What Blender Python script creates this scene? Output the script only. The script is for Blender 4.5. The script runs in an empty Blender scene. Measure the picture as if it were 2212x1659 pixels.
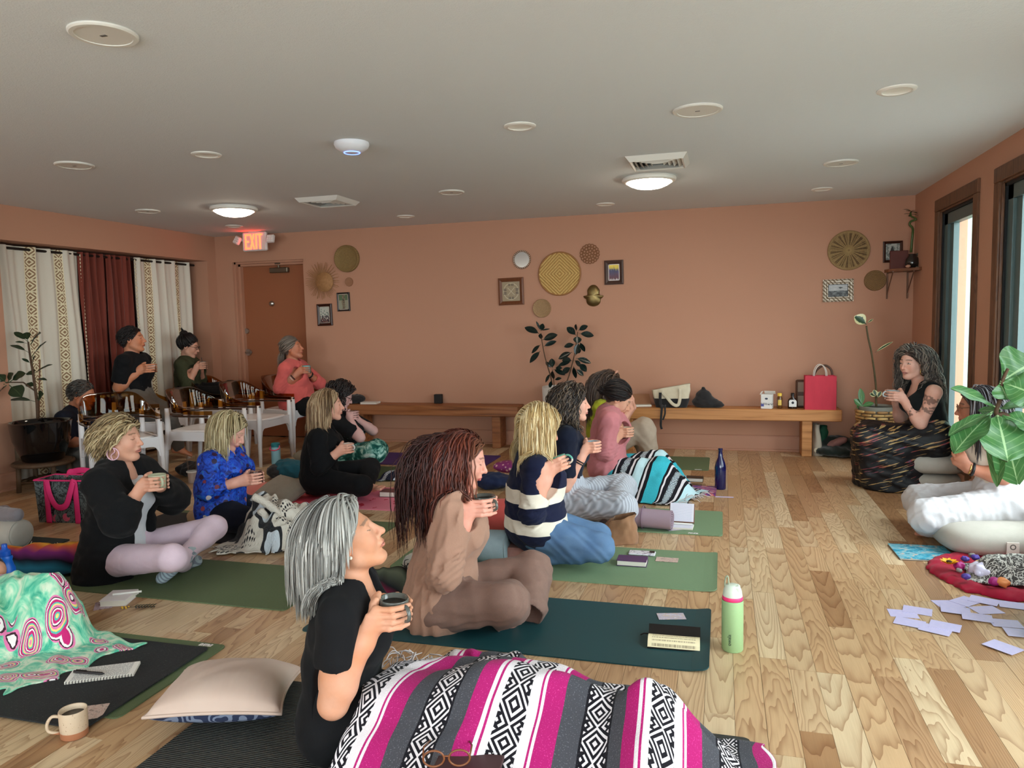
import bpy,math,random,time
import numpy as np
from mathutils import Vector,Matrix,Euler
T0=time.perf_counter()
PI=math.pi
random.seed(7)
SC=bpy.context.scene
COL=SC.collection
# ------------------------------------------------------------------ camera
FPX,YAW,PITCH,ROLL,CAMH=1611.3,0.27575,0.08606,-0.021767,1.342
_cy,_sy=math.cos(YAW),math.sin(YAW)
_f=np.array([-_sy*math.cos(PITCH),_cy*math.cos(PITCH),-math.sin(PITCH)])
_r=np.array([_cy,_sy,0.0])
_u=np.cross(_r,_f)
_c,_s=math.cos(ROLL),math.sin(ROLL)
CR,CU,CF=_c*_r+_s*_u,-_s*_r+_c*_u,_f
CO=np.array([0.0,0.0,CAMH])
cd=bpy.data.cameras.new('camera')
cd.sensor_width=36.0
cd.lens=36.0*FPX/2212.0
cd.clip_start,cd.clip_end=0.05,100
cam=bpy.data.objects.new('camera',cd)
COL.objects.link(cam)
cam.matrix_world=Matrix(((CR[0],CU[0],-CF[0],CO[0]),(CR[1],CU[1],-CF[1],CO[1]),(CR[2],CU[2],-CF[2],CO[2]),(0,0,0,1)))
SC.camera=cam
# survey helpers: turn a sighted point of the photograph into a place in the room
def ray(px,py):
 return CR*(px-1106)/FPX-CU*(py-829.5)/FPX+CF
def gz(px,py,z=0.0):
 d=ray(px,py);return CO+d*((z-CAMH)/d[2])
def at(px,py,Y):
 d=ray(px,py);return CO+d*(Y/d[1])
def atx(px,py,X):
 d=ray(px,py);return CO+d*(X/d[0])
 # ------------------------------------------------------------------ world, daylight, exposure
ROOM_H,YB,XR,YF=2.392,7.661,1.691,-2.6
w=bpy.data.worlds.new('overcast_sky');SC.world=w
w.use_nodes=True
bg=w.node_tree.nodes['Background']
bg.inputs['Color'].default_value=(0.90,0.97,1.04,1)
bg.inputs['Strength'].default_value=10.5
# window openings: right wall (y0, y1, z0, z1), front wall behind the camera (x0, x1, z0, z1)
WIN_R=[(5.95,6.83,0.22,2.14),(3.72,5.44,0.22,2.14),(1.55,3.27,0.22,2.14),(-0.62,1.10,0.22,2.14)]
WIN_F=[(-4.9,-2.7,0.5,2.14),(-1.5,1.3,0.25,2.14)]
def portal(name,loc,rot,sx,sy):
 l=bpy.data.lights.new(name,'AREA');l.shape='RECTANGLE';l.size,l.size_y=sx,sy
 l.cycles.is_portal=True
 o=bpy.data.objects.new(name,l);o.location=loc;o.rotation_euler=rot;COL.objects.link(o)
for a,b,z0,z1 in WIN_R:
 portal('window_portal',(XR+0.16,(a+b)/2,(z0+z1)/2),(0,PI/2,0),z1-z0,b-a)
for a,b,z0,z1 in WIN_F:
 portal('window_portal',((a+b)/2,YF-0.16,(z0+z1)/2),(PI/2,0,0),b-a,z1-z0)
VS=SC.view_settings
VS.view_transform='Standard';VS.look='None';VS.gamma=1.0;VS.use_curve_mapping=False
VS.exposure=0.12
SC.cycles.use_denoising=True
SC.cycles.max_bounces=8
SC.cycles.diffuse_bounces=4
SC.cycles.use_light_tree=False
SC.cycles.adaptive_threshold=0.06
SC.cycles.caustics_reflective=False
SC.cycles.caustics_refractive=False
SC.cycles.sample_clamp_indirect=8.0
# ================================================================== library
# ---- node expressions
class X:
 """a socket inside a material's node tree, with arithmetic"""
 def __init__(s,b,k):s.b,s.k=b,k
 def _m(s,op,o=None,o2=None):return s.b.math(op,s,o,o2)
 def __add__(s,o):return s._m('ADD',o)
 __radd__=__add__
 def __sub__(s,o):return s._m('SUBTRACT',o)
 def __rsub__(s,o):return s.b.math('SUBTRACT',o,s)
 def __mul__(s,o):return s._m('MULTIPLY',o)
 __rmul__=__mul__
 def __truediv__(s,o):return s._m('DIVIDE',o)
 def gt(s,o):return s._m('GREATER_THAN',o)
 def lt(s,o):return s._m('LESS_THAN',o)
 def abs(s):return s._m('ABSOLUTE')
 def sin(s):return s._m('SINE')
 def cos(s):return s._m('COSINE')
 def sqrt(s):return s._m('SQRT')
 def frac(s):return s._m('FRACT')
 def floor(s):return s._m('FLOOR')
 def max(s,o):return s._m('MAXIMUM',o)
 def min(s,o):return s._m('MINIMUM',o)
 def pow(s,o):return s._m('POWER',o)
 def ping(s,o):return s._m('PINGPONG',o)
 def between(s,a,c):return s.gt(a)*s.lt(c)
class B:
 def __init__(s,mat):
  s.mat=mat;mat.use_nodes=True;s.nt=mat.node_tree;s.nt.nodes.clear()
  s.out=s.n('ShaderNodeOutputMaterial');s._tc=None;s._geo=None
 def n(s,t,**kw):
  nd=s.nt.nodes.new(t)
  for k,v in kw.items():setattr(nd,k,v)
  return nd
 def put(s,sock,v):
  if isinstance(v,X):s.nt.links.new(v.k,sock)
  elif isinstance(v,(tuple,list))and sock.type=='RGBA':sock.default_value=(*v[:3],1)
  elif v is not None:
   sock.default_value=v
 def math(s,op,a,c=None,d=None):
  nd=s.n('ShaderNodeMath',operation=op)
  for i,v in enumerate((a,c,d)):
   if v is not None:s.put(nd.inputs[i],v)
  return X(s,nd.outputs[0])
 def tc(s,which='Object'):
  if s._tc is None:s._tc=s.n('ShaderNodeTexCoord')
  return X(s,s._tc.outputs[which])
 def obj(s):return s.tc('Object')
 def uv(s):return s.tc('UV')
 def gen(s):return s.tc('Generated')
 def geo(s,which='Position'):
  if s._geo is None:s._geo=s.n('ShaderNodeNewGeometry')
  return X(s,s._geo.outputs[which])
 def pos(s):return s.geo()
 def rnd(s):return X(s,s.n('ShaderNodeObjectInfo').outputs['Random'])
 def sep(s,v):
  nd=s.n('ShaderNodeSeparateXYZ');s.put(nd.inputs[0],v);return[X(s,o)for o in nd.outputs]
 def vec(s,a,c,d=0.0):
  nd=s.n('ShaderNodeCombineXYZ')
  for i,v in enumerate((a,c,d)):s.put(nd.inputs[i],v)
  return X(s,nd.outputs[0])
 def scale(s,v,k,off=None):
  nd=s.n('ShaderNodeMapping');s.put(nd.inputs['Vector'],v)
  nd.inputs['Scale'].default_value=k if isinstance(k,(tuple,list))else(k,k,k)
  if off is not None:s.put(nd.inputs['Location'],off)
  return X(s,nd.outputs[0])
 def noise(s,v=None,scale=5.0,detail=2.0,rough=0.5,dist=0.0,color=False):
  nd=s.n('ShaderNodeTexNoise');s.put(nd.inputs['Vector'],v if v is not None else s.obj())
  nd.inputs['Scale'].default_value=scale;nd.inputs['Detail'].default_value=detail
  nd.inputs['Roughness'].default_value=rough;nd.inputs['Distortion'].default_value=dist
  return X(s,nd.outputs['Color' if color else 'Fac'])
 def voro(s,v=None,scale=5.0,out='Distance',feature='F1',rand=1.0):
  nd=s.n('ShaderNodeTexVoronoi',feature=feature);s.put(nd.inputs['Vector'],v if v is not None else s.obj())
  nd.inputs['Scale'].default_value=scale;nd.inputs['Randomness'].default_value=rand
  return X(s,nd.outputs[out])
 def wave(s,v=None,scale=5.0,dist=0.0,detail=2.0,axis='X',typ='BANDS',dscale=1.0):
  nd=s.n('ShaderNodeTexWave',wave_type=typ)
  if typ=='BANDS':nd.bands_direction=axis
  else:nd.rings_direction=axis
  s.put(nd.inputs['Vector'],v if v is not None else s.obj())
  nd.inputs['Scale'].default_value=scale;nd.inputs['Distortion'].default_value=dist
  nd.inputs['Detail'].default_value=detail;nd.inputs['Detail Scale'].default_value=dscale
  return X(s,nd.outputs['Fac'])
 def ramp(s,fac,stops,interp='LINEAR'):
  nd=s.n('ShaderNodeValToRGB');s.put(nd.inputs[0],fac)
  cr=nd.color_ramp;cr.interpolation=interp
  while len(cr.elements)<len(stops):cr.elements.new(0.5)
  for e,(p,c)in zip(cr.elements,stops):
   e.position=p;e.color=(*c[:3],1)
  return X(s,nd.outputs[0])
 def mix(s,f,a,c,blend='MIX'):
  nd=s.n('ShaderNodeMix',data_type='RGBA',blend_type=blend)
  s.put(nd.inputs['Factor'],f);s.put(nd.inputs[6],a);s.put(nd.inputs[7],c)
  return X(s,nd.outputs[2])
 def attr(s,name='col'):
  return X(s,s.n('ShaderNodeAttribute',attribute_name=name).outputs['Color'])
 def hsv(s,c,h=0.5,sat=1.0,v=1.0):
  nd=s.n('ShaderNodeHueSaturation');s.put(nd.inputs['Color'],c)
  s.put(nd.inputs['Hue'],h);s.put(nd.inputs['Saturation'],sat);s.put(nd.inputs['Value'],v)
  return X(s,nd.outputs[0])
 def bump(s,h,strength=0.3,dist=0.01):
  nd=s.n('ShaderNodeBump');s.put(nd.inputs['Height'],h)
  nd.inputs['Strength'].default_value=strength;nd.inputs['Distance'].default_value=dist
  return X(s,nd.outputs[0])
def srgb(r,g=None,b=None):
 if g is None:r,g,b=int(r[1:3],16),int(r[3:5],16),int(r[5:7],16)
 f=lambda v:(v/255/12.92)if v/255<=0.04045 else((v/255+0.055)/1.055)**2.4
 return(f(r),f(g),f(b))
MATS={}
def M(name,col=None,rough=0.6,metal=0.0,bump=None,bs=0.3,bd=0.01,spec=0.5,emit=None,es=0.0,trans=0.0,sheen=0.0,coat=0.0,sss=0.0,ior=1.45,alpha=None):
 """a Principled material; col is a colour or a function of the builder, bump likewise a height function"""
 if name in MATS:return MATS[name]
 m=bpy.data.materials.new(name);b=B(m)
 p=b.n('ShaderNodeBsdfPrincipled');b.nt.links.new(p.outputs[0],b.out.inputs[0])
 c=col(b)if callable(col)else(srgb(col)if isinstance(col,str)else col)
 b.put(p.inputs['Base Color'],c)
 r=rough(b)if callable(rough)else rough
 b.put(p.inputs['Roughness'],r)
 p.inputs['Metallic'].default_value=metal
 p.inputs['Specular IOR Level'].default_value=spec
 p.inputs['IOR'].default_value=ior
 if trans:p.inputs['Transmission Weight'].default_value=trans
 if sheen:p.inputs['Sheen Weight'].default_value=sheen;p.inputs['Sheen Roughness'].default_value=0.5
 if coat:p.inputs['Coat Weight'].default_value=coat
 if sss:p.inputs['Subsurface Weight'].default_value=sss;p.inputs['Subsurface Radius'].default_value=(0.012,0.005,0.003);p.inputs['Subsurface Scale'].default_value=0.5
 if emit is not None:
  b.put(p.inputs['Emission Color'],emit if not callable(emit)else emit(b));b.put(p.inputs['Emission Strength'],es)
 if alpha is not None:b.put(p.inputs['Alpha'],alpha(b)if callable(alpha)else alpha)
 if bump is not None:
  b.put(p.inputs['Normal'],b.bump(bump(b),bs,bd))
 MATS[name]=m
 return m
def glassy(name,tint,gloss=0.1,rough=0.02,fk=0.45):
 """thin clear or tinted sheet: lets light straight through, with a weak mirror reflection"""
 m=bpy.data.materials.new(name);b=B(m)
 t=b.n('ShaderNodeBsdfTransparent');t.inputs[0].default_value=(*tint,1)
 g=b.n('ShaderNodeBsdfGlossy');g.inputs['Roughness'].default_value=rough
 fr=b.n('ShaderNodeFresnel');fr.inputs['IOR'].default_value=1.45
 mx=b.n('ShaderNodeMixShader')
 b.put(mx.inputs[0],X(b,fr.outputs[0])*fk+gloss*0.1)
 b.nt.links.new(t.outputs[0],mx.inputs[1]);b.nt.links.new(g.outputs[0],mx.inputs[2])
 b.nt.links.new(mx.outputs[0],b.out.inputs[0])
 MATS[name]=m
 return m
 # ---- objects
def setp(o,label=None,cat=None,group=None,kind=None):
 if label:o['label']=label
 if cat:o['category']=cat
 if group:o['group']=group
 if kind:o['kind']=kind
 return o
def empty(name,loc,label=None,cat=None,group=None,rz=0.0,kind=None):
 o=bpy.data.objects.new(name,None);o.empty_display_size=0.05
 o.location=[float(v)for v in loc];o.rotation_euler=(0,0,rz);COL.objects.link(o)
 return setp(o,label,cat,group,kind)
def root_of(o):
 while o.parent is not None:o=o.parent
 return o
def mk(name,V,F,mat,parent=None,smooth=False,uv=None,fm=None,col=None,world=True,auto=None):
 """one mesh object from world-space vertices; under a parent its vertices are taken relative to that parent's place"""
 V=np.asarray(V,dtype=np.float64).reshape(-1,3)
 me=bpy.data.meshes.new(name)
 if parent is not None:
  off=np.array(root_of(parent).location)if world else np.zeros(3)
  loc=None
 else:
  lo,hi=V.min(0),V.max(0);off=np.array([(lo[0]+hi[0])/2,(lo[1]+hi[1])/2,lo[2]]);loc=off
 Vl=V-off
 if isinstance(F,np.ndarray)and F.ndim==2:
  n,k=F.shape
  me.vertices.add(len(Vl));me.vertices.foreach_set('co',Vl.astype(np.float32).ravel())
  me.loops.add(n*k);me.loops.foreach_set('vertex_index',F.astype(np.int32).ravel())
  me.polygons.add(n);me.polygons.foreach_set('loop_start',np.arange(0,n*k,k,dtype=np.int32))
  me.update(calc_edges=True)
 else:
  me.from_pydata([tuple(v)for v in Vl],[],[tuple(int(i)for i in f)for f in F])
 ms=mat if isinstance(mat,(list,tuple))else[mat]
 for m in ms:me.materials.append(m)
 if fm is not None:me.polygons.foreach_set('material_index',np.asarray(fm,dtype=np.int32))
 if smooth:me.polygons.foreach_set('use_smooth',np.ones(len(me.polygons),dtype=bool))
 if uv is not None:
  l=me.uv_layers.new(name='UVMap')
  vi=np.empty(len(me.loops),dtype=np.int32);me.loops.foreach_get('vertex_index',vi)
  l.data.foreach_set('uv',np.asarray(uv,dtype=np.float32)[vi].ravel())
 if col is not None:
  a=me.color_attributes.new('col','FLOAT_COLOR','POINT')
  cc=np.ones((len(V),4),dtype=np.float32);cc[:,:3]=col
  a.data.foreach_set('color',cc.ravel())
 me.validate();me.update()
 if auto is not None and smooth:
  me.set_sharp_from_angle(angle=math.radians(auto))
 o=bpy.data.objects.new(name,me);COL.objects.link(o)
 if loc is not None:o.location=[float(v)for v in loc]
 else:o.parent=parent
 return o
class MB:
 """collects solids; build() links them as one mesh object"""
 def __init__(s):s.V,s.F,s.fm,s.n,s.mi=[],[],[],0,0
 def add(s,V,F):
  V=np.asarray(V,float).reshape(-1,3)
  s.V.append(V);s.F+=[tuple(int(i)+s.n for i in f)for f in F];s.fm+=[s.mi]*len(F);s.n+=len(V);return s
 def box(s,a,c,bev=0.0,rz=0.0,piv=None):
  x0,y0,z0=np.minimum(a,c);x1,y1,z1=np.maximum(a,c)
  if bev<=0:
   V=[(x0,y0,z0),(x1,y0,z0),(x1,y1,z0),(x0,y1,z0),(x0,y0,z1),(x1,y0,z1),(x1,y1,z1),(x0,y1,z1)]
   F=[(0,3,2,1),(4,5,6,7),(0,1,5,4),(1,2,6,5),(2,3,7,6),(3,0,4,7)]
  else:
   e=min(bev,(x1-x0)/2.01,(y1-y0)/2.01,(z1-z0)/2.01)
   V,idx=[],{}
   for k,(sx,sy,sz)in enumerate([(i,j,l)for l in(0,1)for j in(0,1)for i in(0,1)]):
    for ax in range(3):
     p=[(x0,x1)[sx],(y0,y1)[sy],(z0,z1)[sz]]
     for q in range(3):
      if q!=ax:p[q]+=e if(sx,sy,sz)[q]==0 else-e
     idx[(sx,sy,sz,ax)]=len(V);V.append(p)
   F=[]
   cs=[(0,0),(1,0),(1,1),(0,1)]
   def key(ax,v,p,q,w):
    t=[0,0,0];t[ax]=v;o=[i for i in range(3)if i!=ax];t[o[0]]=p;t[o[1]]=q;return(*t,w)
   for ax in range(3):
    for v in(0,1):
     f=[idx[key(ax,v,p,q,ax)]for p,q in cs]
     F.append(f if(v==1)==(ax!=1)else f[::-1])
   for ax in range(3):
    o=[i for i in range(3)if i!=ax]
    for p,q in cs:
     def kk(v,w):
      t=[0,0,0];t[ax]=v;t[o[0]]=p;t[o[1]]=q;return idx[(*t,w)]
     F.append([kk(0,o[0]),kk(1,o[0]),kk(1,o[1]),kk(0,o[1])])
   for sx in(0,1):
    for sy in(0,1):
     for sz in(0,1):F.append([idx[(sx,sy,sz,0)],idx[(sx,sy,sz,1)],idx[(sx,sy,sz,2)]])
   V=np.array(V)
   ctr=np.array([(x0+x1)/2,(y0+y1)/2,(z0+z1)/2])
   G=[]
   for f in F:
    P=V[f];nrm=np.cross(P[1]-P[0],P[2]-P[0])
    G.append(f if nrm@(P.mean(0)-ctr)>0 else f[::-1])
   F=G
  V=np.asarray(V,float)
  if rz:
   pv=np.asarray(piv if piv is not None else[(x0+x1)/2,(y0+y1)/2,0]);c_,s_=math.cos(rz),math.sin(rz)
   d=V-pv;V=np.c_[d[:,0]*c_-d[:,1]*s_,d[:,0]*s_+d[:,1]*c_,d[:,2]]+pv
  return s.add(V,F)
 def obox(s,ctr,half,ax,bev=0.0):
  """box with given axes (rows of ax)"""
  t=MB().box(-np.asarray(half),np.asarray(half),bev);V=np.concatenate(t.V)@np.asarray(ax)+np.asarray(ctr)
  return s.add(V,t.F)
 def lathe(s,prof,ctr=(0,0,0),n=32,ax=None,a0=0.0,a1=2*PI,sq=None):
  """profile of (r, z); r = 0 closes to a point"""
  full=abs(a1-a0-2*PI)<1e-6
  m=n if full else n+1
  V,rows=[],[]
  for r,z in prof:
   if r<=1e-9:rows.append([len(V)]);V.append((0,0,z))
   else:
    rows.append(list(range(len(V),len(V)+m)))
    for i in range(m):
     t=a0+(a1-a0)*i/n;V.append((r*math.cos(t),r*math.sin(t),z))
  F=[]
  for A,Bq in zip(rows[:-1],rows[1:]):
   for i in range(n):
    j=(i+1)%m if full else i+1
    if len(A)==1 and len(Bq)==1:continue
    if len(A)==1:F.append((A[0],Bq[j],Bq[i]))
    elif len(Bq)==1:F.append((A[i],A[j],Bq[0]))
    else:F.append((A[i],A[j],Bq[j],Bq[i]))
  V=np.array(V)
  if ax is not None:V=V@frame(ax)
  return s.add(V+np.asarray(ctr,float),F)
 def cyl(s,a,c,r0,r1=None,n=16,cap=True):
  a,c=np.asarray(a,float),np.asarray(c,float);L=np.linalg.norm(c-a);r1=r0 if r1 is None else r1
  pr=[(r0,0),(r1,L)]
  if cap:pr=[(0,0)]+pr+[(0,L)]
  return s.lathe(pr,a,n,ax=(c-a)/L)
 def tube(s,pts,rad,n=8,closed=False,cap=True,flat=1.0,up=None):
  """swept tube; rad scalar or per point, flat scales the second cross axis"""
  P=np.asarray(pts,float);k=len(P)
  rad=np.full(k,rad)if np.isscalar(rad)else np.asarray(rad,float)
  if closed:T=np.roll(P,-1,0)-np.roll(P,1,0)
  else:T=np.gradient(P,axis=0)
  T/=np.linalg.norm(T,axis=1)[:,None]+1e-12
  nrm=np.asarray(up,float)if up is not None else(np.array([0,0,1.0])if abs(T[0][2])<0.9 else np.array([1.0,0,0]))
  V=[]
  for i in range(k):
   nrm=nrm-T[i]*(nrm@T[i]);nrm/=np.linalg.norm(nrm)+1e-12
   if up is not None:
    q=np.asarray(up,float);q=q-T[i]*(q@T[i])
    if np.linalg.norm(q)>1e-3:nrm=q/np.linalg.norm(q)
   bi=np.cross(T[i],nrm)
   for j in range(n):
    t=2*PI*j/n
    V.append(P[i]+rad[i]*(math.cos(t)*nrm*flat+math.sin(t)*bi))
  F=[]
  for i in range(k if closed else k-1):
   i2=(i+1)%k
   for j in range(n):
    j2=(j+1)%n;F.append((i*n+j,i*n+j2,i2*n+j2,i2*n+j))
  if cap and not closed:
   F.append(tuple(range(n))[::-1]);F.append(tuple(range((k-1)*n,k*n)))
  return s.add(V,F)
 def prism(s,out,z0,z1,ax=None,ctr=(0,0,0),hole=None):
  """extrude a 2-D outline along the axis ax from z0 to z1"""
  n=len(out)
  V=[(x,y,z0)for x,y in out]+[(x,y,z1)for x,y in out]
  F=[tuple(range(n))[::-1],tuple(range(n,2*n))]+[(i,(i+1)%n,n+(i+1)%n,n+i)for i in range(n)]
  V=np.array(V,float)
  if ax is not None:V=V@np.asarray(ax)
  return s.add(V+np.asarray(ctr,float),F)
 def ball(s,c,r,n=12,m=8):
  r=np.full(3,r)if np.isscalar(r)else np.asarray(r,float)
  t=MB().lathe([(math.sin(PI*i/m),-math.cos(PI*i/m))for i in range(m+1)],n=n)
  return s.add(np.concatenate(t.V)*r+np.asarray(c,float),t.F)
 def build(s,name,mat,parent=None,smooth=False,auto=None,world=True):
  V=np.concatenate(s.V)
  return mk(name,V,s.F,mat,parent,smooth=smooth or auto is not None,fm=s.fm if isinstance(mat,(list,tuple))else None,auto=auto,world=world)
def frame(ax):
 """rows = x, y, z axes with z along ax"""
 z=np.asarray(ax,float);z=z/np.linalg.norm(z)
 h=np.array([1.0,0,0])if abs(z[0])<0.9 else np.array([0,1.0,0])
 x=h-z*(h@z);x/=np.linalg.norm(x)
 return np.array([x,np.cross(z,x),z])
AXY=np.array([[1.0,0,0],[0,0,1.0],[0,-1.0,0]])
def spline(pts,n=40,closed=False):
 P=np.asarray(pts,float);k=len(P);out=[]
 segs=k if closed else k-1
 for t in np.linspace(0,segs,n,endpoint=not closed):
  i=min(int(t),segs-1);u=t-i
  g=(lambda j:P[j%k])if closed else(lambda j:P[min(max(j,0),k-1)])
  a,b_,c,d=g(i-1),g(i),g(i+1),g(i+2)
  out.append(0.5*((2*b_)+(c-a)*u+(2*a-5*b_+4*c-d)*u*u+(-a+3*b_-3*c+d)*u**3))
 return np.array(out)
def grid_faces(nu,nv,wrap_u=False):
 i=np.arange(nu if wrap_u else nu-1)[:,None];j=np.arange(nv-1)[None,:]
 i2=(i+1)%nu
 return np.stack([i*nv+j,i2*nv+j,i2*nv+j+1,i*nv+j+1],-1).reshape(-1,4)
def copy_tree(o,parent=None):
 c=o.copy();COL.objects.link(c);c.parent=parent
 for ch in list(o.children):copy_tree(ch,c)
 return c
 # ---- signed distance modelling: solids blended on a grid, meshed by surface nets
_rs=np.random.RandomState(3)
def fold_noise(seed,lo,hi,n=10,ridge=0.0):
 r=np.random.RandomState(seed);D=r.normal(size=(n,3));D/=np.linalg.norm(D,axis=1)[:,None]
 wl=np.exp(r.uniform(math.log(lo),math.log(hi),n));K=D*(2*PI/wl)[:,None];ph=r.uniform(0,6.28,n)
 def f(x,y,z):
  s=0
  for k,p in zip(K,ph):
   a=k[0]*x+k[1]*y+k[2]*z+p
   q=np.sin(a+1.3*np.sin(0.41*a+2*p))
   s=s+(q if not ridge else q*(1-ridge)+ridge*(2*np.abs(np.sin(a*0.5+np.sin(0.37*a+p)))-1.1))
  return s/n
 return f
class SDF:
 def __init__(s):s.P=[]
 def _add(s,fn,lo,hi,k,op):s.P.append((fn,np.asarray(lo,float),np.asarray(hi,float),k,op));return s
 def cone(s,a,c,ra,rb=None,k=0.02,op='u'):
  a,c=np.asarray(a,float),np.asarray(c,float);rb=ra if rb is None else rb;ba=c-a;L=max(ba@ba,1e-9);m=max(ra,rb)
  def fn(x,y,z):
   px,py,pz=x-a[0],y-a[1],z-a[2]
   t=np.clip((px*ba[0]+py*ba[1]+pz*ba[2])/L,0,1)
   return np.sqrt((px-t*ba[0])**2+(py-t*ba[1])**2+(pz-t*ba[2])**2)-(ra+(rb-ra)*t)
  return s._add(fn,np.minimum(a,c)-m,np.maximum(a,c)+m,k,op)
 def chain(s,pts,rad,k=0.02,op='u'):
  for i in range(len(pts)-1):s.cone(pts[i],pts[i+1],rad[i],rad[i+1],k,op)
  return s
 def ecap(s,a,c,A,Cc,lat,k=0.03,op='u'):
  """limb of elliptic section: A, Cc = (half width along lat, half depth) at the two ends"""
  a,c,lat=(np.asarray(v,float)for v in(a,c,lat));ba=c-a;L2=max(ba@ba,1e-9);T=ba/math.sqrt(L2)
  lat=lat-T*(lat@T);lat/=np.linalg.norm(lat);fr=np.cross(T,lat);m=max(*A,*Cc)
  def fn(x,y,z):
   px,py,pz=x-a[0],y-a[1],z-a[2]
   tt=(px*ba[0]+py*ba[1]+pz*ba[2])/L2;t=np.clip(tt,0,1)
   qx,qy,qz=px-t*ba[0],py-t*ba[1],pz-t*ba[2]
   wl=A[0]+(Cc[0]-A[0])*t;wd=A[1]+(Cc[1]-A[1])*t;mn=np.minimum(wl,wd)
   l=(qx*lat[0]+qy*lat[1]+qz*lat[2])/wl;f=(qx*fr[0]+qy*fr[1]+qz*fr[2])/wd
   h=(qx*T[0]+qy*T[1]+qz*T[2])/mn
   return(np.sqrt(l*l+f*f+h*h)-1)*mn
  return s._add(fn,np.minimum(a,c)-m,np.maximum(a,c)+m,k,op)
 def ell(s,c,r,R=None,k=0.02,op='u'):
  c,r=np.asarray(c,float),np.asarray(r,float);R=np.eye(3)if R is None else np.asarray(R);m=r.max()
  def fn(x,y,z):
   px,py,pz=x-c[0],y-c[1],z-c[2]
   q=[(px*R[i][0]+py*R[i][1]+pz*R[i][2])/r[i]for i in range(3)]
   k0=np.sqrt(q[0]**2+q[1]**2+q[2]**2);k1=np.sqrt((q[0]/r[0])**2+(q[1]/r[1])**2+(q[2]/r[2])**2)
   return np.where(k0<1e-6,-r.min(),k0*(k0-1)/np.maximum(k1,1e-9))
  return s._add(fn,c-m,c+m,k,op)
 def rbox(s,c,h,rad,R=None,k=0.01,op='u'):
  c,h=np.asarray(c,float),np.asarray(h,float);R=np.eye(3)if R is None else np.asarray(R);m=np.linalg.norm(h)
  def fn(x,y,z):
   px,py,pz=x-c[0],y-c[1],z-c[2]
   q=[np.abs(px*R[i][0]+py*R[i][1]+pz*R[i][2])-h[i]+rad for i in range(3)]
   o=np.sqrt(sum(np.maximum(v,0)**2 for v in q));return o+np.minimum(np.maximum(np.maximum(q[0],q[1]),q[2]),0)-rad
  return s._add(fn,c-m,c+m,k,op)
 def plane(s,p,n,k=0.004):
  """cut away the side the normal points to"""
  p,n=np.asarray(p,float),np.asarray(n,float);n=n/np.linalg.norm(n)
  return s._add(lambda x,y,z:(x-p[0])*n[0]+(y-p[1])*n[1]+(z-p[2])*n[2],[-99]*3,[99]*3,k,'i')
 def fn(s,f,lo,hi,k=0.01,op='u'):return s._add(f,lo,hi,k,op)
 def disp(s,f):return s._add(f,[-99]*3,[99]*3,0,'d')
 def bounds(s):
  u=[(l,h)for _,l,h,k,op in s.P if op=='u']
  return np.min([l for l,_ in u],0),np.max([h for _,h in u],0)
 def grid(s,lo,hi,vox):
  n=np.ceil((hi-lo)/vox).astype(int)+1
  ax=[(lo[i]+vox*np.arange(n[i])).astype(np.float32)for i in range(3)]
  D=np.full(n,0.12,dtype=np.float32)
  for fn,l,h,k,op in s.P:
   pad=k+2.5*vox+0.012
   w=[]
   for i in range(3):
    i0=max(0,int((l[i]-pad-lo[i])/vox));i1=min(n[i],int((h[i]+pad-lo[i])/vox)+2)
    w.append(slice(i0,max(i0,i1)))
   if any(q.start>=q.stop for q in w):continue
   x,y,z=ax[0][w[0]][:,None,None],ax[1][w[1]][None,:,None],ax[2][w[2]][None,None,:]
   W=D[tuple(w)]
   d=fn(x,y,z)
   if op=='d':
    band=np.abs(W)<0.06
    W[...]=np.where(band,W+d,W)
   elif op=='u':
    if k>1e-6:
     hh=np.clip(0.5+0.5*(W-d)/k,0,1);W[...]=W+(d-W)*hh-k*hh*(1-hh)
    else:W[...]=np.minimum(W,d)
   else:
    e=d if op=='i' else-d
    if k>1e-6:
     hh=np.clip(0.5-0.5*(W-e)/k,0,1);W[...]=W+(e-W)*hh+k*hh*(1-hh)
    else:W[...]=np.maximum(W,e)
  return D,ax
 def mesh(s,vox,lo=None,hi=None,skip=()):
  a,c=s.bounds()
  lo=a-2.5*vox if lo is None else np.maximum(lo,a-2.5*vox);hi=c+2.5*vox if hi is None else np.minimum(hi,c+2.5*vox)
  D,ax=s.grid(np.asarray(lo),np.asarray(hi),vox)
  return surface_nets(D,ax,vox,skip)
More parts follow.
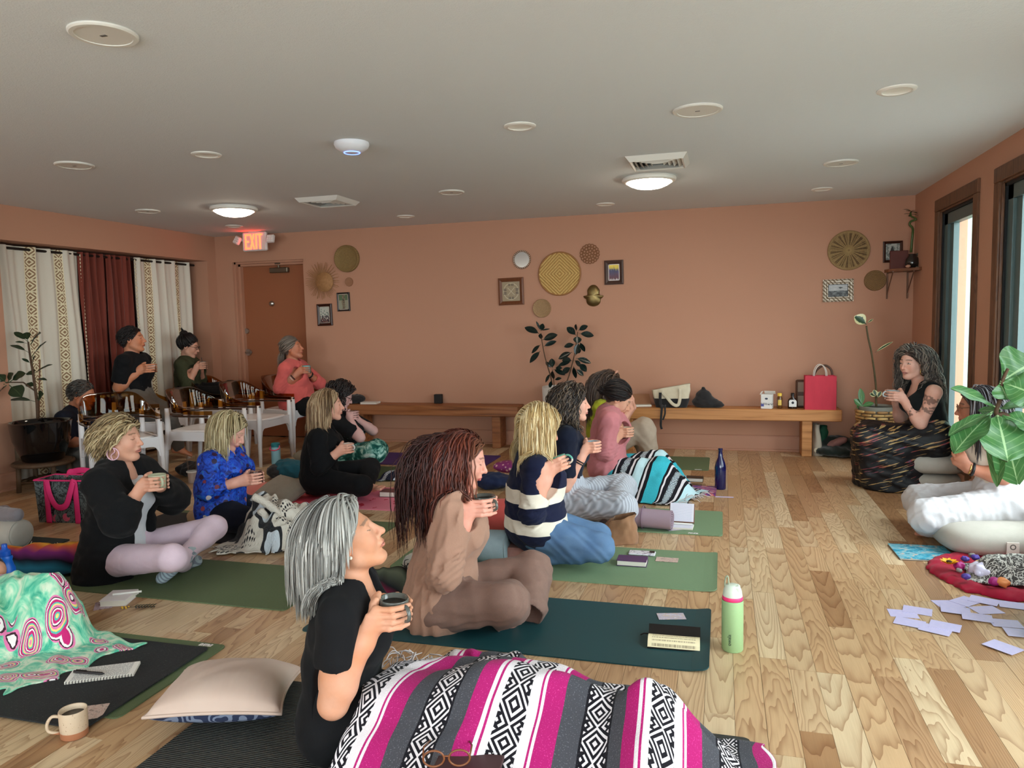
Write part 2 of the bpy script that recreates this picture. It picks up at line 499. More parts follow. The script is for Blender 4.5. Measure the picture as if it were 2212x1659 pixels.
def surface_nets(D,ax,vox,skip=()):
 S=D<0
 nx,ny,nz=D.shape
 cs=[(i,j,k)for i in(0,1)for j in(0,1)for k in(0,1)]
 cnt=np.zeros((nx-1,ny-1,nz-1),np.uint8)
 for i,j,k in cs:cnt+=S[i:nx-1+i,j:ny-1+j,k:nz-1+k]
 act=(cnt>0)&(cnt<8)
 ci=np.argwhere(act)
 if len(ci)==0:return np.zeros((0,3)),np.zeros((0,4),int)
 val={c:D[ci[:,0]+c[0],ci[:,1]+c[1],ci[:,2]+c[2]]for c in cs}
 acc=np.zeros((len(ci),3));num=np.zeros(len(ci))
 for a in cs:
  for d in range(3):
   if a[d]==0:
    b_=list(a);b_[d]=1;va,vb=val[a],val[tuple(b_)]
    cr=(va<0)!=(vb<0);t=np.where(cr,va/np.where(cr,va-vb,1),0)
    p=np.tile(np.array(a,float),(len(ci),1));p[:,d]+=t
    acc+=p*cr[:,None];num+=cr
 V=(ci+acc/num[:,None])*vox+np.array([ax[0][0],ax[1][0],ax[2][0]])
 idx=np.full(act.shape,-1,np.int64);idx[tuple(ci.T)]=np.arange(len(ci))
 Q=[]
 for d in range(3):
  e=[(1,2),(2,0),(0,1)][d]
  sl0=[slice(None)]*3;sl1=[slice(None)]*3
  sl0[d]=slice(0,-1);sl1[d]=slice(1,None)
  A,Bq=S[tuple(sl0)],S[tuple(sl1)]
  ch=A!=Bq
  for q in e:
   t=[slice(None)]*3;t[q]=[0,-1];ch[tuple(t)]=False
  ed=np.argwhere(ch)
  if len(ed)==0:continue
  flip=~A[tuple(ed.T)]
  o=np.zeros((4,3),int)
  o[1,e[0]]=-1;o[2,e[0]]=-1;o[2,e[1]]=-1;o[3,e[1]]=-1
  f=np.stack([idx[tuple((ed+o[m]).T)]for m in range(4)],1)
  f[flip]=f[flip][:,::-1]
  Q.append(f)
 F=np.concatenate(Q)
 F=F[(F>=0).all(1)]
 for blo,bhi in skip:
  c=V[F].mean(1);ins=((c>blo)&(c<bhi)).all(1);F=F[~ins]
 if skip:
  used=np.unique(F);mp=np.full(len(V),-1);mp[used]=np.arange(len(used));V=V[used];F=mp[F]
 return V,F
def sdf_obj(name,sdf,vox,mat,parent=None,**kw):
 V,F=sdf.mesh(vox)
 return mk(name,V,F,mat,parent,smooth=True,**kw)
 # ================================================================== the room
XL=-5.787
OP0,OP1,OPZ,REC=4.885,7.504,2.10,0.21
def plaster(b):return b.noise(b.pos(),160,3)+b.noise(b.pos(),35,2)*0.6
def wallcol(b):
 n=b.noise(b.pos(),1.3,3)
 return b.mix(n*0.25,srgb(190,140,114),srgb(178,128,104))
m_wall=M('terracotta_paint',wallcol,0.75,bump=plaster,bs=0.12,bd=0.004)
m_ceil=M('ceiling_paint',srgb(222,226,228),0.85,bump=plaster,bs=0.25,bd=0.006)
m_trimp=M('terracotta_trim_paint',srgb(188,136,110),0.5)
m_white=M('white_plastic',srgb(232,230,224),0.4)
m_dark=M('dark_gap',srgb(20,18,17),0.8)
def struct(mb,name,mat,parent=None,**k):
 o=mb.build(name,mat,parent,**k)
 if parent is None:o['kind']='structure'
 return o
 # floor: slab with planks laid along the depth of the room
slab=struct(MB().box((-6.6,YF-0.1,-0.12),(XR+0.2,YB+0.3,-0.016)),'floor',M('subfloor',srgb(70,48,30),0.8))
PW=0.0997
def plankcol(rnd_of):
 def f(b):
  r=rnd_of(b)
  x,y,z=b.sep(b.pos())
  off=r*37.0
  r2=(r*91.7).frac();r3=(r*53.3).frac()
  xc=((x-0.143)/PW).frac()*PW-PW*(r2*0.7+0.15)
  wob=b.noise(b.vec(x*14.0,y*2.2,off),1.0,2)
  dep=(r3-0.5)*0.9+(y-3.0)*0.055+wob*0.05
  ring=((xc*xc*1.6+dep*dep).sqrt()*105.0+wob*2.2+off).frac()
  ring=ring*ring*ring
  fine=b.noise(b.vec(x*300.0,y*8.0,off),1.0,2)
  tone=b.ramp((r*7.31).frac(),[(0.0,srgb(188,150,112)),(0.14,srgb(208,178,140)),(0.34,srgb(198,162,122)),(0.52,srgb(218,194,158)),(0.66,srgb(204,170,130)),(0.84,srgb(172,132,94)),(0.94,srgb(216,190,152))],'CONSTANT')
  dark=b.mix(1.0,tone,srgb(166,128,98),'MULTIPLY')
  c=b.mix(ring*0.62,tone,dark)
  c=b.mix(fine*0.30,c,b.mix(1.0,c,srgb(150,112,80),'MULTIPLY'))
  return b.hsv(c,0.5,1.0,b.noise(b.vec(x*2.0+off,y,off),2.0,2)*0.3+0.86)
 return f
prough=lambda b:b.noise(b.pos(),9,2)*0.12+0.30
m_plank=M('oak_plank',plankcol(lambda b:b.rnd()),prough,spec=0.45)
m_plankf=M('oak_plank_far',plankcol(lambda b:b.geo('Random Per Island')),prough,spec=0.45)
um=bpy.data.meshes.new('plank');tb=MB().box((-0.5,-0.5,-1),(0.5,0.5,0))
um.from_pydata([tuple(v)for v in np.concatenate(tb.V)],[],tb.F);um.materials.append(m_plank);um.update()
rp=random.Random(11);planks=[]
for c in range(-63,17):
 x0=0.143+c*PW
 if x0>XR-0.02:break
 x1=min(x0+PW,XR)
 y=YF-rp.random()*0.8
 while y<YB:
  L=rp.choice((0.38,0.55,0.7,0.85,1.05,1.3,1.6))*rp.uniform(0.85,1.15)
  planks.append((x0,x1,max(y,YF),min(y+L,YB+0.2)));y+=L
def proj(P):
 d=np.asarray(P,float)-CO;z=d@CF;return 1106+FPX*(d@CR)/z,829.5-FPX*(d@CU)/z,z
def seen_area(p):
 pts=[]
 for x,y in((p[0],p[2]),(p[1],p[2]),(p[1],p[3]),(p[0],p[3])):
  if y<0.9:y=0.9
  q=proj((x,y,0));
  if q[2]<0.2:return 0
  pts.append((min(max(q[0],0),2212),min(max(q[1],0),1659)))
 return abs(sum(pts[i][0]*pts[(i+1)%4][1]-pts[(i+1)%4][0]*pts[i][1]for i in range(4)))/2
planks.sort(key=lambda p:-seen_area(p))
for k,(x0,x1,y0,y1)in enumerate(planks[:300]):
 o=bpy.data.objects.new('plank',um);COL.objects.link(o);o.parent=slab
 g_=0.0011
 o.location=Vector(((x0+x1)/2,(y0+y1)/2,-0.0006*(k%3==1)))-slab.location
 o.scale=(x1-x0-g_,y1-y0-g_,0.018)
mb=MB()
for x0,x1,y0,y1 in planks[300:]:
 mb.box((x0+0.0005,y0+0.0005,-0.018),(x1-0.0005,y1-0.0005,0))
mb.build('plank_field',m_plankf,slab)['kind']='stuff'
struct(MB().box((-6.6,YF-0.3,ROOM_H),(XR+0.3,YB+0.4,ROOM_H+0.15)),'ceiling',m_ceil)
# back wall with the door opening
DX0,DX1,DZ=-5.56,-4.62,2.085
struct(MB().box((-6.6,YB,-0.1),(DX0,YB+0.3,ROOM_H)).box((DX0,YB,DZ),(DX1,YB+0.3,ROOM_H)).box((DX1,YB,-0.1),(XR+0.3,YB+0.3,ROOM_H)),'wall_back',m_wall)
# left wall: pier, header over the curtains, strip beside the corner
struct(MB().box((XL-0.35,YF-0.3,-0.1),(XL,OP0,ROOM_H)).box((XL-0.35,OP0,OPZ),(XL,OP1,ROOM_H)).box((XL-0.35,OP1,-0.1),(XL,YB,ROOM_H)),'wall_left',m_wall)
struct(MB().box((XL-0.42,OP0-0.1,-0.1),(XL-0.36,OP1+0.1,ROOM_H)),'wall_alcove',M('alcove_paint',srgb(150,112,104),0.8))
# right wall with tall windows
mb=MB();ys=YF-0.3
for a,c,z0,z1 in sorted(WIN_R):
 mb.box((XR,ys,-0.1),(XR+0.2,a,ROOM_H)).box((XR,a,-0.1),(XR+0.2,c,z0)).box((XR,a,z1),(XR+0.2,c,ROOM_H));ys=c
mb.box((XR,ys,-0.1),(XR+0.2,YB,ROOM_H))
struct(mb,'wall_right',m_wall)
mb=MB();xs=-6.6
for a,c,z0,z1 in sorted(WIN_F):
 mb.box((xs,YF-0.2,-0.1),(a,YF,ROOM_H)).box((a,YF-0.2,-0.1),(c,YF,z0)).box((a,YF-0.2,z1),(c,YF,ROOM_H));xs=c
mb.box((xs,YF-0.2,-0.1),(XR+0.2,YF,ROOM_H))
struct(mb,'wall_front',m_wall)
# baseboards
def board(name,a,c,nrm):
 """a, c floor points along the wall; nrm into the room"""
 a,c,n=np.array([*a,0.0]),np.array([*c,0.0]),np.array([*nrm,0.0])
 m=MB()
 prof=[(0,0),(0.028,0),(0.03,0.008),(0.026,0.018),(0.017,0.022),(0.017,0.138),(0.012,0.152),(0,0.155)]
 V=[p+n*u+np.array([0,0,z])for p in(a,c)for u,z in prof];k=len(prof)
 F=[(i,(i+1)%k,k+(i+1)%k,k+i)for i in range(k)]+[tuple(range(k)),tuple(range(k,2*k))[::-1]]
 m.add(V,F);return struct(m,name,m_trimp)
board('baseboard_back',(DX1+0.01,YB),(XR,YB),(0,-1))
board('baseboard_left',(XL,YF),(XL,OP0),(1,0))
board('baseboard_corner',(XL,OP1),(XL,YB),(1,0))
board('baseboard_right',(XR,YF),(XR,YB),(-1,0))
# ---- windows of the right wall
def oak(b):
 x,y,z=b.sep(b.pos())
 v=b.vec(x*26,y*26,z*2.2)
 n=b.noise(v,1.0,3,0.6,1.5)
 return b.ramp(n,[(0.3,srgb(58,34,20)),(0.5,srgb(110,72,46)),(0.62,srgb(84,52,33)),(0.8,srgb(128,88,58))])
m_oak=M('dark_oak',oak,0.45,bump=lambda b:b.noise(b.scale(b.pos(),(40,40,3)),1.0,3),bs=0.2,bd=0.003)
m_sash=M('grey_green_aluminium',srgb(82,100,100),0.4,metal=0.1)
m_gask=M('black_gasket',srgb(18,20,22),0.7)
m_pane=glassy('window_glass',(0.95,0.985,0.965),0.05,fk=0.12)
def win_right(n,a,c,z0,z1,casing=True):
 t=0.095
 o=struct(MB().box((XR-0.02,a-t,z1),(XR+0.005,c+t,z1+t),0.004),'window_%d'%n,m_oak)
 p=o
 MB().box((XR-0.018,a-t,z0-0.1),(XR+0.004,a,z1-0.0005),0.004).build('side_casing',m_oak,p)
 MB().box((XR-0.018,c,z0-0.1),(XR+0.004,c+t,z1-0.0005),0.004).build('side_casing',m_oak,p)
 MB().box((XR-0.05,a-t,z0-0.03),(XR+0.09,c+t,z0),0.004).build('window_sill',m_oak,p)
 for q in((a,a+0.015),(c-0.015,c)):
  MB().box((XR-0.004,q[0],z0),(XR+0.012,q[1],z1)).build('jamb',m_oak,p)
 MB().box((XR-0.004,a+0.015,z1-0.015),(XR+0.012,c-0.015,z1)).build('head_jamb',m_oak,p)
 x0,x1=XR+0.026,XR+0.086
 MB().box((x0-0.014,a,z0),(x0,a+0.035,z1)).box((x0-0.014,c-0.035,z0),(x0,c,z1)).box((x0-0.014,a,z1-0.035),(x0,c,z1)).build('gasket',m_gask,p)
 fr=MB();w_=0.10
 fr.box((x0,a+0.02,z0),(x1,a+0.02+w_,z1)).box((x0,c-0.02-w_,z0),(x1,c-0.02,z1)).box((x0,a,z1-0.02-w_),(x1,c,z1-0.02)).box((x0,a,z0),(x1,c,z0+w_))
 fr.build('sash',m_sash,p)
 fr=MB();i0,i1,w2=a+0.12,c-0.12,0.09
 fr.box((x0+0.02,i0,z0+0.06),(x1,i0+w2,z1-0.08)).box((x0+0.02,i1-w2,z0+0.06),(x1,i1,z1-0.08)).box((x0+0.02,i0,z1-0.115),(x1,i1,z1-0.085)).box((x0+0.02,i0,z0+0.06),(x1,i1,z0+0.09))
 fr.build('glazing_bead',m_sash,p)
 MB().box((x0+0.04,i0,z0+0.06),(x0+0.046,i1,z1-0.08)).build('pane',m_pane,p)
for k,(a,c,z0,z1)in enumerate(WIN_R):win_right(k+1,a,c,z0,z1)
for k,(a,c,z0,z1)in enumerate(WIN_F):
 o=struct(MB().box((a-0.09,YF-0.01,z1),(c+0.09,YF+0.02,z1+0.09)).box((a-0.09,YF-0.01,z0-0.09),(a,YF+0.02,z1)).box((c,YF-0.01,z0-0.09),(c+0.09,YF+0.02,z1)),'window_%d'%(k+5),m_oak)
 MB().box((a,YF-0.14,z0),(c,YF-0.1,z0+0.06)).box((a,YF-0.14,z1-0.06),(c,YF-0.1,z1)).box((a,YF-0.14,z0),(a+0.06,YF-0.1,z1)).box((c-0.06,YF-0.14,z0),(c,YF-0.1,z1)).build('sash',m_sash,o)
 MB().box((a,YF-0.125,z0),(c,YF-0.12,z1)).build('pane',m_pane,o)
 # outside: pale stucco wing of the building and the pavement
struct(MB().box((XR+0.2,7.05,-0.6),(7.5,7.3,5.0)),'wall_outside',M('pale_stucco',srgb(150,172,158),0.9,bump=lambda b:b.noise(b.pos(),14,3),bs=0.5,bd=0.02))
struct(MB().box((XR+0.2,-9,-0.2),(14,7.05,-0.1)),'pavement',M('concrete',srgb(150,148,142),0.9))
# ---- door in the back wall
YD=YB+0.13
d=struct(MB().box((DX0+0.05,YD,0.008),(DX1-0.04,YD+0.045,DZ-0.045),0.002),'door_1',M('door_paint',lambda b:b.mix(b.noise(b.pos(),2,2)*0.3,srgb(158,96,64),srgb(146,88,58)),0.45))
fr=MB()
for x0,x1,yy in((DX0,DX0+0.022,YB+0.03),(DX0+0.022,DX0+0.05,YB+0.08),(DX1-0.022,DX1,YB+0.03),(DX1-0.045,DX1-0.022,YB+0.08)):
 fr.box((x0,yy,0),(x1,YD+0.06,DZ))
fr.box((DX0,YB+0.03,DZ-0.022),(DX1,YD+0.06,DZ)).box((DX0+0.02,YB+0.08,DZ-0.048),(DX1-0.02,YD+0.06,DZ-0.022))
fr.build('door_frame',m_trimp,d)
MB().box((DX0-0.05,YD+0.062,-0.02),(DX1+0.05,YD+0.1,DZ+0.05)).build('door_light_block',m_dark,d)  # added panel behind the door, stops daylight leaking in under it
m_steel=M('brushed_steel',srgb(190,186,180),0.28,metal=1.0)
m_bronze=M('bronze_grey_metal',srgb(120,108,92),0.4,metal=0.8)
def on_door(px,py):return at(px,py,YD-0.001)
def disc(p,r,t,mat,name,par,ax=(0,-1,0),dome=0.0,n=24):
 pr=[(r,0),(r,t*0.7),(r*0.9,t),(0,t+dome)]
 return MB().lathe(pr,p,n,ax=ax).build(name,mat,par,auto=50)
p=on_door(534,715);disc(p,0.032,0.02,m_steel,'deadbolt',d)
p=on_door(588,656);disc(p,0.032,0.022,m_steel,'door_knocker',d,dome=0.016)
p=on_door(538,761);h=disc(p,0.042,0.02,m_steel,'lever_handle',d)
MB().cyl(p,p+(0,-0.06,0),0.011).tube(spline([p+(0,-0.058,0),p+(0.04,-0.06,0.002),p+(0.075,-0.058,0.0)],10),[0.011]*5+[0.009]*4+[0.006],10).build('lever',m_steel,h,smooth=True)
p=on_door(605,584)
cl=MB().box(p+(-0.11,-0.06,-0.03),p+(0.13,0,0.03),0.008).build('door_closer',m_bronze,d)
MB().cyl(p+(0,-0.03,0.03),p+(0,-0.03,0.075),0.012).obox(p+(-0.05,-0.035,0.07),(0.1,0.012,0.005),frame((0,0.1,1)),0.002).box(p+(-0.04,-0.05,0.065),p+(0.04,-0.005,0.09),0.003).build('closer_arm',m_bronze,cl)
p=on_door(527,574);MB().box(p+(-0.02,-0.02,-0.012),p+(0.05,0,0.012),0.003).build('door_latch',m_steel,d)
# ---- ceiling fittings
m_off=M('matt_white_metal',srgb(224,220,212),0.55)
m_warmw=M('lamp_trim_white',srgb(236,232,224),0.4)
def ceil_disc(name,x,y,prof,mat,label,cat,group,n=40,auto=35):
 """profile given downward from the ceiling"""
 o=MB().lathe([(r,-z)for r,z in prof][::-1],(x,y,ROOM_H),n).build(name,mat,auto=auto)
 return setp(o,label,cat,group)
spk=[(-2.13,2.27,'large round white ceiling speaker nearest the camera, over the cushion and grey-haired woman',0.115),(-4.0,3.95,'round white ceiling speaker left of the unlit downlight, above the tote bag',0.115),(-0.125,4.04,'round white ceiling speaker between two downlights, nearest the vent by the dome lamp',0.125),(0.8,5.79,'thin round ceiling speaker close to the right wall windows',0.115),(-4.99,5.7,'thin round ceiling speaker near the header above the curtains',0.105),(-2.13,5.84,'thin round ceiling speaker near the middle, right of the square vent',0.105)]
for k,(x,y,lab,r)in enumerate(spk):
 o=ceil_disc('ceiling_speaker',x,y,[(r,0),(r,0.006),(r*0.95,0.011),(r*0.82,0.011),(r*0.815,0.008),(0,0.008)],m_off,lab,'speaker','flush ceiling speakers')
 MB().box((x-0.012,y-0.006,ROOM_H-0.0095),(x+0.012,y+0.006,ROOM_H-0.0075)).build('badge',M('badge_grey',srgb(120,118,114),0.4,metal=0.6),o)
cans=[(-3.046,4.0,'white recessed downlight above the woman in the blue blouse, left of the wifi dome'),(-1.064,4.03,'white recessed downlight nearest the camera in the middle, above the striped sweater woman'),(0.796,4.02,'white recessed downlight over the lilac cards, nearest the windows'),(0.814,6.94,'white recessed downlight above the round rush wall basket in the window corner'),(-1.05,7.02,'white recessed downlight in front of the big woven wall disc'),(-3.04,6.99,'white recessed downlight between square vent and back wall'),(-4.97,6.91,'white recessed downlight touched by red glow beside the exit sign')]
for x,y,lab in cans:
 o=ceil_disc('recessed_downlight',x,y,[(0.088,0),(0.088,0.004),(0.08,0.009),(0.066,0.009),(0.062,0.005)],m_warmw,lab,'downlight','unlit recessed downlights')
 MB().lathe([(0.064,-0.006),(0.052,-0.002),(0.03,-0.0012),(0,-0.001)][::-1],(x,y,ROOM_H),32).build('reflector',M('downlight_reflector',srgb(244,240,230),0.3),o,smooth=True)
m_glow=M('lit_lamp_glass',(1,0.93,0.82),0.3,emit=(1.0,0.86,0.68),es=28.0)
for x,y,lab in((-4.2,5.85,'lit flush dome ceiling lamp above the exit door side'),(-0.54,5.86,'lit flush dome ceiling lamp beside the vent, in front of the middle wall discs')):
 e=empty('dome_lamp',(x,y,ROOM_H-0.1),lab,'ceiling lamp','lit dome ceiling lamps')
 MB().lathe([(0,-0.03),(0.14,-0.03),(0.185,-0.034),(0.2,-0.026),(0.205,-0.012),(0.2,0)],(x,y,ROOM_H),48).build('rim',m_warmw,e,auto=40)
 MB().lathe([(0,-0.082),(0.05,-0.080),(0.1,-0.071),(0.14,-0.055),(0.17,-0.036),(0.172,-0.031)],(x,y,ROOM_H),48).build('lamp_glass',m_glow,e,smooth=True)
o=ceil_disc('wifi_access_point',-2.088,4.05,[(0.1,0),(0.102,0.012),(0.094,0.03),(0.07,0.048),(0.05,0.056),(0.03,0.06),(0,0.061)],M('access_point_white',srgb(226,226,232),0.35),'white dome wifi access point with glowing blue ring','access point',None,auto=80)
MB().tube([(-2.088+0.045*math.cos(t),4.05+0.045*math.sin(t),ROOM_H-0.0575)for t in np.linspace(0,2*PI,40,endpoint=False)],0.0035,6,closed=True).build('status_ring',M('blue_led',(0.1,0.2,1),emit=(0.12,0.2,1.0),es=4.0),o,smooth=True)
m_vent=M('vent_white_metal',srgb(222,218,210),0.45)
for x,y,lab in((-3.24,5.81,'square white louvred air vent by the left dome lamp, near the middle of the ceiling'),(-0.42,5.22,'square white louvred air vent just in front of the right-hand lit dome lamp')):
 e=empty('air_vent',(x,y,ROOM_H-0.05),lab,'vent','square ceiling air vents')
 h=0.2
 def sq(m,s0,z0,s1,z1):
  V=[]
  for s_,z in((s0,z0),(s1,z1)):
   V+=[(x-s_,y-s_,ROOM_H-z),(x+s_,y-s_,ROOM_H-z),(x+s_,y+s_,ROOM_H-z),(x-s_,y+s_,ROOM_H-z)]
  m.add(V,[(i,(i+1)%4,4+(i+1)%4,4+i)for i in range(4)]);return m
 m_=MB();sq(m_,h,0,h*0.86,0.035);sq(m_,h*0.86,0.035,h*0.8,0.03);sq(m_,h*0.8,0.03,h*0.84,0.002);m_.build('frame',m_vent,e)
 for q in(0.66,0.5,0.34,0.18):
  m_=MB();sq(m_,h*q,0.03,h*(q+0.13),0.006);sq(m_,h*(q+0.13),0.007,h*q,0.031);m_.build('louvre',m_vent,e)
 MB().box((x-h*0.82,y-h*0.82,ROOM_H-0.003),(x+h*0.82,y+h*0.82,ROOM_H-0.001)).build('backing',m_dark,e)
 # ---- exit sign with two emergency lamps
ex,ey,ez=at(551,522,7.42)
e=empty('exit_sign',(ex,ey,ez-0.1),'red lit EXIT sign with two swivel emergency lamp heads above the door','exit sign')
m_exw=M('exit_housing',srgb(228,216,212),0.4)
MB().box((ex-0.155,ey-0.022,ez-0.105),(ex+0.155,ey+0.022,ez+0.105),0.012).build('housing',m_exw,e)
MB().box((ex-0.07,ey-0.02,ez+0.105),(ex+0.07,ey+0.02,ROOM_H),0.005).build('canopy',m_exw,e)
m_red=M('exit_letter_red',(1,0.1,0.03),emit=(1.0,0.06,0.02),es=7.0)
def letter(strokes,x0,w_,name):
 m=MB()
 for(a,c)in strokes:
  p,q=np.array([x0+a[0]*w_,ey-0.024,ez-0.075+a[1]*0.15]),np.array([x0+c[0]*w_,ey-0.024,ez-0.075+c[1]*0.15])
  dv=q-p;L=np.linalg.norm(dv);dv/=L
  m.obox((p+q)/2,(L/2+0.009,0.0025,0.009),np.array([dv,[0,1,0],np.cross(dv,[0,1,0])]))
 m.build(name,m_red,e)
lw=0.042
letter([((0,0),(0,1)),((0,0),(1,0)),((0,.5),(.8,.5)),((0,1),(1,1))],ex-0.105,lw,'letter_e')
letter([((0,0),(1,1)),((0,1),(1,0))],ex-0.042,lw,'letter_x')
letter([((0,0),(0,1))],ex+0.03,lw,'letter_i')
letter([((0.5,0),(0.5,1)),((0,1),(1,1))],ex+0.055,lw*1.1,'letter_t')
MB().box((ex-0.06,ey-0.018,ROOM_H-0.052),(ex+0.06,ey+0.018,ROOM_H-0.05)).build('lower_light',M('exit_glow',(1,.1,.1),emit=(1,0.08,0.06),es=5.0),e)
m_led=M('led_lens',srgb(240,240,236),0.2)
for sx,tilt in((-1,0.5),(1,0.0)):
 c=np.array([ex+sx*0.215,ey-0.02,ez+0.02])
 R=np.array(Euler((0.25,tilt*0.9*sx,0.5*tilt)).to_matrix())
 MB().tube([(ex+sx*0.155,ey,ez+0.02),(ex+sx*0.19,ey,ez+0.025)],0.012,8).build('lamp_arm',m_exw,e)
 hd=MB().obox(c,(0.045,0.02,0.045),R,0.008).build('lamp_head',m_exw,e)
 for i in(-1,0,1):
  for j in(-1,0,1):
   MB().obox(c+np.array([i*0.026,-0.0215,j*0.026])@R,(0.009,0.003,0.009),R,0.002).build('led',m_led,hd)
   # ---- curtains in the left opening
XC=XL-0.17
MB().cyl((XC,OP0-0.02,OPZ-0.045),(XC,OP1-0.02,OPZ-0.045),0.012).build('curtain_rod',M('black_rod',srgb(25,20,18),0.4))
setp(bpy.data.objects['curtain_rod'],'thin dark curtain rod under the header of the alcove','curtain rod')
def curtain(name,y0,y1,folds,mat,label,z1=OPZ-0.02,z0=0.03,amp=0.022,seed=1,lean=0.0,edge=None,cat='curtain'):
 nu,nv=140,40
 r=np.random.RandomState(seed);ph=r.uniform(0,6,4)
 u=np.linspace(0,1,nu)[:,None];v=np.linspace(0,1,nv)[None,:]
 y=y0+(y1-y0)*u+lean*(1-v)+0.01*np.sin(7*v+9*u+ph[3])
 s=np.sin(2*PI*folds*u+ph[0]+1.2*np.sin(2*PI*1.7*u+ph[1])+0.5*np.sin(3*v+ph[2]))
 x=XC+amp*s*(0.75+0.25*v)+0.008*np.sin(2*PI*folds*2.3*u+4*v)
 z=z0+(z1-z0)*v+0*u
 V=np.stack([x+0*v,y+0*v,z],-1).reshape(-1,3)
 uvs=np.stack([u*(y1-y0)+0*v,z],-1).reshape(-1,2)
 V2=np.concatenate([V,V-[0.003,0,0]]);Fq=grid_faces(nu,nv);F=np.concatenate([Fq[:,::-1],Fq+len(V)])
 o=mk(name,V2,F,mat,smooth=True,uv=np.concatenate([uvs,uvs]))
 setp(o,label,cat,'alcove curtains');return o
def linen(strips):
 def f(b):
  u,v,_=b.sep(b.uv())
  weave=b.noise(b.vec(u*60,v*400,0),1,2)*0.5+b.noise(b.vec(u*400,v*60,0),1,2)*0.5
  c=b.mix(weave*0.5,srgb(226,218,204),srgb(196,186,168))
  for s in strips:
   e=u-s;ins=e.abs().lt(0.04)
   t=(v*9.5).frac()-0.5
   dm=e.abs()*11+t.abs()
   lace=((dm*3.4).frac().gt(0.5)).max(t.abs().gt(0.45)).max(e.abs().gt(0.033))
   c=b.mix(ins,c,b.mix(lace,srgb(150,118,88),srgb(236,224,190)))
  return c
 return f
rust=lambda b:b.mix(b.noise(b.scale(b.uv(),(90,6,1)),1,3)*0.6,srgb(126,52,36),srgb(96,36,26))
curtain('lace_curtain',4.93,5.86,4.5,M('linen_lace_a',linen((0.02,0.38,0.7)),0.9,sheen=0.2),'wide cream linen curtain with crochet lace strips behind the potted fig',seed=2,lean=-0.0)
curtain('rust_curtain',5.85,6.16,3.5,M('rust_cloth',rust,0.85,sheen=0.3),'rust red curtain panel next to the wide cream curtain',seed=5,amp=0.026)
curtain('rust_curtain',6.175,6.50,3.5,MATS['rust_cloth'],'rust red curtain panel just behind the standing-tall man in black',seed=9,amp=0.026)
curtain('lace_curtain',6.56,7.43,5,M('linen_lace_b',linen((0.2,0.62)),0.9,sheen=0.2),'narrow cream linen curtain with lace strips behind the woman with glasses and bun',seed=13)
# scalloped trim down the free edge of each lace curtain
for(y,sgn,z0,par)in((5.86,1,0.05,'lace_curtain'),(6.56,-1,0.05,'lace_curtain.001')):
 m=MB()
 for k in range(58):
  z=z0+0.035*k
  m.ball((XC+0.012,y+sgn*0.004,z),(0.004,0.013,0.016),6,4)
 m.build('lace_edging',M('edging_cream',srgb(228,214,184),0.9),bpy.data.objects[par],smooth=True)
 # ================================================================== wall decorations
def wb(px,py):return at(px,py,YB)
def wr(px,py,r):
 return np.linalg.norm(wb(px+r,py)-wb(px-r,py))/2
def lathe_wall(prof,c,n=64):
 return MB().lathe(prof[::-1],c,n,ax=(0,-1,0))
def straw(c0,c1,sc=60):
 def f(b):
  x,y,z=b.sep(b.obj());r=(x*x+z*z).sqrt()
  return b.mix(b.noise(b.obj(),sc,3)*0.7+(r*420).sin()*0.2,srgb(*c0),srgb(*c1))
 return f
def coil_disc(px,py,rp,mat,label,depth=0.018,coils=10,rim=0.006,dish=0.0):
 c=wb(px,py);R=wr(px,py,rp);pr=[(0,0.004+dish*0)]
 for k in range(coils*4+1):
  t=k/(coils*4);pr.append((R*(0.02+0.93*t),0.006+0.0022*(1+math.cos(2*PI*coils*t))+depth*t**6))
 pr+=[(R*0.97,depth+0.008),(R,depth+0.004),(R,0.0)]
 o=lathe_wall(pr,c).build('woven_wall_plate',mat,smooth=True)
 setp(o,label,'wall plate','woven wall discs');return o,c,R
m_str1=M('golden_coil_straw',straw((150,122,76),(108,82,46)),0.8)
m_str2=M('pale_coil_straw',straw((176,142,104),(130,98,66)),0.8)
m_str3=M('pinkish_straw',straw((170,122,92),(136,92,66)),0.8)
m_str4=M('rush_brown',straw((146,112,72),(104,76,48)),0.85)
coil_disc(751,559,26,m_str1,'shallow golden coiled basket plate above the small frames near the door',0.035)
coil_disc(754.5,609,8.5,m_str3,'tiny round coiled disc between sunburst and black photo frame',0.008,4)
coil_disc(1171,666,19.5,m_str2,'small pale coiled plate below the big herringbone disc',0.015,8)
coil_disc(1890,606,24,m_str4,'flat brown coiled plate left of the corner shelf',0.008,9)
# sunburst of twigs
c=wb(697,606);R=wr(697,606,36)
e=empty('sunburst_decoration',c,'rattan sunburst with twig rays and petal centre beside the door','wall decoration')
rs=random.Random(4);m=MB()
for k in range(64):
 a=2*PI*k/64;L=R*rs.uniform(0.9,1.04);b_=a+rs.choice((-1,1))*0.06
 m.tube([c+(0.03*math.cos(a),-0.012,0.03*math.sin(a)),c+(L*0.55*math.cos(a),-0.018-0.004*(k%2),L*0.55*math.sin(a)),c+(L*math.cos(b_),-0.012,L*math.sin(b_))],[0.0035,0.003,0.002],5)
m_ratt=M('rattan',lambda b:b.mix(b.noise(b.obj(),40,2),srgb(190,140,92),srgb(140,96,58)),0.7)
m.build('twig_rays',m_ratt,e)['kind']='stuff'
lathe_wall([(0,0.012),(R*0.5,0.010),(R*0.52,0.0)],c,32).build('woven_centre',m_ratt,e,smooth=True)
for k in range(6):
 a=PI/6+k*PI/3
 MB().ball((0,0,0),(0.03,0.007,0.011),10,6).build('petal',m_ratt,e,smooth=True,world=False)
 o=e.children[-1];o.location=(0.038*math.cos(a),-0.018,0.038*math.sin(a));o.rotation_euler=(0,-a,0)
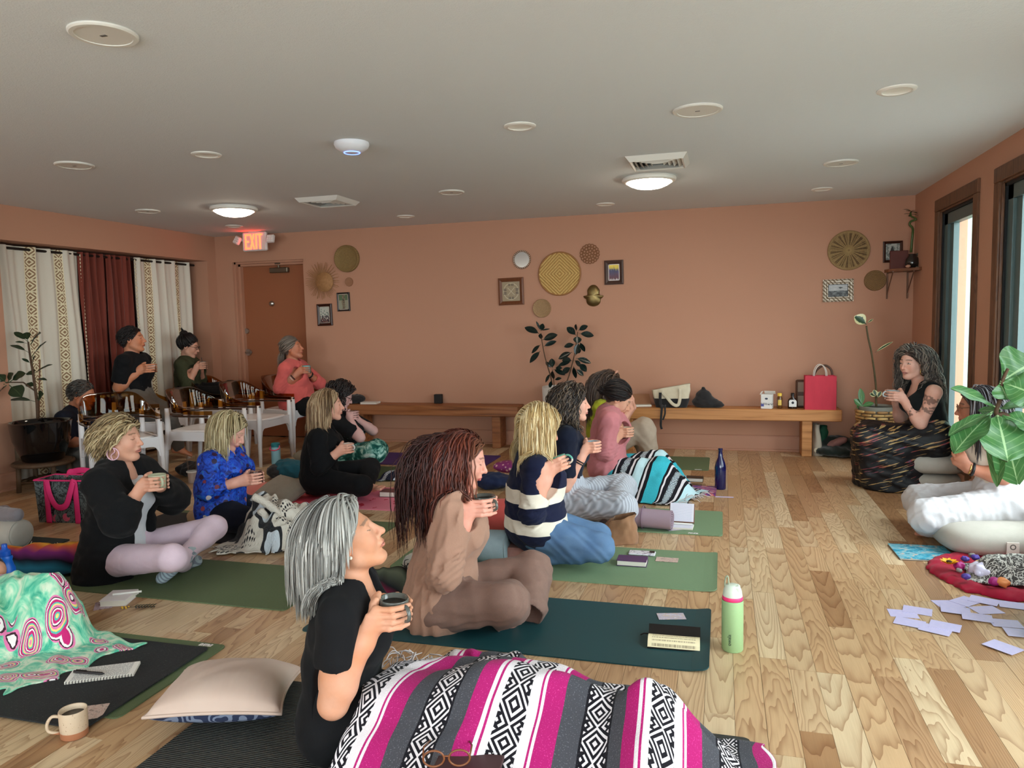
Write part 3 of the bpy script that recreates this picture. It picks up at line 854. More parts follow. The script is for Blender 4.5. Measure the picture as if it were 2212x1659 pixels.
 # big herringbone woven disc
c=wb(1209,591.5);R=wr(1209,591.5,45.5)
e=empty('woven_wall_plate',c,'large golden herringbone-woven round tray in the middle of the wall','wall plate','woven wall discs')
n=150;g1=np.linspace(-1,1,n);gx,gzv=np.meshgrid(g1,g1,indexing='ij')
# map the square to a disc so the rim is smooth
dx=gx*np.sqrt(1-gzv**2/2);dz=gzv*np.sqrt(1-gx**2/2)
dm=np.abs(dx)+np.abs(dz)
band=np.sin(dm*2*PI*6.3)
cross=np.sin((dx-dz*np.sign(dx*dz+1e-9))*2*PI*9)
hgt=0.008+0.0035*band+0.0018*cross*(band>0)
V=np.stack([c[0]+dx*R*0.97,c[1]-hgt-0.006,c[2]+dz*R*0.97],-1).reshape(-1,3)
cl=np.where(band[...,None]>0,np.array(srgb(216,180,112)),np.array(srgb(176,136,76))).reshape(-1,3)
cl=cl*(0.92+0.12*np.random.RandomState(1).rand(len(cl),1))
mk('weave',V,grid_faces(n,n)[:,::-1].copy(),M('herringbone_cane',lambda b:b.attr(),0.6),e,smooth=True,col=cl)
MB().tube([c+(R*0.98*math.cos(t),-0.011,R*0.98*math.sin(t))for t in np.linspace(0,2*PI,72,endpoint=False)],0.009,8,closed=True).build('rim',M('cane_rim',srgb(158,108,60),0.6),e,smooth=True)
lathe_wall([(0,0.004),(R*0.97,0.004),(R*0.98,0.0)],c,48).build('backing',MATS['cane_rim'],e)
# doily of rings
c=wb(1274,548.5);R=wr(1274,548.5,21)
e=empty('ring_doily',c,'small brown doily of looped cane rings at upper right of the big tray','wall decoration')
for j,(rr,nn)in enumerate(((0.0,1),(0.3,6),(0.58,12),(0.86,18))):
 for k in range(nn):
  a=2*PI*k/nn+j*0.3;q=c+(R*rr*math.cos(a),-0.008,R*rr*math.sin(a))
  m=MB().tube([q+(R*0.14*math.cos(t),0,R*0.14*math.sin(t))for t in np.linspace(0,2*PI,12,endpoint=False)],0.0045,5,closed=True)
  m.build('ring',M('doily_cane',srgb(140,92,58),0.7),e,smooth=True)
  # round mirror with shell rim
c=wb(1127.5,561);R=wr(1127.5,561,19)
e=empty('round_mirror',c,'small round mirror with beaded silver rim beside the big tray','mirror')
lathe_wall([(0,0.008),(R*0.86,0.008),(R*0.86,0.0)],c).build('mirror_glass',M('mirror_silver',(0.9,0.9,0.9),0.03,metal=1.0),e)
MB().tube([c+(R*0.93*math.cos(t),-0.008,R*0.93*math.sin(t))for t in np.linspace(0,2*PI,48,endpoint=False)],0.009,8,closed=True).build('rim',M('mirror_rim_brown',srgb(120,80,52),0.5),e,smooth=True)
for k in range(30):
 t=2*PI*k/30
 MB().ball(c+(R*0.93*math.cos(t),-0.015,R*0.93*math.sin(t)),(0.006,0.005,0.006),6,4).build('bead',M('pearl',srgb(220,210,195),0.25),e,smooth=True)
 # brass hamsa hand
c=wb(1282,638)
hs=[(0,.5),(.14,.46),(.26,.32),(.30,.22),(.30,.02),(.48,-.02),(.44,-.12),(.36,-.18),(.32,-.36),(.2,-.48),(0,-.53)]
hs=[(x,z)for x,z in hs]+[(-x,z)for x,z in hs[::-1][1:-1]]
k=0.215;m=MB();out=spline([(x,z,0)for x,z in hs],60,True)
rings=[(1.0,0.0),(1.0,0.006),(0.93,0.014),(0.7,0.024),(0.4,0.03),(0.02,0.032)]
V=np.array([[c[0]+p[0]*k*s_,c[1]-h_,c[2]+p[1]*k*s_]for s_,h_ in rings for p in out])
m.add(V,[tuple(f)for f in np.array([[(i*60+j),(i+1)*60+j,(i+1)*60+(j+1)%60,i*60+(j+1)%60]for i in range(5)for j in range(60)])])
setp(m.build('hamsa_hand',M('aged_brass',lambda b:b.mix(b.noise(b.obj(),9,2),srgb(150,128,84),srgb(98,80,48)),0.35,metal=0.9),smooth=True),'domed brass hand-shaped amulet under the abstract picture','wall decoration')
# framed pictures
def picture(px,py,wp,hp,fw,m_fr,m_pic,label,tilt=0.0,depth=0.022,inner=None,name='framed_picture'):
 c=wb(px,py);sc_=wr(px,py,10)/10;w2,h2,f=wp*sc_/2,hp*sc_/2,fw*sc_
 e=empty(name,c,label,'picture','framed pictures on the back wall')
 e.rotation_euler=(0,tilt,0)
 def rail(a,b_,ia,ib):
  V=[(*a[:1],0,a[1]),(b_[0],0,b_[1]),(ib[0],0,ib[1]),(ia[0],0,ia[1])]
  V=[(x,-0.001,z)for x,_,z in V]+[(a[0],-depth*0.8,a[1]),(b_[0],-depth*0.8,b_[1]),(ib[0],-depth*0.55,ib[1]),(ia[0],-depth*0.55,ia[1])]
  mid=[((np.array(a)*0.6+np.array(ia)*0.4)),((np.array(b_)*0.6+np.array(ib)*0.4))]
  V+=[(mid[0][0],-depth,mid[0][1]),(mid[1][0],-depth,mid[1][1])]
  MB().add(V,[(0,1,5,4),(4,5,9,8),(8,9,6,7),(7,6,2,3),(0,4,8,7,3),(1,2,6,9,5),(3,2,1,0)]).build('frame_rail',m_fr,e,world=False)
 O=[(-w2,-h2),(w2,-h2),(w2,h2),(-w2,h2)];I=[(-w2+f,-h2+f),(w2-f,-h2+f),(w2-f,h2-f),(-w2+f,h2-f)]
 for i in range(4):rail(O[i],O[(i+1)%4],I[i],I[(i+1)%4])
 if inner:
  t,mi=inner;t*=sc_
  q=MB()
  for a,b_ in(((-w2+f,-h2+f),(w2-f,-h2+f+t)),((-w2+f,h2-f-t),(w2-f,h2-f)),((-w2+f,-h2+f),(-w2+f+t,h2-f)),((w2-f-t,-h2+f),(w2-f,h2-f))):
   q.box((a[0],-depth*0.62,a[1]),(b_[0],-0.002,b_[1]))
  q.build('inner_border',mi,e,world=False)
 u=np.array([(0,0),(1,0),(1,1),(0,1)])
 V=[(x,-depth*0.4,z)for x,z in I]
 o=mk('print',V,[(0,1,2,3)],m_pic,e,uv=u,world=False)
 return e
def pic_mat(name,f):return M(name,f,0.35)
def p_forest(b):
 u,v,_=b.sep(b.uv());n=b.noise(b.uv(),9,4)
 return b.mix((n+v*0.3).gt(0.62),b.mix(v.gt(0.45),b.mix(n.gt(0.5),srgb(60,50,60),srgb(120,70,60)),b.mix(n.gt(0.48),srgb(50,90,80),srgb(110,160,140))),srgb(190,190,180))
def p_deer(b):
 u,v,_=b.sep(b.uv());n=b.noise(b.uv(),7,4)
 return b.mix(((u-0.5).abs()*2+n).lt(0.75),b.mix(v.gt(0.6),srgb(150,150,130),srgb(90,110,80)),b.mix(n.gt(0.55),srgb(130,116,96),srgb(70,62,54)))
def p_abs(b):
 u,v,_=b.sep(b.uv());n=b.noise(b.scale(b.uv(),(14,2,1)),1,3);c=b.ramp(v+n*0.5-0.25,[(0.0,srgb(235,225,225)),(0.12,srgb(110,30,50)),(0.4,srgb(90,50,90)),(0.62,srgb(60,60,110)),(0.8,srgb(220,190,50)),(1,srgb(240,210,80))])
 return b.mix(((u*9).frac()-0.5).abs().lt(0.17)*v.lt(0.82-0.1)*n.gt(0.42),c,srgb(30,24,34))
def p_needle(b):
 u,v,_=b.sep(b.uv());a,d=(u-0.5).abs(),(v-0.5).abs()
 bars=(((a*14).frac().gt(0.5))*d.between(0.28,0.4)*a.lt(0.14)).max(((d*14).frac().gt(0.5))*a.between(0.26,0.42)*d.lt(0.14))
 x_=((a-d).abs().lt(0.015))*a.lt(0.2)
 ring=((a*a+d*d).sqrt()-0.42).abs().lt(0.012)
 c=b.mix(b.noise(b.uv(),60,2),srgb(168,146,112),srgb(136,114,84))
 return b.mix(bars,b.mix(x_.max(ring),c,srgb(206,190,160)),srgb(52,32,24))
def p_sea(b):
 u,v,_=b.sep(b.uv());n=b.noise(b.scale(b.uv(),(3,8,1)),1.5,4)
 sky=b.mix(n,srgb(215,215,215),srgb(120,122,124));c=b.mix(v.gt(0.48),b.mix(n.gt(0.52),srgb(34,34,36),srgb(110,112,112)),sky)
 return b.mix(((u-0.62).abs()+(v-0.72).abs()*1.5+n*0.3).lt(0.26),c,srgb(40,40,40))
def p_portrait(b):
 u,v,_=b.sep(b.uv());n=b.noise(b.uv(),5,4)
 return b.mix(((u-0.45).abs()*1.7+(v-0.45).abs()+n*0.5).lt(0.62),b.mix(n.gt(0.5),srgb(120,125,120),srgb(180,180,172)),srgb(24,24,24))
m_mahog=M('mahogany_frame',lambda b:b.mix(b.noise(b.scale(b.obj(),(60,60,8)),1,3),srgb(70,34,22),srgb(40,20,14)),0.3)
m_blkfr=M('black_frame',srgb(26,20,20),0.35)
m_oakfr=M('oak_frame',lambda b:b.mix(b.noise(b.scale(b.obj(),(60,60,10)),1,3),srgb(126,72,40),srgb(84,44,24)),0.4)
m_silv=M('silver_inlay',srgb(190,186,176),0.3,metal=0.7)
picture(702.5,680,32,42,5,m_mahog,pic_mat('print_forest',p_forest),'mahogany framed print of pale figure in greenery, lower left by the door',-0.02,inner=(1.2,m_silv))
picture(743,652,27,36,2.6,m_blkfr,pic_mat('print_deer',p_deer),'black framed print with white border, upper right of the mahogany frame',-0.02,inner=(1.6,m_silv))
picture(1326.5,588.5,41,52,8.5,M('walnut_frame',lambda b:b.mix(b.noise(b.scale(b.obj(),(60,60,10)),1,3),srgb(84,54,42),srgb(54,34,28)),0.45),pic_mat('print_abstract',p_abs),'walnut framed abstract painting in yellow and violet, right of the big tray',-0.01,inner=(1.3,M('white_liner',srgb(225,215,215),0.5)))
picture(1104.5,629.5,54,56,8,m_oakfr,pic_mat('print_needlework',p_needle),'square oak framed needlework with cross pattern, left of the big tray',-0.015)
picture(1928,544,42,50,6,m_mahog,pic_mat('print_portrait',p_portrait),'dark red framed black and white portrait by the corner shelf',-0.01)
# white carved frame with leaf notches
def leaf_notch(b):
 x,y,z=b.sep(b.obj())
 return b.mix((b.wave(b.vec((x+z)*1.0,0,0),9,0).gt(0.62))*b.noise(b.obj(),18,1).gt(0.38),srgb(232,222,206),srgb(126,104,78))
pe=picture(1810,627.5,66,52,11.5,M('carved_cream_wood',leaf_notch,0.6),pic_mat('print_sea',p_sea),'white leaf-carved frame with a black and white seascape, below the rush basket',-0.01,inner=(1.2,m_blkfr))
sc_=wr(1810,627,10)/10;m_nt=M('notch_brown',srgb(110,88,62),0.7)
nt=bpy.data.meshes.new('notch');tb=MB().ball((0,0,0),(0.0095,0.002,0.0035),6,4);nt.from_pydata([tuple(v)for v in np.concatenate(tb.V)],[],tb.F);nt.materials.append(m_nt)
for row,(wq,hq)in enumerate(((31,24),(25,18))):
 for a0,a1,nn in(((-wq,-hq),(wq,-hq),17),((wq,-hq),(wq,hq),12),((wq,hq),(-wq,hq),17),((-wq,hq),(-wq,-hq),12)):
  for k in range(nn):
   t=(k+0.5)/nn;o=bpy.data.objects.new('notch',nt);COL.objects.link(o);o.parent=pe
   o.location=((a0[0]+(a1[0]-a0[0])*t)*sc_,-0.0215 if row==0 else-0.0185,(a0[1]+(a1[1]-a0[1])*t)*sc_)
   o.rotation_euler=(0,0.8 if row else-0.8,0)
   # round rush basket
c=wb(1833,541);R=wr(1833,541,46)
e=empty('rush_basket',c,'large round open-weave rush basket on the wall near the window corner','wall plate','woven wall discs')
def rush(b):
 x,y,z=b.sep(b.obj());r=(x*x+z*z).sqrt();a=b.math('ARCTAN2',z,x)
 hole=((r*(16/R)).frac().gt(0.42))*((a*18).sin().gt(-0.1))*r.between(R*0.28,R*0.86)
 return b.mix(hole,b.mix(b.noise(b.obj(),50,2),srgb(172,144,100),srgb(128,98,62)),srgb(70,46,30))
pr=[(0,0.014)]+[(R*t,0.012+0.002*math.cos(t*2*PI*16))for t in np.linspace(0.02,0.9,80)]+[(R*0.92,0.02),(R*0.97,0.022),(R,0.014),(R,0)]
lathe_wall(pr,c,72).build('weave',M('rush_weave',rush,0.85),e,smooth=True)
m=MB()
for k in range(28):
 a=2*PI*k/28
 m.tube([c+(R*0.05*math.cos(a),-0.016,R*0.05*math.sin(a)),c+(R*0.88*math.cos(a),-0.015,R*0.88*math.sin(a))],0.0022,4)
m.build('spokes',M('rush_spoke',srgb(176,148,102),0.8),e)['kind']='stuff'
# corner shelf with things on it
ys=YB-0.16;L0=at(1915,588,YB-0.1);zt=at(1975,578,YB-0.2)[2]
e=empty('corner_shelf',(1.4,YB-0.15,zt-0.05),'live-edge wooden corner shelf on thin metal brackets by the window','shelf')
x0=L0[0];out=[(x0,YB),(x0+0.02,YB-0.08),(x0+0.18,YB-0.2),(x0+0.3,YB-0.28),(XR-0.02,YB-0.3),(XR-0.003,YB-0.28),(XR-0.003,YB)]
V=[(x,y,zt-0.028)for x,y in out]+[(x,y,zt)for x,y in out];k=len(out)
m=MB().add(V,[tuple(range(k))[::-1]if True else 0,tuple(range(k,2*k))]+[(i,(i+1)%k,k+(i+1)%k,k+i)for i in range(k)])
m.build('board',M('shelf_wood',lambda b:b.mix(b.noise(b.scale(b.pos(),(6,50,50)),1,3),srgb(150,92,58),srgb(96,56,36)),0.45),e)
for xx in(1.47,1.64):
 MB().tube([(xx,YB-0.006,zt-0.03),(xx,YB-0.006,zt-0.27)],0.007,6).tube([(xx,YB-0.24,zt-0.032),(xx,YB-0.006,zt-0.22)],0.005,6).tube([(xx,YB-0.25,zt-0.032),(xx,YB-0.01,zt-0.032)],0.006,6).build('bracket',M('bracket_metal',srgb(120,90,74),0.4,metal=0.5),e)
yv=YB-0.13
bx=at(1971,560,yv)[0]
e=empty('lucky_bamboo',(bx,yv,zt),'spiral lucky bamboo stalk in a dark glass vase on the corner shelf','plant')
MB().lathe([(0,0.0),(0.045,0.002),(0.062,0.04),(0.055,0.08),(0.03,0.11),(0.034,0.125),(0.03,0.125),(0.026,0.11),(0,0.1)],(bx,yv,zt),24).build('vase',M('dark_glass',srgb(34,30,28),0.08,coat=0.6),e,smooth=True)
B0=[(1968,545),(1970,520),(1972,500),(1971,492),(1965,485),(1967,479),(1974,476),(1979,474),(1974,470),(1968,467),(1967,460)]
P=spline([at(x,y,yv-0.02*math.sin(i*1.1))for i,(x,y)in enumerate(B0)],40)
MB().tube(P,np.linspace(0.011,0.008,40),8).build('stalk',M('bamboo_green',srgb(74,92,44),0.4),e,smooth=True)
def leaf(name,base,d,L,W,mat,parent,up=(0,0,1),droop=0.25,fold=0.25,shape=1.0,wavy=0.0,world=True,nu=9,nv=5,twist=0.0,stalk=0.0,seed=0):
 """leaf blade from its base along d; up is its upper side"""
 base,d,up=(np.asarray(v,float)for v in(base,d,up));d=d/np.linalg.norm(d);s_=np.cross(d,up);s_/=np.linalg.norm(s_)+1e-9;up=np.cross(s_,d)
 s_,up=s_*math.cos(twist)+up*math.sin(twist),up*math.cos(twist)-s_*math.sin(twist)
 V,U=[],[]
 for i in range(nu):
  t=i/(nu-1);w_=W*(math.sin(PI*min(1,t**shape*0.985+0.012))**0.75)
  for j in range(nv):
   q=(j/(nv-1))*2-1
   p=base+d*(stalk+L*t)-np.array([0,0,1])*droop*L*t*t+s_*q*w_+up*(fold*w_*q*q+wavy*W*math.sin(t*13+3*q+seed)*abs(q))
   V.append(p);U.append((t,q*0.5+0.5))
 n=len(V);V=np.array(V);V2=np.concatenate([V,V-up*0.0012]);Fq=grid_faces(nu,nv)
 F=[tuple(f)for f in Fq]+[tuple(f[::-1]+n)for f in Fq]
 if stalk>0:
  t_=MB().tube([base,base+d*stalk*1.05],W*0.05+0.001,5);F+=[tuple(np.array(f)+2*n)for f in t_.F];V2=np.concatenate([V2,np.concatenate(t_.V)]);U=U+U+[(0,.5)]*len(np.concatenate(t_.V))
 else:U=U+U
 return mk(name,V2,F,mat,parent,smooth=True,uv=np.array(U),world=world)
m_bl=M('bamboo_leaf',srgb(44,66,34),0.4)
rs=random.Random(8)
for k in range(11):
 a=rs.uniform(0,2*PI);leaf('leaf',P[-1]+(0,0,0.004*k-0.02),(math.cos(a),0.6*math.sin(a),rs.uniform(-0.2,1.0)),rs.uniform(0.04,0.075),0.008,m_bl,e,droop=0.3)
gx_=at(1990,560,yv)[0]
s=SDF().ell((gx_,yv,zt+0.03),(0.048,0.04,0.03)).ell((gx_,yv,zt+0.075),(0.034,0.03,0.04)).ell((gx_,yv,zt+0.125),(0.026,0.024,0.026)).ell((gx_,yv-0.02,zt+0.108),(0.01,0.012,0.03),k=0.01).cone((gx_-0.03,yv,zt+0.12),(gx_-0.018,yv,zt+0.12),0.014,0.01,0.006).cone((gx_+0.03,yv,zt+0.12),(gx_+0.018,yv,zt+0.12),0.014,0.01,0.006).cone((gx_,yv,zt+0.15),(gx_,yv,zt+0.172),0.016,0.005,0.01)
s.cone((gx_-0.03,yv-0.02,zt+0.08),(gx_-0.05,yv-0.02,zt+0.06),0.012,0.01,0.01).cone((gx_+0.03,yv-0.02,zt+0.08),(gx_+0.05,yv-0.02,zt+0.06),0.012,0.01,0.01).rbox((gx_,yv,zt+0.006),(0.055,0.045,0.008),0.004)
setp(sdf_obj('seated_statue',s,0.005,M('weathered_stone',lambda b:b.mix(b.noise(b.obj(),60,3),srgb(120,104,84),srgb(66,56,46)),0.8)),'small seated stone statue beside the bamboo vase','statue')
ix=at(1984,545,yv+0.06)[0]
m=MB().lathe([(0,0),(0.028,0.0),(0.034,0.03),(0.022,0.07),(0.008,0.1),(0.007,0.16),(0.011,0.17),(0,0.172)],(ix+0.01,yv+0.085,zt),16)
setp(m.build('narrow_vase',M('brown_ceramic',srgb(74,44,30),0.35),smooth=True),'slim brown bottle vase behind the stone statue','vase')
px_=at(1945,560,yv)[0]
m=MB().box((px_-0.075,yv+0.05,zt),(px_+0.075,yv+0.07,zt+0.165),0.003)
setp(m.build('red_panel',M('dark_red_lacquer',srgb(96,40,30),0.4)),'plain dark red box leaning at the back of the corner shelf','box')
m=MB().ball((at(1960,575,yv-0.05)[0],yv-0.08,zt+0.014),(0.022,0.016,0.014),10,6)
setp(m.build('pebble',M('pink_stone',srgb(196,150,126),0.5),smooth=True),'small pink stone at the front of the corner shelf','stone')
# ================================================================== benches and what stands on them
def pine(c0,c1,knots=True):
 def f(b):
  x,y,z=b.sep(b.pos())
  n=b.noise(b.vec(x*1.3,y*20,z*26),1.0,3,0.55,0.6)
  c=b.ramp(n,[(0.28,srgb(*c1)),(0.5,srgb(*c0)),(0.72,srgb(*[min(255,v+16)for v in c0])),(0.85,srgb(*c1))])
  if knots:
   k=b.voro(b.vec(x*2.1,y*6,z*6),1.0)
   c=b.mix(k.lt(0.07),c,srgb(74,34,16))
  return c
 return f
m_pine=M('oiled_pine',pine((188,128,74),(146,92,48)),0.45)
m_pine2=M('oiled_pine_brown',pine((150,92,52),(104,58,30),False),0.45)
BZ,BT,BY=0.447,0.108,7.37
def bench(x0,x1,legs,mat,label):
 e=empty('bench',((x0+x1)/2,(BY+YB)/2,0),label,'bench','wall benches')
 MB().box((x0,BY,BZ-BT),(x1,YB-0.034,BZ),0.006).build('seat_plank',mat,e)
 for lx in legs:
  MB().box((lx-0.045,BY+0.035,0),(lx+0.045,YB-0.04,BZ-BT),0.004).build('leg',mat,e)
bench(-4.1,-2.03,(-3.85,-2.28),m_pine2,'brown pine wall bench left of the rubber plant')
bench(-1.15,1.063,(-0.9,0.765),m_pine,'long honey pine wall bench with bags and bottles on it')
def bt(px,Y):return at(px,880,Y)[0]
# small black box on the left bench
x=at(948,866,YB-0.06)[0]
setp(MB().box((x-0.042,YB-0.1,BZ),(x+0.042,YB-0.04,BZ+0.1),0.004).build('black_box',M('matt_black',srgb(22,18,18),0.6)),'small square black box standing against the wall on the brown bench','box')
def book(name,c,w_,d_,t,rz,m_cov,label,z=None,pages=True,cat='book',tilt=0.0,parent=None):
 """closed book lying flat: c = centre on its support"""
 e=empty(name,c,label,cat,rz=rz)
 MB().box((-w_/2,-d_/2,0),(w_/2,d_/2,0.003),0.001).build('back_cover',m_cov,e,world=False)
 MB().box((-w_/2,-d_/2,t-0.003),(w_/2,d_/2,t),0.001).build('front_cover',m_cov,e,world=False)
 MB().box((-w_/2,d_/2-0.003,0.003),(w_/2,d_/2,t-0.003)).build('spine',m_cov,e,world=False)
 MB().box((-w_/2+0.004,-d_/2+0.004,0.003),(w_/2-0.004,d_/2-0.003,t-0.003)).build('pages',M('page_edges',lambda b:b.mix((b.sep(b.obj())[2]*2600).sin()*0.5+0.5,srgb(238,232,220),srgb(206,198,184)),0.8),e,world=False)
 return e
x=at(800,873,7.5)[0]
book('magazine',(x,7.5,BZ),0.19,0.13,0.022,0.1,M('white_cover',srgb(222,214,210),0.5),'white magazine lying at the near end of the brown bench')
x=at(1384,877,7.5)[0]
e=empty('open_journal',(x,7.5,BZ),'tan journal lying open on the bench beside the canvas tote','book',rz=0.3)
MB().box((-0.1,-0.07,0),(0.1,0.07,0.004),0.001).build('cover',M('tan_leather',srgb(150,104,74),0.6),e,world=False)
MB().box((-0.096,-0.066,0.004),(0.096,0.066,0.022),0.002).build('pages',MATS['page_edges'],e,world=False)
MB().obox((0.02,0.045,0.06),(0.085,0.07,0.003),np.array(Euler((0.9,0,0)).to_matrix()).T).build('lifted_page',MATS['tan_leather'],e,world=False)
# canvas tote with black base
cx_=at(1450,850,7.5)[0]
m_canv=M('cream_canvas',lambda b:b.mix(b.noise(b.obj(),14,3),srgb(226,214,190),srgb(190,176,150)),0.9,bump=lambda b:b.noise(b.obj(),240,2),bs=0.2)
m_blkcl=M('black_cloth',lambda b:b.mix(b.noise(b.obj(),30,3),srgb(22,21,23),srgb(36,34,36)),0.85,sheen=0.2)
e=empty('tote_bag',(cx_,7.5,BZ),'cream canvas tote with black base slumped on the bench, strap hanging down','bag')
def sack(lo_w,hi_w,z0,z1,dlo,dhi,seed,cx=0.0,skew=0.0,top_slope=0.0,nu=60,nv=16,pw=0.45):
 f=fold_noise(seed,0.06,0.16,6);V=[]
 for i in range(nu):
  a=2*PI*i/nu;ca,sa=math.cos(a),math.sin(a);ca_=math.copysign(abs(ca)**pw,ca);sa_=math.copysign(abs(sa)**pw,sa)
  for j in range(nv):
   t=j/(nv-1);w_=lo_w+(hi_w-lo_w)*t;d_=dlo+(dhi-dlo)*t
   p=np.array([cx+ca_*w_+skew*t,sa_*d_,z0+(z1-z0+top_slope*ca_)*t])
   k_=0.018*float(f(*p))*(0.3+t);V.append(p+np.array([ca*k_,sa*k_,0]))
 return np.array(V),grid_faces(nu,nv,True)
V,F=sack(0.15,0.17,0.0,0.09,0.075,0.08,3);
Vb=np.concatenate([V,[[0,0,0.0]]]);F2=[tuple(f)for f in F]+[(((i+1)%60)*16,i*16,len(V))for i in range(60)]
mk('tote_base',Vb,F2,m_blkcl,e,smooth=True,world=False)
V,F=sack(0.17,0.19,0.088,0.2,0.08,0.03,3,top_slope=0.035);V2=V*[0.97,0.9,1.0]
mk('tote_body',np.concatenate([V,V2]),np.concatenate([F,F[:,::-1]+len(V)]),m_canv,e,smooth=True,world=False)
def strap(name,pts,w_,mat,par,up=(0,-1,0),world=False,t=0.12,n=30):
 return MB().tube(spline(pts,n),w_,8,flat=t,up=up).build(name,mat,par,smooth=True,world=world)
strap('handle',[(-0.09,-0.085,0.16),(-0.04,-0.1,0.11),(0.02,-0.11,0.04),(0.07,-0.105,0.03),(0.09,-0.1,0.1),(0.09,-0.09,0.19)],0.016,m_canv,e)
strap('handle',[(-0.1,-0.09,0.15),(-0.1,-0.1,0.06),(-0.085,-0.13,0.0)],0.014,m_blkcl,e)
strap('hanging_strap',[(-0.075,-0.11,0.03),(-0.08,-0.15,0.003),(-0.085,-0.166,-0.06),(-0.09,-0.17,-0.16),(-0.08,-0.17,-0.2)],0.011,m_blkcl,e)
strap('hanging_strap',[(-0.05,-0.11,0.03),(-0.05,-0.155,0.002),(-0.05,-0.168,-0.05),(-0.07,-0.17,-0.11)],0.008,m_blkcl,e)
# black cloth bag
cx_=at(1524,860,7.5)[0]
s=SDF().ell((cx_,7.5,BZ+0.05),(0.13,0.085,0.06),k=0.04).ell((cx_-0.02,7.51,BZ+0.1),(0.07,0.06,0.07),k=0.05).cone((cx_-0.02,7.52,BZ+0.15),(cx_-0.025,7.52,BZ+0.185),0.03,0.012,0.04).ell((cx_+0.12,7.48,BZ+0.025),(0.06,0.05,0.025),k=0.04)
fn_=fold_noise(21,0.03,0.12,10);s.disp(lambda x,y,z:0.012*fn_(x,y,z));s.plane((0,0,BZ+0.001),(0,0,-1))
o=setp(sdf_obj('cloth_bag',s,0.007,m_blkcl),'crumpled black cloth bag right beside the canvas tote','bag')
# tea carton, honey bottle, syrup bottle
yq=7.46
x=at(1657,868,yq)[0]
e=empty('carton',(x,yq,BZ),'white printed tea carton with torn open flaps on the bench','carton',rz=-0.25)
def cart(b):
 gx1,gy1,gz1=b.sep(b.obj())
 txt=(b.noise(b.vec(gx1*260,0,gz1*90),1,1).gt(0.5))*gz1.between(0.035,0.055)
 logo=((gx1*gx1+(gz1-0.095)*(gz1-0.095)*2.5).sqrt().lt(0.014))
 blue=gx1.lt(-0.022)*gz1.between(0.02,0.045)
 c=b.mix(txt,srgb(232,230,226),srgb(70,70,76));c=b.mix(logo,c,srgb(50,60,80));return b.mix(blue,c,srgb(80,90,160))
MB().box((-0.05,-0.035,0),(0.05,0.035,0.135),0.001).build('box_body',M('carton_print',cart,0.5),e,world=False)
m_cw=M('carton_white',srgb(226,220,212),0.6)
MB().obox((-0.052,0,0.147),(0.003,0.033,0.016),np.array(Euler((0,0.5,0)).to_matrix()).T).build('flap',m_cw,e,world=False)
MB().obox((0.02,0.03,0.15),(0.05,0.002,0.02),np.array(Euler((0.8,0,0)).to_matrix()).T).build('flap',m_cw,e,world=False)
x=at(1684,868,yq)[0]
e=empty('honey_bottle',(x,yq,BZ),'small squeeze bottle of honey with yellow cap between carton and syrup','bottle')
MB().lathe([(0,0),(0.023,0.001),(0.025,0.01),(0.022,0.06),(0.025,0.1),(0.016,0.118),(0.015,0.122)],(x,yq,BZ),20).build('bottle_body',M('honey',srgb(96,56,20),0.15,coat=0.5),e,smooth=True)
MB().lathe([(0.019,0.118),(0.02,0.14),(0.016,0.146),(0,0.147)],(x,yq,BZ),20).build('cap',M('yellow_cap',srgb(236,196,70),0.4),e,smooth=True)
MB().lathe([(0.0235,0.025),(0.0236,0.085)],(x,yq,BZ),12,a0=-2.3,a1=-0.8).build('label_band',M('honey_label',srgb(224,190,90),0.5),e,smooth=True)
x=at(1712,868,yq)[0]
e=empty('syrup_bottle',(x,yq,BZ),'flat syrup flask with white label and black cap near the red gift bag','bottle')
V,F=[],[]
prof=[(0.04,0),(0.042,0.01),(0.042,0.07),(0.036,0.09),(0.016,0.105),(0.0135,0.125)]
t=MB().lathe([(0,0)]+prof,(0,0,0),28);Vv=np.concatenate(t.V);Vv[:,1]*=np.where(Vv[:,2]<0.098,0.6,1.0)
MB().add(Vv+[x,yq,BZ],t.F).build('bottle_body',M('maple_syrup',srgb(40,20,12),0.1,coat=0.6),e,smooth=True)
MB().lathe([(0.016,0.12),(0.017,0.148),(0,0.149)],(x,yq,BZ),18).build('cap',m_blkfr,e,smooth=True)
def synlab(b):
 gx1,gy1,gz1=b.sep(b.obj());return b.mix(((gx1*gx1+(gz1-0.058)*(gz1-0.058)).sqrt()).lt(0.012),srgb(226,224,222),srgb(30,34,46))
out=[(-0.033,0.02),(0.033,0.02),(0.034,0.07),(0.026,0.085),(-0.026,0.085),(-0.034,0.07)]
MB().prism(out,0.0,0.0012,AXY,(x,yq-0.0262,BZ)).build('front_label',M('syrup_label',synlab,0.5),e)
# leather satchel behind the gift bag, red paper gift bag
x=at(1771,850,7.44)[0]
e=empty('leather_satchel',(x-0.02,7.56,BZ),'brown leather satchel with pale panels standing behind the red paper bag','bag')
MB().box((x-0.2,7.53,BZ),(x+0.16,7.6,BZ+0.265),0.012).build('satchel_body',M('brown_leather',srgb(86,58,44),0.5),e)
for z0_ in(0.02,0.15):MB().box((x-0.185,7.524,BZ+z0_),(x-0.03,7.532,BZ+z0_+0.095),0.003).build('pale_panel',M('grey_panel',srgb(150,134,120),0.7),e)
strap('satchel_handle',[(x-0.05,7.57,BZ+0.26),(x-0.02,7.57,BZ+0.35),(x+0.05,7.57,BZ+0.4),(x+0.11,7.57,BZ+0.36),(x+0.13,7.57,BZ+0.26)],0.01,MATS['brown_leather'],e,world=True,t=0.5)
e=empty('gift_bag',(x,7.44,BZ),'red paper gift bag with twisted white handles at the end of the bench','bag')
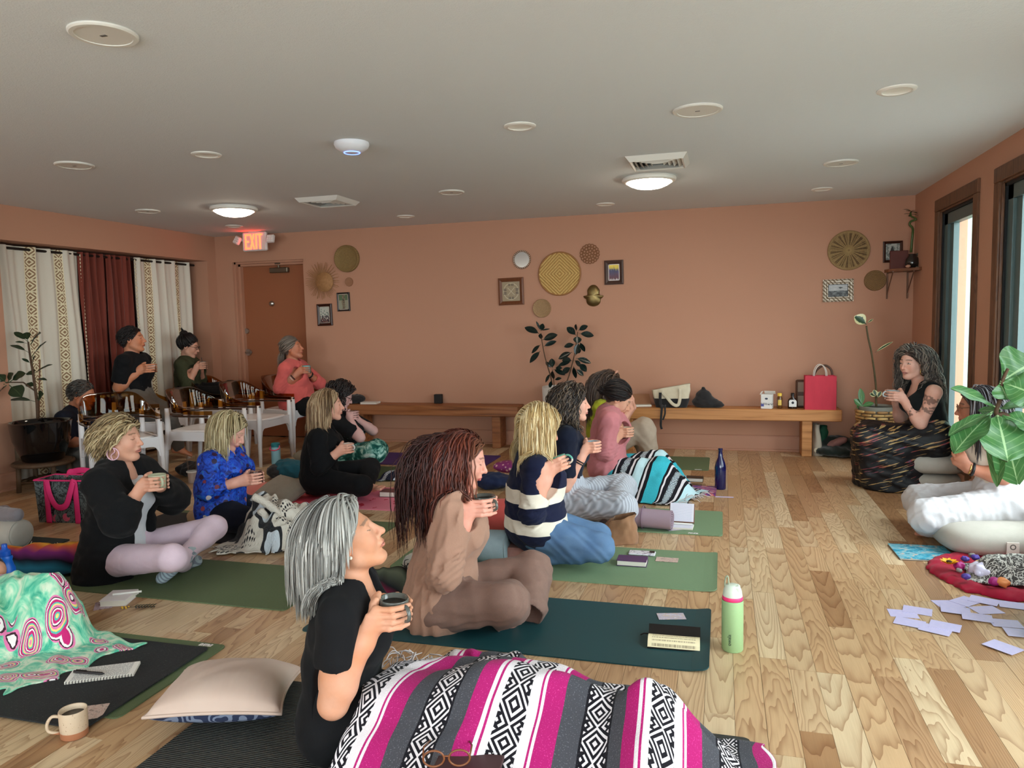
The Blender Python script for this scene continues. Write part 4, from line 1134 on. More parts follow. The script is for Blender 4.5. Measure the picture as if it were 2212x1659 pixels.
def rb(b):
 n=b.noise(b.scale(b.obj(),(12,12,4)),1,3);return b.mix(n,srgb(214,52,74),srgb(176,34,56))
m_redp=M('red_paper',rb,0.6,bump=lambda b:b.noise(b.scale(b.obj(),(30,30,9)),1,2),bs=0.3,bd=0.006)
w_,d_,h_=0.135,0.06,0.315
V=[(-w_,-d_,0),(w_,-d_,0),(w_,d_,0),(-w_,d_,0),(-w_,-d_,0.11),(w_,-d_,0.11),(w_,d_,0.11),(-w_,d_,0.11),(-w_*1.0,-d_,h_),(w_,-d_,h_),(w_,d_,h_),(-w_,d_,h_),(w_*0.86,0,0.2),(-w_*0.86,0,0.2),(w_*0.82,0,h_),(-w_*0.82,0,h_),(-w_*0.97,-d_+0.004,h_),(w_*0.97,-d_+0.004,h_),(w_*0.97,d_-0.004,h_),(-w_*0.97,d_-0.004,h_),(-w_*.9,-d_*.6,0.03),(w_*.9,-d_*.6,0.03),(w_*.9,d_*.6,0.03),(-w_*.9,d_*.6,0.03)]
F=[(3,2,1,0),(0,1,5,4),(2,3,7,6),(4,5,9,8),(6,7,11,10),(1,2,6,5),(3,0,4,7),(5,6,12),(5,12,14,9),(6,10,14,12),(7,4,13),(4,8,15,13),(7,13,15,11),(8,9,17,16),(10,11,19,18),(16,17,21,20),(18,19,23,22),(20,21,22,23)]
mk('paper_body',np.array(V)+[x,7.44,BZ],F,m_redp,e)
for yy in(-0.045,0.045):
 MB().tube(spline([(x-0.055,7.44+yy,BZ+0.27),(x-0.05,7.44+yy,BZ+h_+0.04),(x-0.02,7.44+yy,BZ+h_+0.095),(x+0.02,7.44+yy,BZ+h_+0.095),(x+0.05,7.44+yy,BZ+h_+0.04),(x+0.055,7.44+yy,BZ+0.27)],24),0.004,6).build('handle',M('white_twine',srgb(226,216,206),0.8),e,smooth=True)
 # under the bench end: standing white and green bag, dark jacket
cx_,cy_=gz(1768,985)[:2]
e=empty('shopping_bag',(cx_,cy_+0.06,0),'off-white and green shopping bag standing on the floor under the bench end','bag')
V,F=sack(0.055,0.02,0,0.29,0.10,0.06,31,skew=-0.01,pw=0.7)
mk('bag_body',V+[cx_,cy_+0.1,0],F,M('offwhite_bag',srgb(186,176,160),0.8),e,smooth=True)
V,F=sack(0.05,0.03,0.0,0.27,0.09,0.05,33,cx=0.055,pw=0.7);mk('green_side',V+[cx_,cy_+0.13,0],F,M('green_cloth',srgb(16,74,52),0.8),e,smooth=True)
MB().lathe([(0,0.003),(0.02,0.003),(0.021,0)],(cx_-0.02,cy_-0.0,0.055),20,ax=(0,-1,0.1)).build('round_patch',m_canv,e)
jx,jy=gz(1815,990)[:2]
s=SDF().ell((jx,jy+0.12,0.05),(0.2,0.15,0.055),k=0.05).ell((jx-0.02,jy+0.2,0.12),(0.14,0.09,0.07),k=0.06).ell((jx+0.14,jy+0.18,0.1),(0.12,0.1,0.06),k=0.06)
fn_=fold_noise(5,0.05,0.2,10);s.disp(lambda x,y,z:0.02*fn_(x,y,z));s.plane((0,0,0.002),(0,0,-1))
e2=setp(sdf_obj('jacket',s,0.01,M('dark_green_fleece',srgb(18,32,28),0.95,sheen=0.3)),'dark green jacket heaped on the floor below the bench end','jacket')
s=SDF().ell((jx-0.02,jy+0.1,0.13),(0.1,0.05,0.035),np.array(Euler((0,0.5,0.3)).to_matrix()),k=0.04);fn2=fold_noise(6,0.03,0.1,8);s.disp(lambda x,y,z:0.012*fn2(x,y,z))
sdf_obj('pink_lining',s,0.008,M('mauve_cloth',srgb(150,108,104),0.9),e2)
# ================================================================== chairs
m_chw=M('chair_white_plastic',srgb(226,224,226),0.35)
m_amber=glassy('amber_acrylic',(0.66,0.42,0.14),0.1,fk=0.35)
def make_chair(label,x,y,head):
 e=empty('armchair',(x,y,0),label,'chair','white chairs with amber backs',rz=math.radians(head))
 posts=[(0.235,-0.27,0.235,-0.255),(0.235,0.27,0.235,0.255),(-0.25,-0.235,-0.2,-0.235),(-0.25,0.235,-0.2,0.235)]
 for fx,fy,tx,ty in posts:
  zt_=0.585 if fx>0 else 0.64
  MB().tube([(fx,fy,0),((fx+tx)/2,(fy+ty)/2,0.3),(tx,ty,0.43),(tx,ty,zt_)],[0.016,0.021,0.024,0.019],12).build('leg',m_chw,e,smooth=True,world=False)
 n,mrow=40,7;V=[]
 for i in range(n):
  a=2*PI*i/n;ca,sa=math.cos(a),math.sin(a);sx=math.copysign(abs(ca)**0.45,ca)*0.235;sy=math.copysign(abs(sa)**0.45,sa)*0.235
  for(k,z)in((0.94,0.415),(1.0,0.425),(1.0,0.44),(0.93,0.448),(0.6,0.438),(0.25,0.434),(0.0,0.433)):V.append((sx*k+0.015,sy*k,z))
 F=[tuple(f)for f in grid_faces(n,mrow,True)]+[tuple(i*mrow for i in range(n))[::-1]]
 mk('seat',V,F,m_chw,e,smooth=True,world=False)
 def apron(a,c):
  a,c=np.array([*a,0.]),np.array([*c,0.]);d_=c-a;L=np.linalg.norm(d_);d_/=L;nn_=np.array([-d_[1],d_[0],0])
  pts=[(0,0.44),(L,0.44),(L,0.27)]+[(L-0.02-0.05*(1-math.cos(t)),0.27+0.09*math.sin(t))for t in np.linspace(0.1,PI/2,5)]+[(0.02+0.05*(1-math.sin(t)),0.27+0.09*math.cos(t))for t in np.linspace(0,PI/2-0.1,5)]+[(0,0.27)]
  V=[a+d_*u+nn_*s_+np.array([0,0,z])for s_ in(-0.011,0.011)for u,z in pts];k=len(pts)
  MB().add(V,[tuple(range(k)),tuple(range(k,2*k))[::-1]]+[(i,k+i,k+(i+1)%k,(i+1)%k)for i in range(k)]).build('apron',m_chw,e,world=False)
 fp=[(0.235,-0.258),(0.235,0.258),(-0.215,0.235),(-0.215,-0.235)]
 for i in range(4):apron(fp[i],fp[(i+1)%4])
 path=spline([(0.26,-0.262,0),(0.1,-0.275,0),(-0.1,-0.262,0),(-0.22,-0.18,0),(-0.265,0,0),(-0.22,0.18,0),(-0.1,0.262,0),(0.1,0.275,0),(0.26,0.262,0)],61)
 T=np.gradient(path,axis=0);T/=np.linalg.norm(T,axis=1)[:,None];N=np.c_[-T[:,1],T[:,0],0*T[:,0]]
 u=np.abs(np.linspace(-1,1,61));sm=lambda q:q*q*(3-2*q)
 hi_=0.622+0.175*sm(np.clip((0.78-u)/0.6,0,1));lo_=0.585+0.012*np.clip(1-u,0,1)
 rows=9;V=[]
 for side in(1,-1):
  for i in range(61):
   for j in range(rows):
    t=j/(rows-1);V.append(path[i]*[1,1,0]+N[i]*side*0.004*(1 if 0<j<rows-1 else 0.5)+[-0.03*t*(1-u[i]),0,lo_[i]+(hi_[i]-lo_[i])*t])
 nq=61*rows;Fq=grid_faces(61,rows);F=[tuple(f)for f in Fq]+[tuple(f[::-1]+nq)for f in Fq]
 for i in range(60):
  for j in(0,rows-1):
   a,b_=i*rows+j,(i+1)*rows+j;F.append((a,a+nq,b_+nq,b_)if j==0 else(a,b_,b_+nq,a+nq))
 for i in(0,60):
  for j in range(rows-1):a=i*rows+j;F.append((a,a+1,a+1+nq,a+nq))
 mk('amber_back',V,F,m_amber,e,smooth=True,world=False)
 MB().tube([p+[0,0,0.575]for p in path[::3]*[1,1,0]],0.009,6).build('arm_rail',M('amber_dark',srgb(44,22,10),0.2,coat=0.5),e,smooth=True,world=False)
 return e
make_chair('empty white armchair with amber back nearest the pink tote bag, turned to the camera',-4.83,5.03,-33)
make_chair('empty white armchair with amber back between two other chairs, behind the blue blouse woman',-4.45,5.62,3)
make_chair('empty white armchair with amber back in front of the closed door',-4.44,6.33,0)
make_chair('white armchair the woman in the coral sweater sits on',-4.52,7.13,-8)
make_chair('white armchair under the man in the black shirt by the curtains',-5.42,6.03,12)
make_chair('white armchair under the woman in the olive top, in the back corner',-5.3,6.98,5)
# ================================================================== plants
def leafmat(name,c0,c1,mid,rough=0.35,vein=9.0):
 def f(b):
  u,v,_=b.sep(b.uv());e_=(v-0.5).abs()
  veins=((u*vein+e_*4).frac()-0.5).abs().lt(0.07)*e_.gt(0.02)
  c=b.mix(b.noise(b.uv(),5,2),srgb(*c0),srgb(*c1))
  return b.mix(e_.lt(0.022).max(veins*0.35),c,srgb(*mid))
 return M(name,f,rough,bump=lambda b:((b.sep(b.uv())[0]*vein+(b.sep(b.uv())[1]-0.5).abs()*4).frac()),bs=0.15,bd=0.003)
m_fig=leafmat('fig_leaf',(36,58,34),(24,42,26),(70,90,58),0.4)
m_rub=leafmat('rubber_leaf',(20,38,34),(14,28,26),(44,60,52),0.22,16)
m_fid=leafmat('fiddle_leaf',(78,122,62),(44,92,54),(140,170,120),0.35,7)
m_stem=M('brown_stem',lambda b:b.mix(b.noise(b.obj(),60,2),srgb(96,70,48),srgb(60,42,30)),0.8)
m_soil=M('soil',lambda b:b.mix(b.noise(b.obj(),90,3),srgb(48,34,26),srgb(24,18,14)),0.95)
def pot(e,x,y,prof,mat,soil_r,soil_z,name='pot',n=40):
 MB().lathe(prof,(x,y,0),n).build(name,mat,e,auto=50)
 MB().lathe([(0,soil_z+0.01),(soil_r*0.6,soil_z+0.006),(soil_r,soil_z)][::-1],(x,y,0),n).build('soil',m_soil,e,smooth=True)
def px_leaf(e,mat,Y,base,tip,W,up=(0,-0.6,0.8),dY=0.0,droop=0.15,fold=0.2,stalk=0.0,shape=1.0,wavy=0.0,seed=0,nu=9,nv=5,name='leaf'):
 """leaf sighted from base to tip"""
 a,c=at(*base,Y),at(*tip,Y+dY);d_=c-a;L=np.linalg.norm(d_)
 leaf(name,a,d_+np.array([0,0,droop*L]),L*(1-stalk),W,mat,e,up=up,droop=droop,fold=fold,stalk=stalk*L,shape=shape,wavy=wavy,seed=seed,nu=nu,nv=nv)
 # fig in a black glazed pot on a bamboo stool
fx,fy=-5.535,4.93
e=empty('bamboo_stool',(fx,fy,0),'low round bamboo stool carrying the black glazed pot','stool')
m_bamb=M('dark_bamboo',lambda b:b.mix(b.noise(b.scale(b.pos(),(30,30,6)),1,2),srgb(110,84,60),srgb(64,46,34)),0.6)
MB().tube([(fx+0.22*math.cos(t),fy+0.22*math.sin(t),0.225)for t in np.linspace(0,2*PI,32,endpoint=False)],0.016,8,closed=True).build('top_ring',m_bamb,e,smooth=True)
MB().lathe([(0,0.242),(0.21,0.242),(0.215,0.22),(0,0.22)][::-1],(fx,fy,0),32).build('top',m_bamb,e)
for k in range(4):
 a=PI/4+k*PI/2+0.4
 MB().tube([(fx+0.2*math.cos(a),fy+0.2*math.sin(a),0),(fx+0.19*math.cos(a),fy+0.19*math.sin(a),0.22)],0.019,10).build('leg',m_bamb,e,smooth=True)
 b_=a+PI/2
 MB().tube([(fx+0.195*math.cos(a),fy+0.195*math.sin(a),0.08),(fx+0.195*math.cos(b_),fy+0.195*math.sin(b_),0.08)],0.01,8).build('stretcher',m_bamb,e,smooth=True)
e=empty('potted_fig',(fx,fy,0.243),'leafy fig plant in a glossy black round pot in front of the lace curtain','plant')
z0=0.243
pot(e,fx,fy,[(0,z0),(0.14,z0),(0.155,z0+0.01),(0.215,z0+0.18),(0.232,z0+0.31),(0.236,z0+0.33),(0.228,z0+0.335),(0.216,z0+0.325),(0.21,z0+0.3)],M('black_glaze',srgb(12,12,13),0.08,coat=0.5),0.212,z0+0.3)
sp=[(82,905),(80,870),(76,840),(72,810),(67,780),(63,755),(61,738)]
P=[at(x,y,fy)for x,y in sp]
MB().tube(spline(P,20),np.linspace(0.013,0.007,20),8).build('stem',m_stem,e,smooth=True)
MB().tube([at(84,905,fy+0.03),at(86,777,fy+0.03)],0.006,6).build('support_cane',M('cane_brown',srgb(120,80,56),0.7),e)
MB().tube([at(78,846,fy),at(50,826,fy-0.06),at(14,826,fy-0.1)],[0.007,0.006,0.004],6).build('branch',m_stem,e,smooth=True)
LV=[((60,738),(28,717),.024),((60,738),(56,716),.03),((66,744),(90,718),.05),((58,742),(32,739),.012),((63,762),(20,747),.018),((66,774),(104,735),.032),((68,786),(45,774),.012),((69,788),(76,769),.028),((72,808),(116,787),.022),((73,812),(62,802),.035),((76,820),(102,823),.014),((76,836),(55,830),.026),((79,868),(19,868),.022),((79,866),(95,850),.06),((14,828),(-8,808),.05),((16,828),(30,803),.05),((20,826),(58,806),.05),((14,832),(-4,852),.05),((20,832),(46,858),.06),((10,830),(-20,840),.05)]
for k,(a,c,w_)in enumerate(LV):
 px_leaf(e,m_fig,fy-(0.1 if k>=14 else 0),a,c,w_*1.05,up=(0.3*math.sin(k*2.1),-0.5,0.7),dY=0.05*math.sin(k*1.7),stalk=0.22,wavy=0.06,seed=k)
 # rubber plant in a ribbed white planter
rx,ry=-1.61,7.43
e=empty('rubber_plant',(rx,ry,0),'dark-leaved rubber plant in a white ribbed planter between the benches','plant')
nr,V=48,[]
prof=[(0.125,0),(0.135,0.02),(0.15,0.3),(0.165,0.64),(0.165,0.655),(0.155,0.655),(0.15,0.62)]
for k in range(nr*2):
 for j,(r_,z)in enumerate(prof):
  q=r_*(1+(0.02 if 0<j<3.5 else 0)*(1 if(k+j)%2 else-1));a=2*PI*k/(nr*2);V.append((rx+q*math.cos(a),ry+q*math.sin(a),z))
F=[tuple(f)for f in grid_faces(nr*2,len(prof),True)]+[tuple(k*len(prof)for k in range(nr*2))[::-1]]
mk('planter',V,F,M('white_ribbed_ceramic',srgb(214,204,194),0.45),e)
MB().lathe([(0,0.612),(0.15,0.61)][::-1],(rx,ry,0),32).build('soil',m_soil,e)
for sp,rad in(([(1193,832),(1190,815),(1184,795),(1177,770),(1172,745),(1168,720)],.007),([(1221,832),(1229,812),(1235,790),(1240,770),(1244,745),(1248,717)],.007),([(1197,834),(1196,822),(1194,808),(1193,798)],.005)):
 MB().tube(spline([at(x,y,ry)for x,y in sp],16),np.linspace(rad,rad*0.6,16),7).build('stem',m_stem,e,smooth=True)
def rc(x,y):return(1120+x/8.733,690+y/8.733)
RL=[((395,270),(108,148),62),((420,215),(325,20),22),((430,215),(465,70),50),((430,210),(595,180),16),((425,260),(420,360),50),((450,390),(745,290),70),((475,510),(725,408),45),((415,475),(255,635),40),((412,595),(225,812),62),((620,915),(505,790),35),((640,920),(625,725),58),((690,920),(825,920),40),((660,940),(875,1050),45),((640,960),(660,1115),50),((600,1020),(515,1180),32),((680,1140),(815,1110),30),((620,1150),(590,1290),32),((1085,300),(905,140),62),((1090,220),(1085,80),36),((1130,210),(1315,120),55),((1150,270),(1420,310),62),((1110,310),(1110,445),75),((1060,470),(862,520),50),((1160,430),(1245,600),45),((1075,690),(1140,440),62),((1100,640),(1180,560),40),((1010,620),(760,745),60),((1010,780),(820,770),60),((990,800),(755,875),45),((1090,730),(1360,825),52),((1060,770),(1170,885),45),((1150,830),(1275,980),60),((985,900),(835,1025),62),((1040,880),(1080,1100),48),((1090,940),(1220,1060),45)]
for k,(a,c,w_)in enumerate(RL):
 px_leaf(e,m_rub,ry-0.02+0.05*math.sin(k*2.3),rc(*a),rc(*c),w_/8.733/205*1.0,up=(0.35*math.sin(k*1.3),-0.9,0.45),dY=0.05*math.cos(k*1.9),stalk=0.1,droop=0.08,seed=k)
 # variegated rubber plant in a cane-covered planter behind the leader
vx,vy=1.325,7.22
e=empty('variegated_plant',(vx,vy,0),'tall bare-stemmed variegated rubber plant in a cane-clad planter by the corner','plant')
MB().lathe([(0,0),(0.13,0),(0.14,0.02),(0.135,0.3),(0.155,0.505),(0.148,0.51),(0.138,0.49)],(vx,vy,0),36).build('planter',M('grey_liner',srgb(132,130,120),0.6),e,auto=50)
MB().lathe([(0,0.482),(0.14,0.48)][::-1],(vx,vy,0),24).build('soil',m_soil,e)
m_cane=M('split_cane',lambda b:b.mix(b.rnd(),srgb(212,176,112),srgb(150,108,64)),0.5)
cm=None
for j in range(17):
 z=0.03+j*0.0272;r_=0.152+0.022*max(0,(j-9)/8)-0.004
 for k in range(11):
  a0=2*PI*(k+0.5*(j%2)+0.1*math.sin(j*3+k))/11
  if math.sin(a0+0.28)>0.35:continue
  a=np.linspace(a0,a0+0.53,7)
  MB().tube([(vx+(r_+0.004*math.sin(PI*i/6))*math.cos(t),vy+(r_+0.004*math.sin(PI*i/6))*math.sin(t),z)for i,t in enumerate(a)],[0.009,0.012,0.0125,0.0125,0.0125,0.012,0.009],6).build('cane',m_cane,e,smooth=True)
def vgm(b):
 u,v,_=b.sep(b.uv());e_=(v-0.5).abs()+b.noise(b.uv(),7,2)*0.25-0.1
 return b.mix((e_.gt(0.28)).max(u.gt(0.93)),b.mix(b.noise(b.uv(),4,2),srgb(60,84,56),srgb(34,56,40)),srgb(206,198,150))
m_var=M('variegated_leaf',vgm,0.35)
def vc(x,y):return(1830+x/5.923,660+y/5.923)
MB().tube(spline([at(*vc(x,y),vy)for x,y in((372,1290),(370,1150),(368,1040),(345,830),(310,600),(270,420),(245,260))],24),np.linspace(0.009,0.007,24),8).build('stem',M('green_brown_stem',lambda b:b.mix(b.noise(b.obj(),30,2),srgb(96,74,44),srgb(60,62,34)),0.6),e,smooth=True)
for k,(a,c,w_)in enumerate([((245,240),(82,130),.075),((258,225),(340,170),.012),((370,1160),(285,1125),.03),((370,1160),(335,1070),.028),((385,1180),(440,1090),.025),((200,1300),(80,1190),.04),((195,1280),(165,1035),.035),((190,1290),(350,1245),.03),((230,1300),(115,1300),.03),((358,600),(600,455),.016)]):
 px_leaf(e,m_var if k<5 or k==9 else m_fid,vy-(0.02 if k!=9 else 0.0),vc(*a),vc(*c),w_*0.8,up=(0,-0.8,0.6),stalk=0.08,seed=k,droop=0.1)
 # fiddle leaf fig at the right edge, planter outside the frame
qx,qy=1.36,3.4
e=empty('fiddle_leaf_fig',(qx,qy,0),'fiddle leaf fig with large green leaves in front of the woman in white','plant')
pot(e,qx,qy,[(0,0),(0.13,0),(0.14,0.01),(0.17,0.3),(0.175,0.32),(0.165,0.325),(0.155,0.3)],M('grey_pot',srgb(120,118,114),0.6),0.156,0.29)
hub=at(2153,893,3.42);hub2=at(2164,828,3.42)
MB().tube(spline([(qx,qy,0.28),(qx-0.02,qy,0.5),(qx-0.1,qy+0.02,0.72),hub+(0.05,0,-0.02),hub,(hub+hub2)/2+(0.004,0,0),hub2,hub2+(0.02,0,0.06)],40),np.linspace(0.013,0.006,40),8).build('trunk',m_stem,e,smooth=True)
def fc(x,y):return(1990+x/5.185,760+y/5.185)
for k,(a,c,w_,dy,up)in enumerate([((835,620),(305,395),.036,-.05,(0.2,-.6,.8)),((800,670),(325,930),.034,-.1,(-.2,-.3,.9)),((790,690),(390,1120),.058,-.16,(-.5,-.6,.5)),((850,700),(960,1190),.105,-.12,(0.1,-1,.15)),((880,720),(1060,1420),.085,0.1,(.1,-1,.1)),((830,720),(850,1440),.036,0.08,(-.8,-.8,.1)),((860,640),(1260,600),.034,0.02,(0,-.3,.9)),((880,690),(1330,900),.06,-.05,(.2,-.5,.8)),((880,350),(960,70),.0,0,(0,-1,0)),((890,340),(1330,90),.105,.05,(-.2,-1,.2)),((880,350),(960,520),.052,-.03,(.1,-1,.2)),((900,345),(1300,500),.08,-.06,(.1,-.9,.4)),((900,670),(640,660),.03,.05,(0,-.5,.8))]):
 if w_==0:continue
 px_leaf(e,m_fid,3.42,fc(*a),fc(*c),w_,up=up,dY=dy,stalk=0.06,shape=1.25,wavy=0.10,seed=k,fold=0.18,droop=0.12,nu=16,nv=9)
 # ================================================================== yoga mats
def matcol(c,sp=0.35):return lambda b:b.mix(b.noise(b.pos(),320,2)*sp+b.noise(b.pos(),3,2)*0.25,srgb(*c),srgb(*[int(v*0.8)for v in c]))
def ribs(b):
 x,y,z=b.sep(b.pos());return(x*900).sin()*(y*500).sin()*0.5+0.5
def ribs1(b):return(b.sep(b.pos())[1]*700).sin()*0.5+0.5
def yoga_mat(x0,x1,y0,y1,mat,label,z=0.0,t=0.005,curl=(0,0),rot=0.0,tag=None,edge=None,nx=40):
 """rounded-corner mat; curl lifts the right end"""
 r_=0.025;ny=12
 xs=np.concatenate([np.linspace(x0,x0+r_,5),np.linspace(x0+r_,x1-r_,nx)[1:-1],np.linspace(x1-r_,x1,5)])
 V=[]
 for lay in(0,1):
  for x in xs:
   dxx=min(x-x0,x1-x);ins=r_-math.sqrt(max(0,r_*r_-(r_-dxx)**2))if dxx<r_ else 0
   for j in range(ny):
    y=y0+ins+(y1-y0-2*ins)*j/(ny-1)
    lift=curl[0]*max(0,(x-(x1-curl[1]))/max(curl[1],1e-6))**2 if curl[1]else 0
    lift+=0.0
    V.append((x,y,z+0.0005+lay*t+lift))
 V=np.array(V);n=len(xs)*ny;Fq=grid_faces(len(xs),ny);F=[tuple(f[::-1])for f in Fq]+[tuple(f+n)for f in Fq]
 for i in range(len(xs)-1):
  for j in(0,ny-1):
   a,b_=i*ny+j,(i+1)*ny+j;F.append((a,b_,b_+n,a+n)if j==0 else(b_,a,a+n,b_+n))
 for i in(0,len(xs)-1):
  for j in range(ny-1):
   a=i*ny+j;F.append((a+1,a,a+n,a+1+n)if i==0 else(a,a+1,a+1+n,a+n))
 if rot:
  c=V.mean(0);cr,sr=math.cos(rot),math.sin(rot);d_=V-c;V=np.c_[d_[:,0]*cr-d_[:,1]*sr,d_[:,0]*sr+d_[:,1]*cr,d_[:,2]]+c
 e=empty('yoga_mat',(V[:,0].mean(),V[:,1].mean(),z),label,'yoga mat','yoga mats')
 mk('mat_sheet',V,F,mat,e,smooth=True,auto=60)if False else mk('mat_sheet',V,F,mat,e)
 if tag is not None:
  tx,ty=tag;MB().box((tx-0.03,ty-0.011,z+t),(tx+0.03,ty+0.011,z+t+0.001)).build('brand_tag',M('mat_tag',lambda b:b.mix(b.noise(b.scale(b.obj(),(260,40,1)),1,1).gt(0.55),srgb(226,224,220),srgb(120,110,120)),0.6),e)
 return e
m_g1=M('sage_mat',matcol((124,152,116)),0.75,bump=ribs,bs=0.4,bd=0.003)
m_g2=M('moss_mat',matcol((96,112,78)),0.75,bump=ribs,bs=0.3,bd=0.003)
m_teal=M('teal_mat',matcol((16,66,72),0.25),0.6)
m_char=M('charcoal_mat',matcol((62,62,58)),0.75,bump=ribs1,bs=0.8,bd=0.004)
m_blk=M('black_jute_mat',lambda b:b.mix(b.noise(b.scale(b.pos(),(60,700,1)),1,2).gt(0.68),b.mix(b.noise(b.pos(),200,2),srgb(26,27,30),srgb(44,46,48)),srgb(100,98,92)),0.9,bump=lambda b:b.noise(b.scale(b.pos(),(300,600,1)),1,2),bs=0.6,bd=0.003)
m_blk2=M('plain_black_mat',matcol((30,31,34)),0.8)
m_pur=M('purple_mat',matcol((70,42,112)),0.7)
m_dkg=M('dark_green_mat',matcol((34,52,50)),0.8)
def pinkmat(b):
 x,y,z=b.sep(b.pos());c=b.ramp((x+3.9)/1.8,[(0.0,srgb(232,150,140)),(0.45,srgb(214,60,80)),(0.7,srgb(228,120,150)),(1.0,srgb(236,150,170))])
 blot=b.noise(b.vec(x*9+2,y*5,0),1.4,3).gt(0.62)*x.gt(-2.9)
 return b.mix(blot,c,srgb(190,40,66))
m_pink=M('pink_print_mat',pinkmat,0.7)
yoga_mat(-1.72,0.09,1.74,2.37,m_char,'ribbed charcoal green mat under the grey-haired woman',tag=None)
yoga_mat(-1.78,-0.045,2.79,3.4,m_teal,'smooth dark teal mat with an open book and card',curl=(0.014,0.12))
yoga_mat(-1.76,-0.022,3.65,4.26,m_g1,'sage green ribbed mat under the kneeling blonde woman',curl=(0.008,0.08))
yoga_mat(-1.72,0.005,4.61,5.19,m_g1,'sage green mat with the lined notebook and rolled mauve mat',tag=(-0.17,4.625),t=0.007)
yoga_mat(-1.84,-0.11,6.59,7.2,m_g2,'moss green mat farthest back beside the long bench',tag=(-0.2,6.605))
yoga_mat(-3.9,-2.0,1.99,2.585,m_g2,'moss green mat showing at the edge under the black jute mat',tag=(-2.09,2.565))
yoga_mat(-3.95,-2.045,1.9,2.535,m_blk,'black flecked jute mat with the spiral notebook',z=0.0056,curl=(0.004,0.06))
yoga_mat(-3.75,-1.975,2.975,3.55,m_g2,'moss green mat under the woman in lilac leggings')
yoga_mat(-3.85,-2.07,3.9,4.5,m_g2,'moss green mat below the plain black mat of the blue blouse woman')
yoga_mat(-3.85,-2.42,3.84,4.42,m_blk2,'plain black mat under the woman in the blue blouse',z=0.0056)
yoga_mat(-3.9,-2.15,4.79,5.46,m_pink,'pink and red printed mat under the woman in all black')
yoga_mat(-3.7,-2.36,5.72,6.28,m_g2,'moss green mat near the folded navy blanket')
yoga_mat(-3.85,-2.1,6.38,6.98,m_pur,'deep purple mat in front of the brown bench')
yoga_mat(-5.6,-4.0,3.25,3.72,m_dkg,'dark green mat at the left edge with the grey bolster')
# ================================================================== people
def unit(v):v=np.asarray(v,float);return v/(np.linalg.norm(v)+1e-12)
def skin_mat():
 def f(b):
  c=b.attr();n=b.noise(b.obj(),90,3);m2=b.noise(b.obj(),14,2)
  return b.hsv(c,0.5,m2*0.3+0.85,n*0.10+0.95)
 return M('skin',f,0.48,spec=0.35,bump=lambda b:b.noise(b.obj(),420,2),bs=0.12,bd=0.002)
m_skin=skin_mat()
m_hair=M('hair',lambda b:b.attr(),0.42,spec=0.4)
HL=np.array([[-.14,-.085],[-.09,-.075],[-.05,-.06],[-.02,-.02],[.012,-.012],[.03,.004],[.05,.025],[.065,.05],[.08,.068],[.10,.078],[.13,.09]])
def hair_zone(x,z,shift=0.0):return z>np.interp(x,HL[:,0],HL[:,1])+shift
def add_head(s,Hc,R,k=1.0,nose=1.0,male=False,jaw=1.0):
 """R rows: forward, left, up of the head"""
 W=lambda x,y,z:Hc+k*(x*R[0]+y*R[1]+z*R[2])
 E=lambda c,r,kk=0.02,op='u':s.ell(W(*c),np.array(r)*k,R,kk,op)
 E((-.014,0,.030),(.093,.074,.086));E((.026,0,-.022),(.064,.060,.088),0.03)
 jw=1.12 if male else 1.0
 for sg in(-1,1):
  s.cone(W(.004,sg*.050*jw,-.058),W(.058,sg*.020*jw,-.103),.019*k*jaw,.015*k*jaw,0.028)
  E((.052,sg*.034,-.030),(.026,.024,.030),0.022)
  s.cone(W(.079,sg*.012,.020),W(.070,sg*.042,.018),.0095*k*(1.2 if male else 1),.008*k,0.014)
 s.ell(W(.066,0,-.102),np.array((.020,.022,.017))*k,R,0.02)
 for sg in(-1,1):E((.0925,sg*.031,.004),(.013,.016,.011),0.012,'s')
 for sg in(-1,1):E((.0735,sg*.031,.0035),(.0125,.0145,.0125),0.004)
 s.cone(W(.086,0,.012),W(.106,0,-.030),.0068*k,.0092*k*nose,0.010)
 s.cone(W(.106,0,-.030),W(.109*(0.98+.02*nose),0,-.034),.0088*k*nose,.0085*k*nose,0.008)
 for sg in(-1,1):s.cone(W(.096,sg*.009,-.036),W(.093,sg*.0125,-.037),.0065*k,.006*k,0.008)
 E((.084,0,-.060),(.013,.024,.014),0.016)
 E((.0935,0,-.0615),(.0065,.019,.0048),0.005);E((.0915,0,-.0715),(.0068,.017,.0058),0.005)
 s.ell(W(.098,0,-.0665),np.array((.006,.022,.0013))*k,R,0.003,'s')
 for sg in(-1,1):
  Rt=np.array([R[0]*.96-R[2]*.26,R[1],R[2]*.96+R[0]*.26])
  s.ell(W(-.006,sg*.0755,-.006),np.array((.0175,.008,.031))*k,Rt,0.006)
  s.ell(W(-.002,sg*.083,-.002),np.array((.0085,.0055,.018))*k,Rt,0.005,'s')
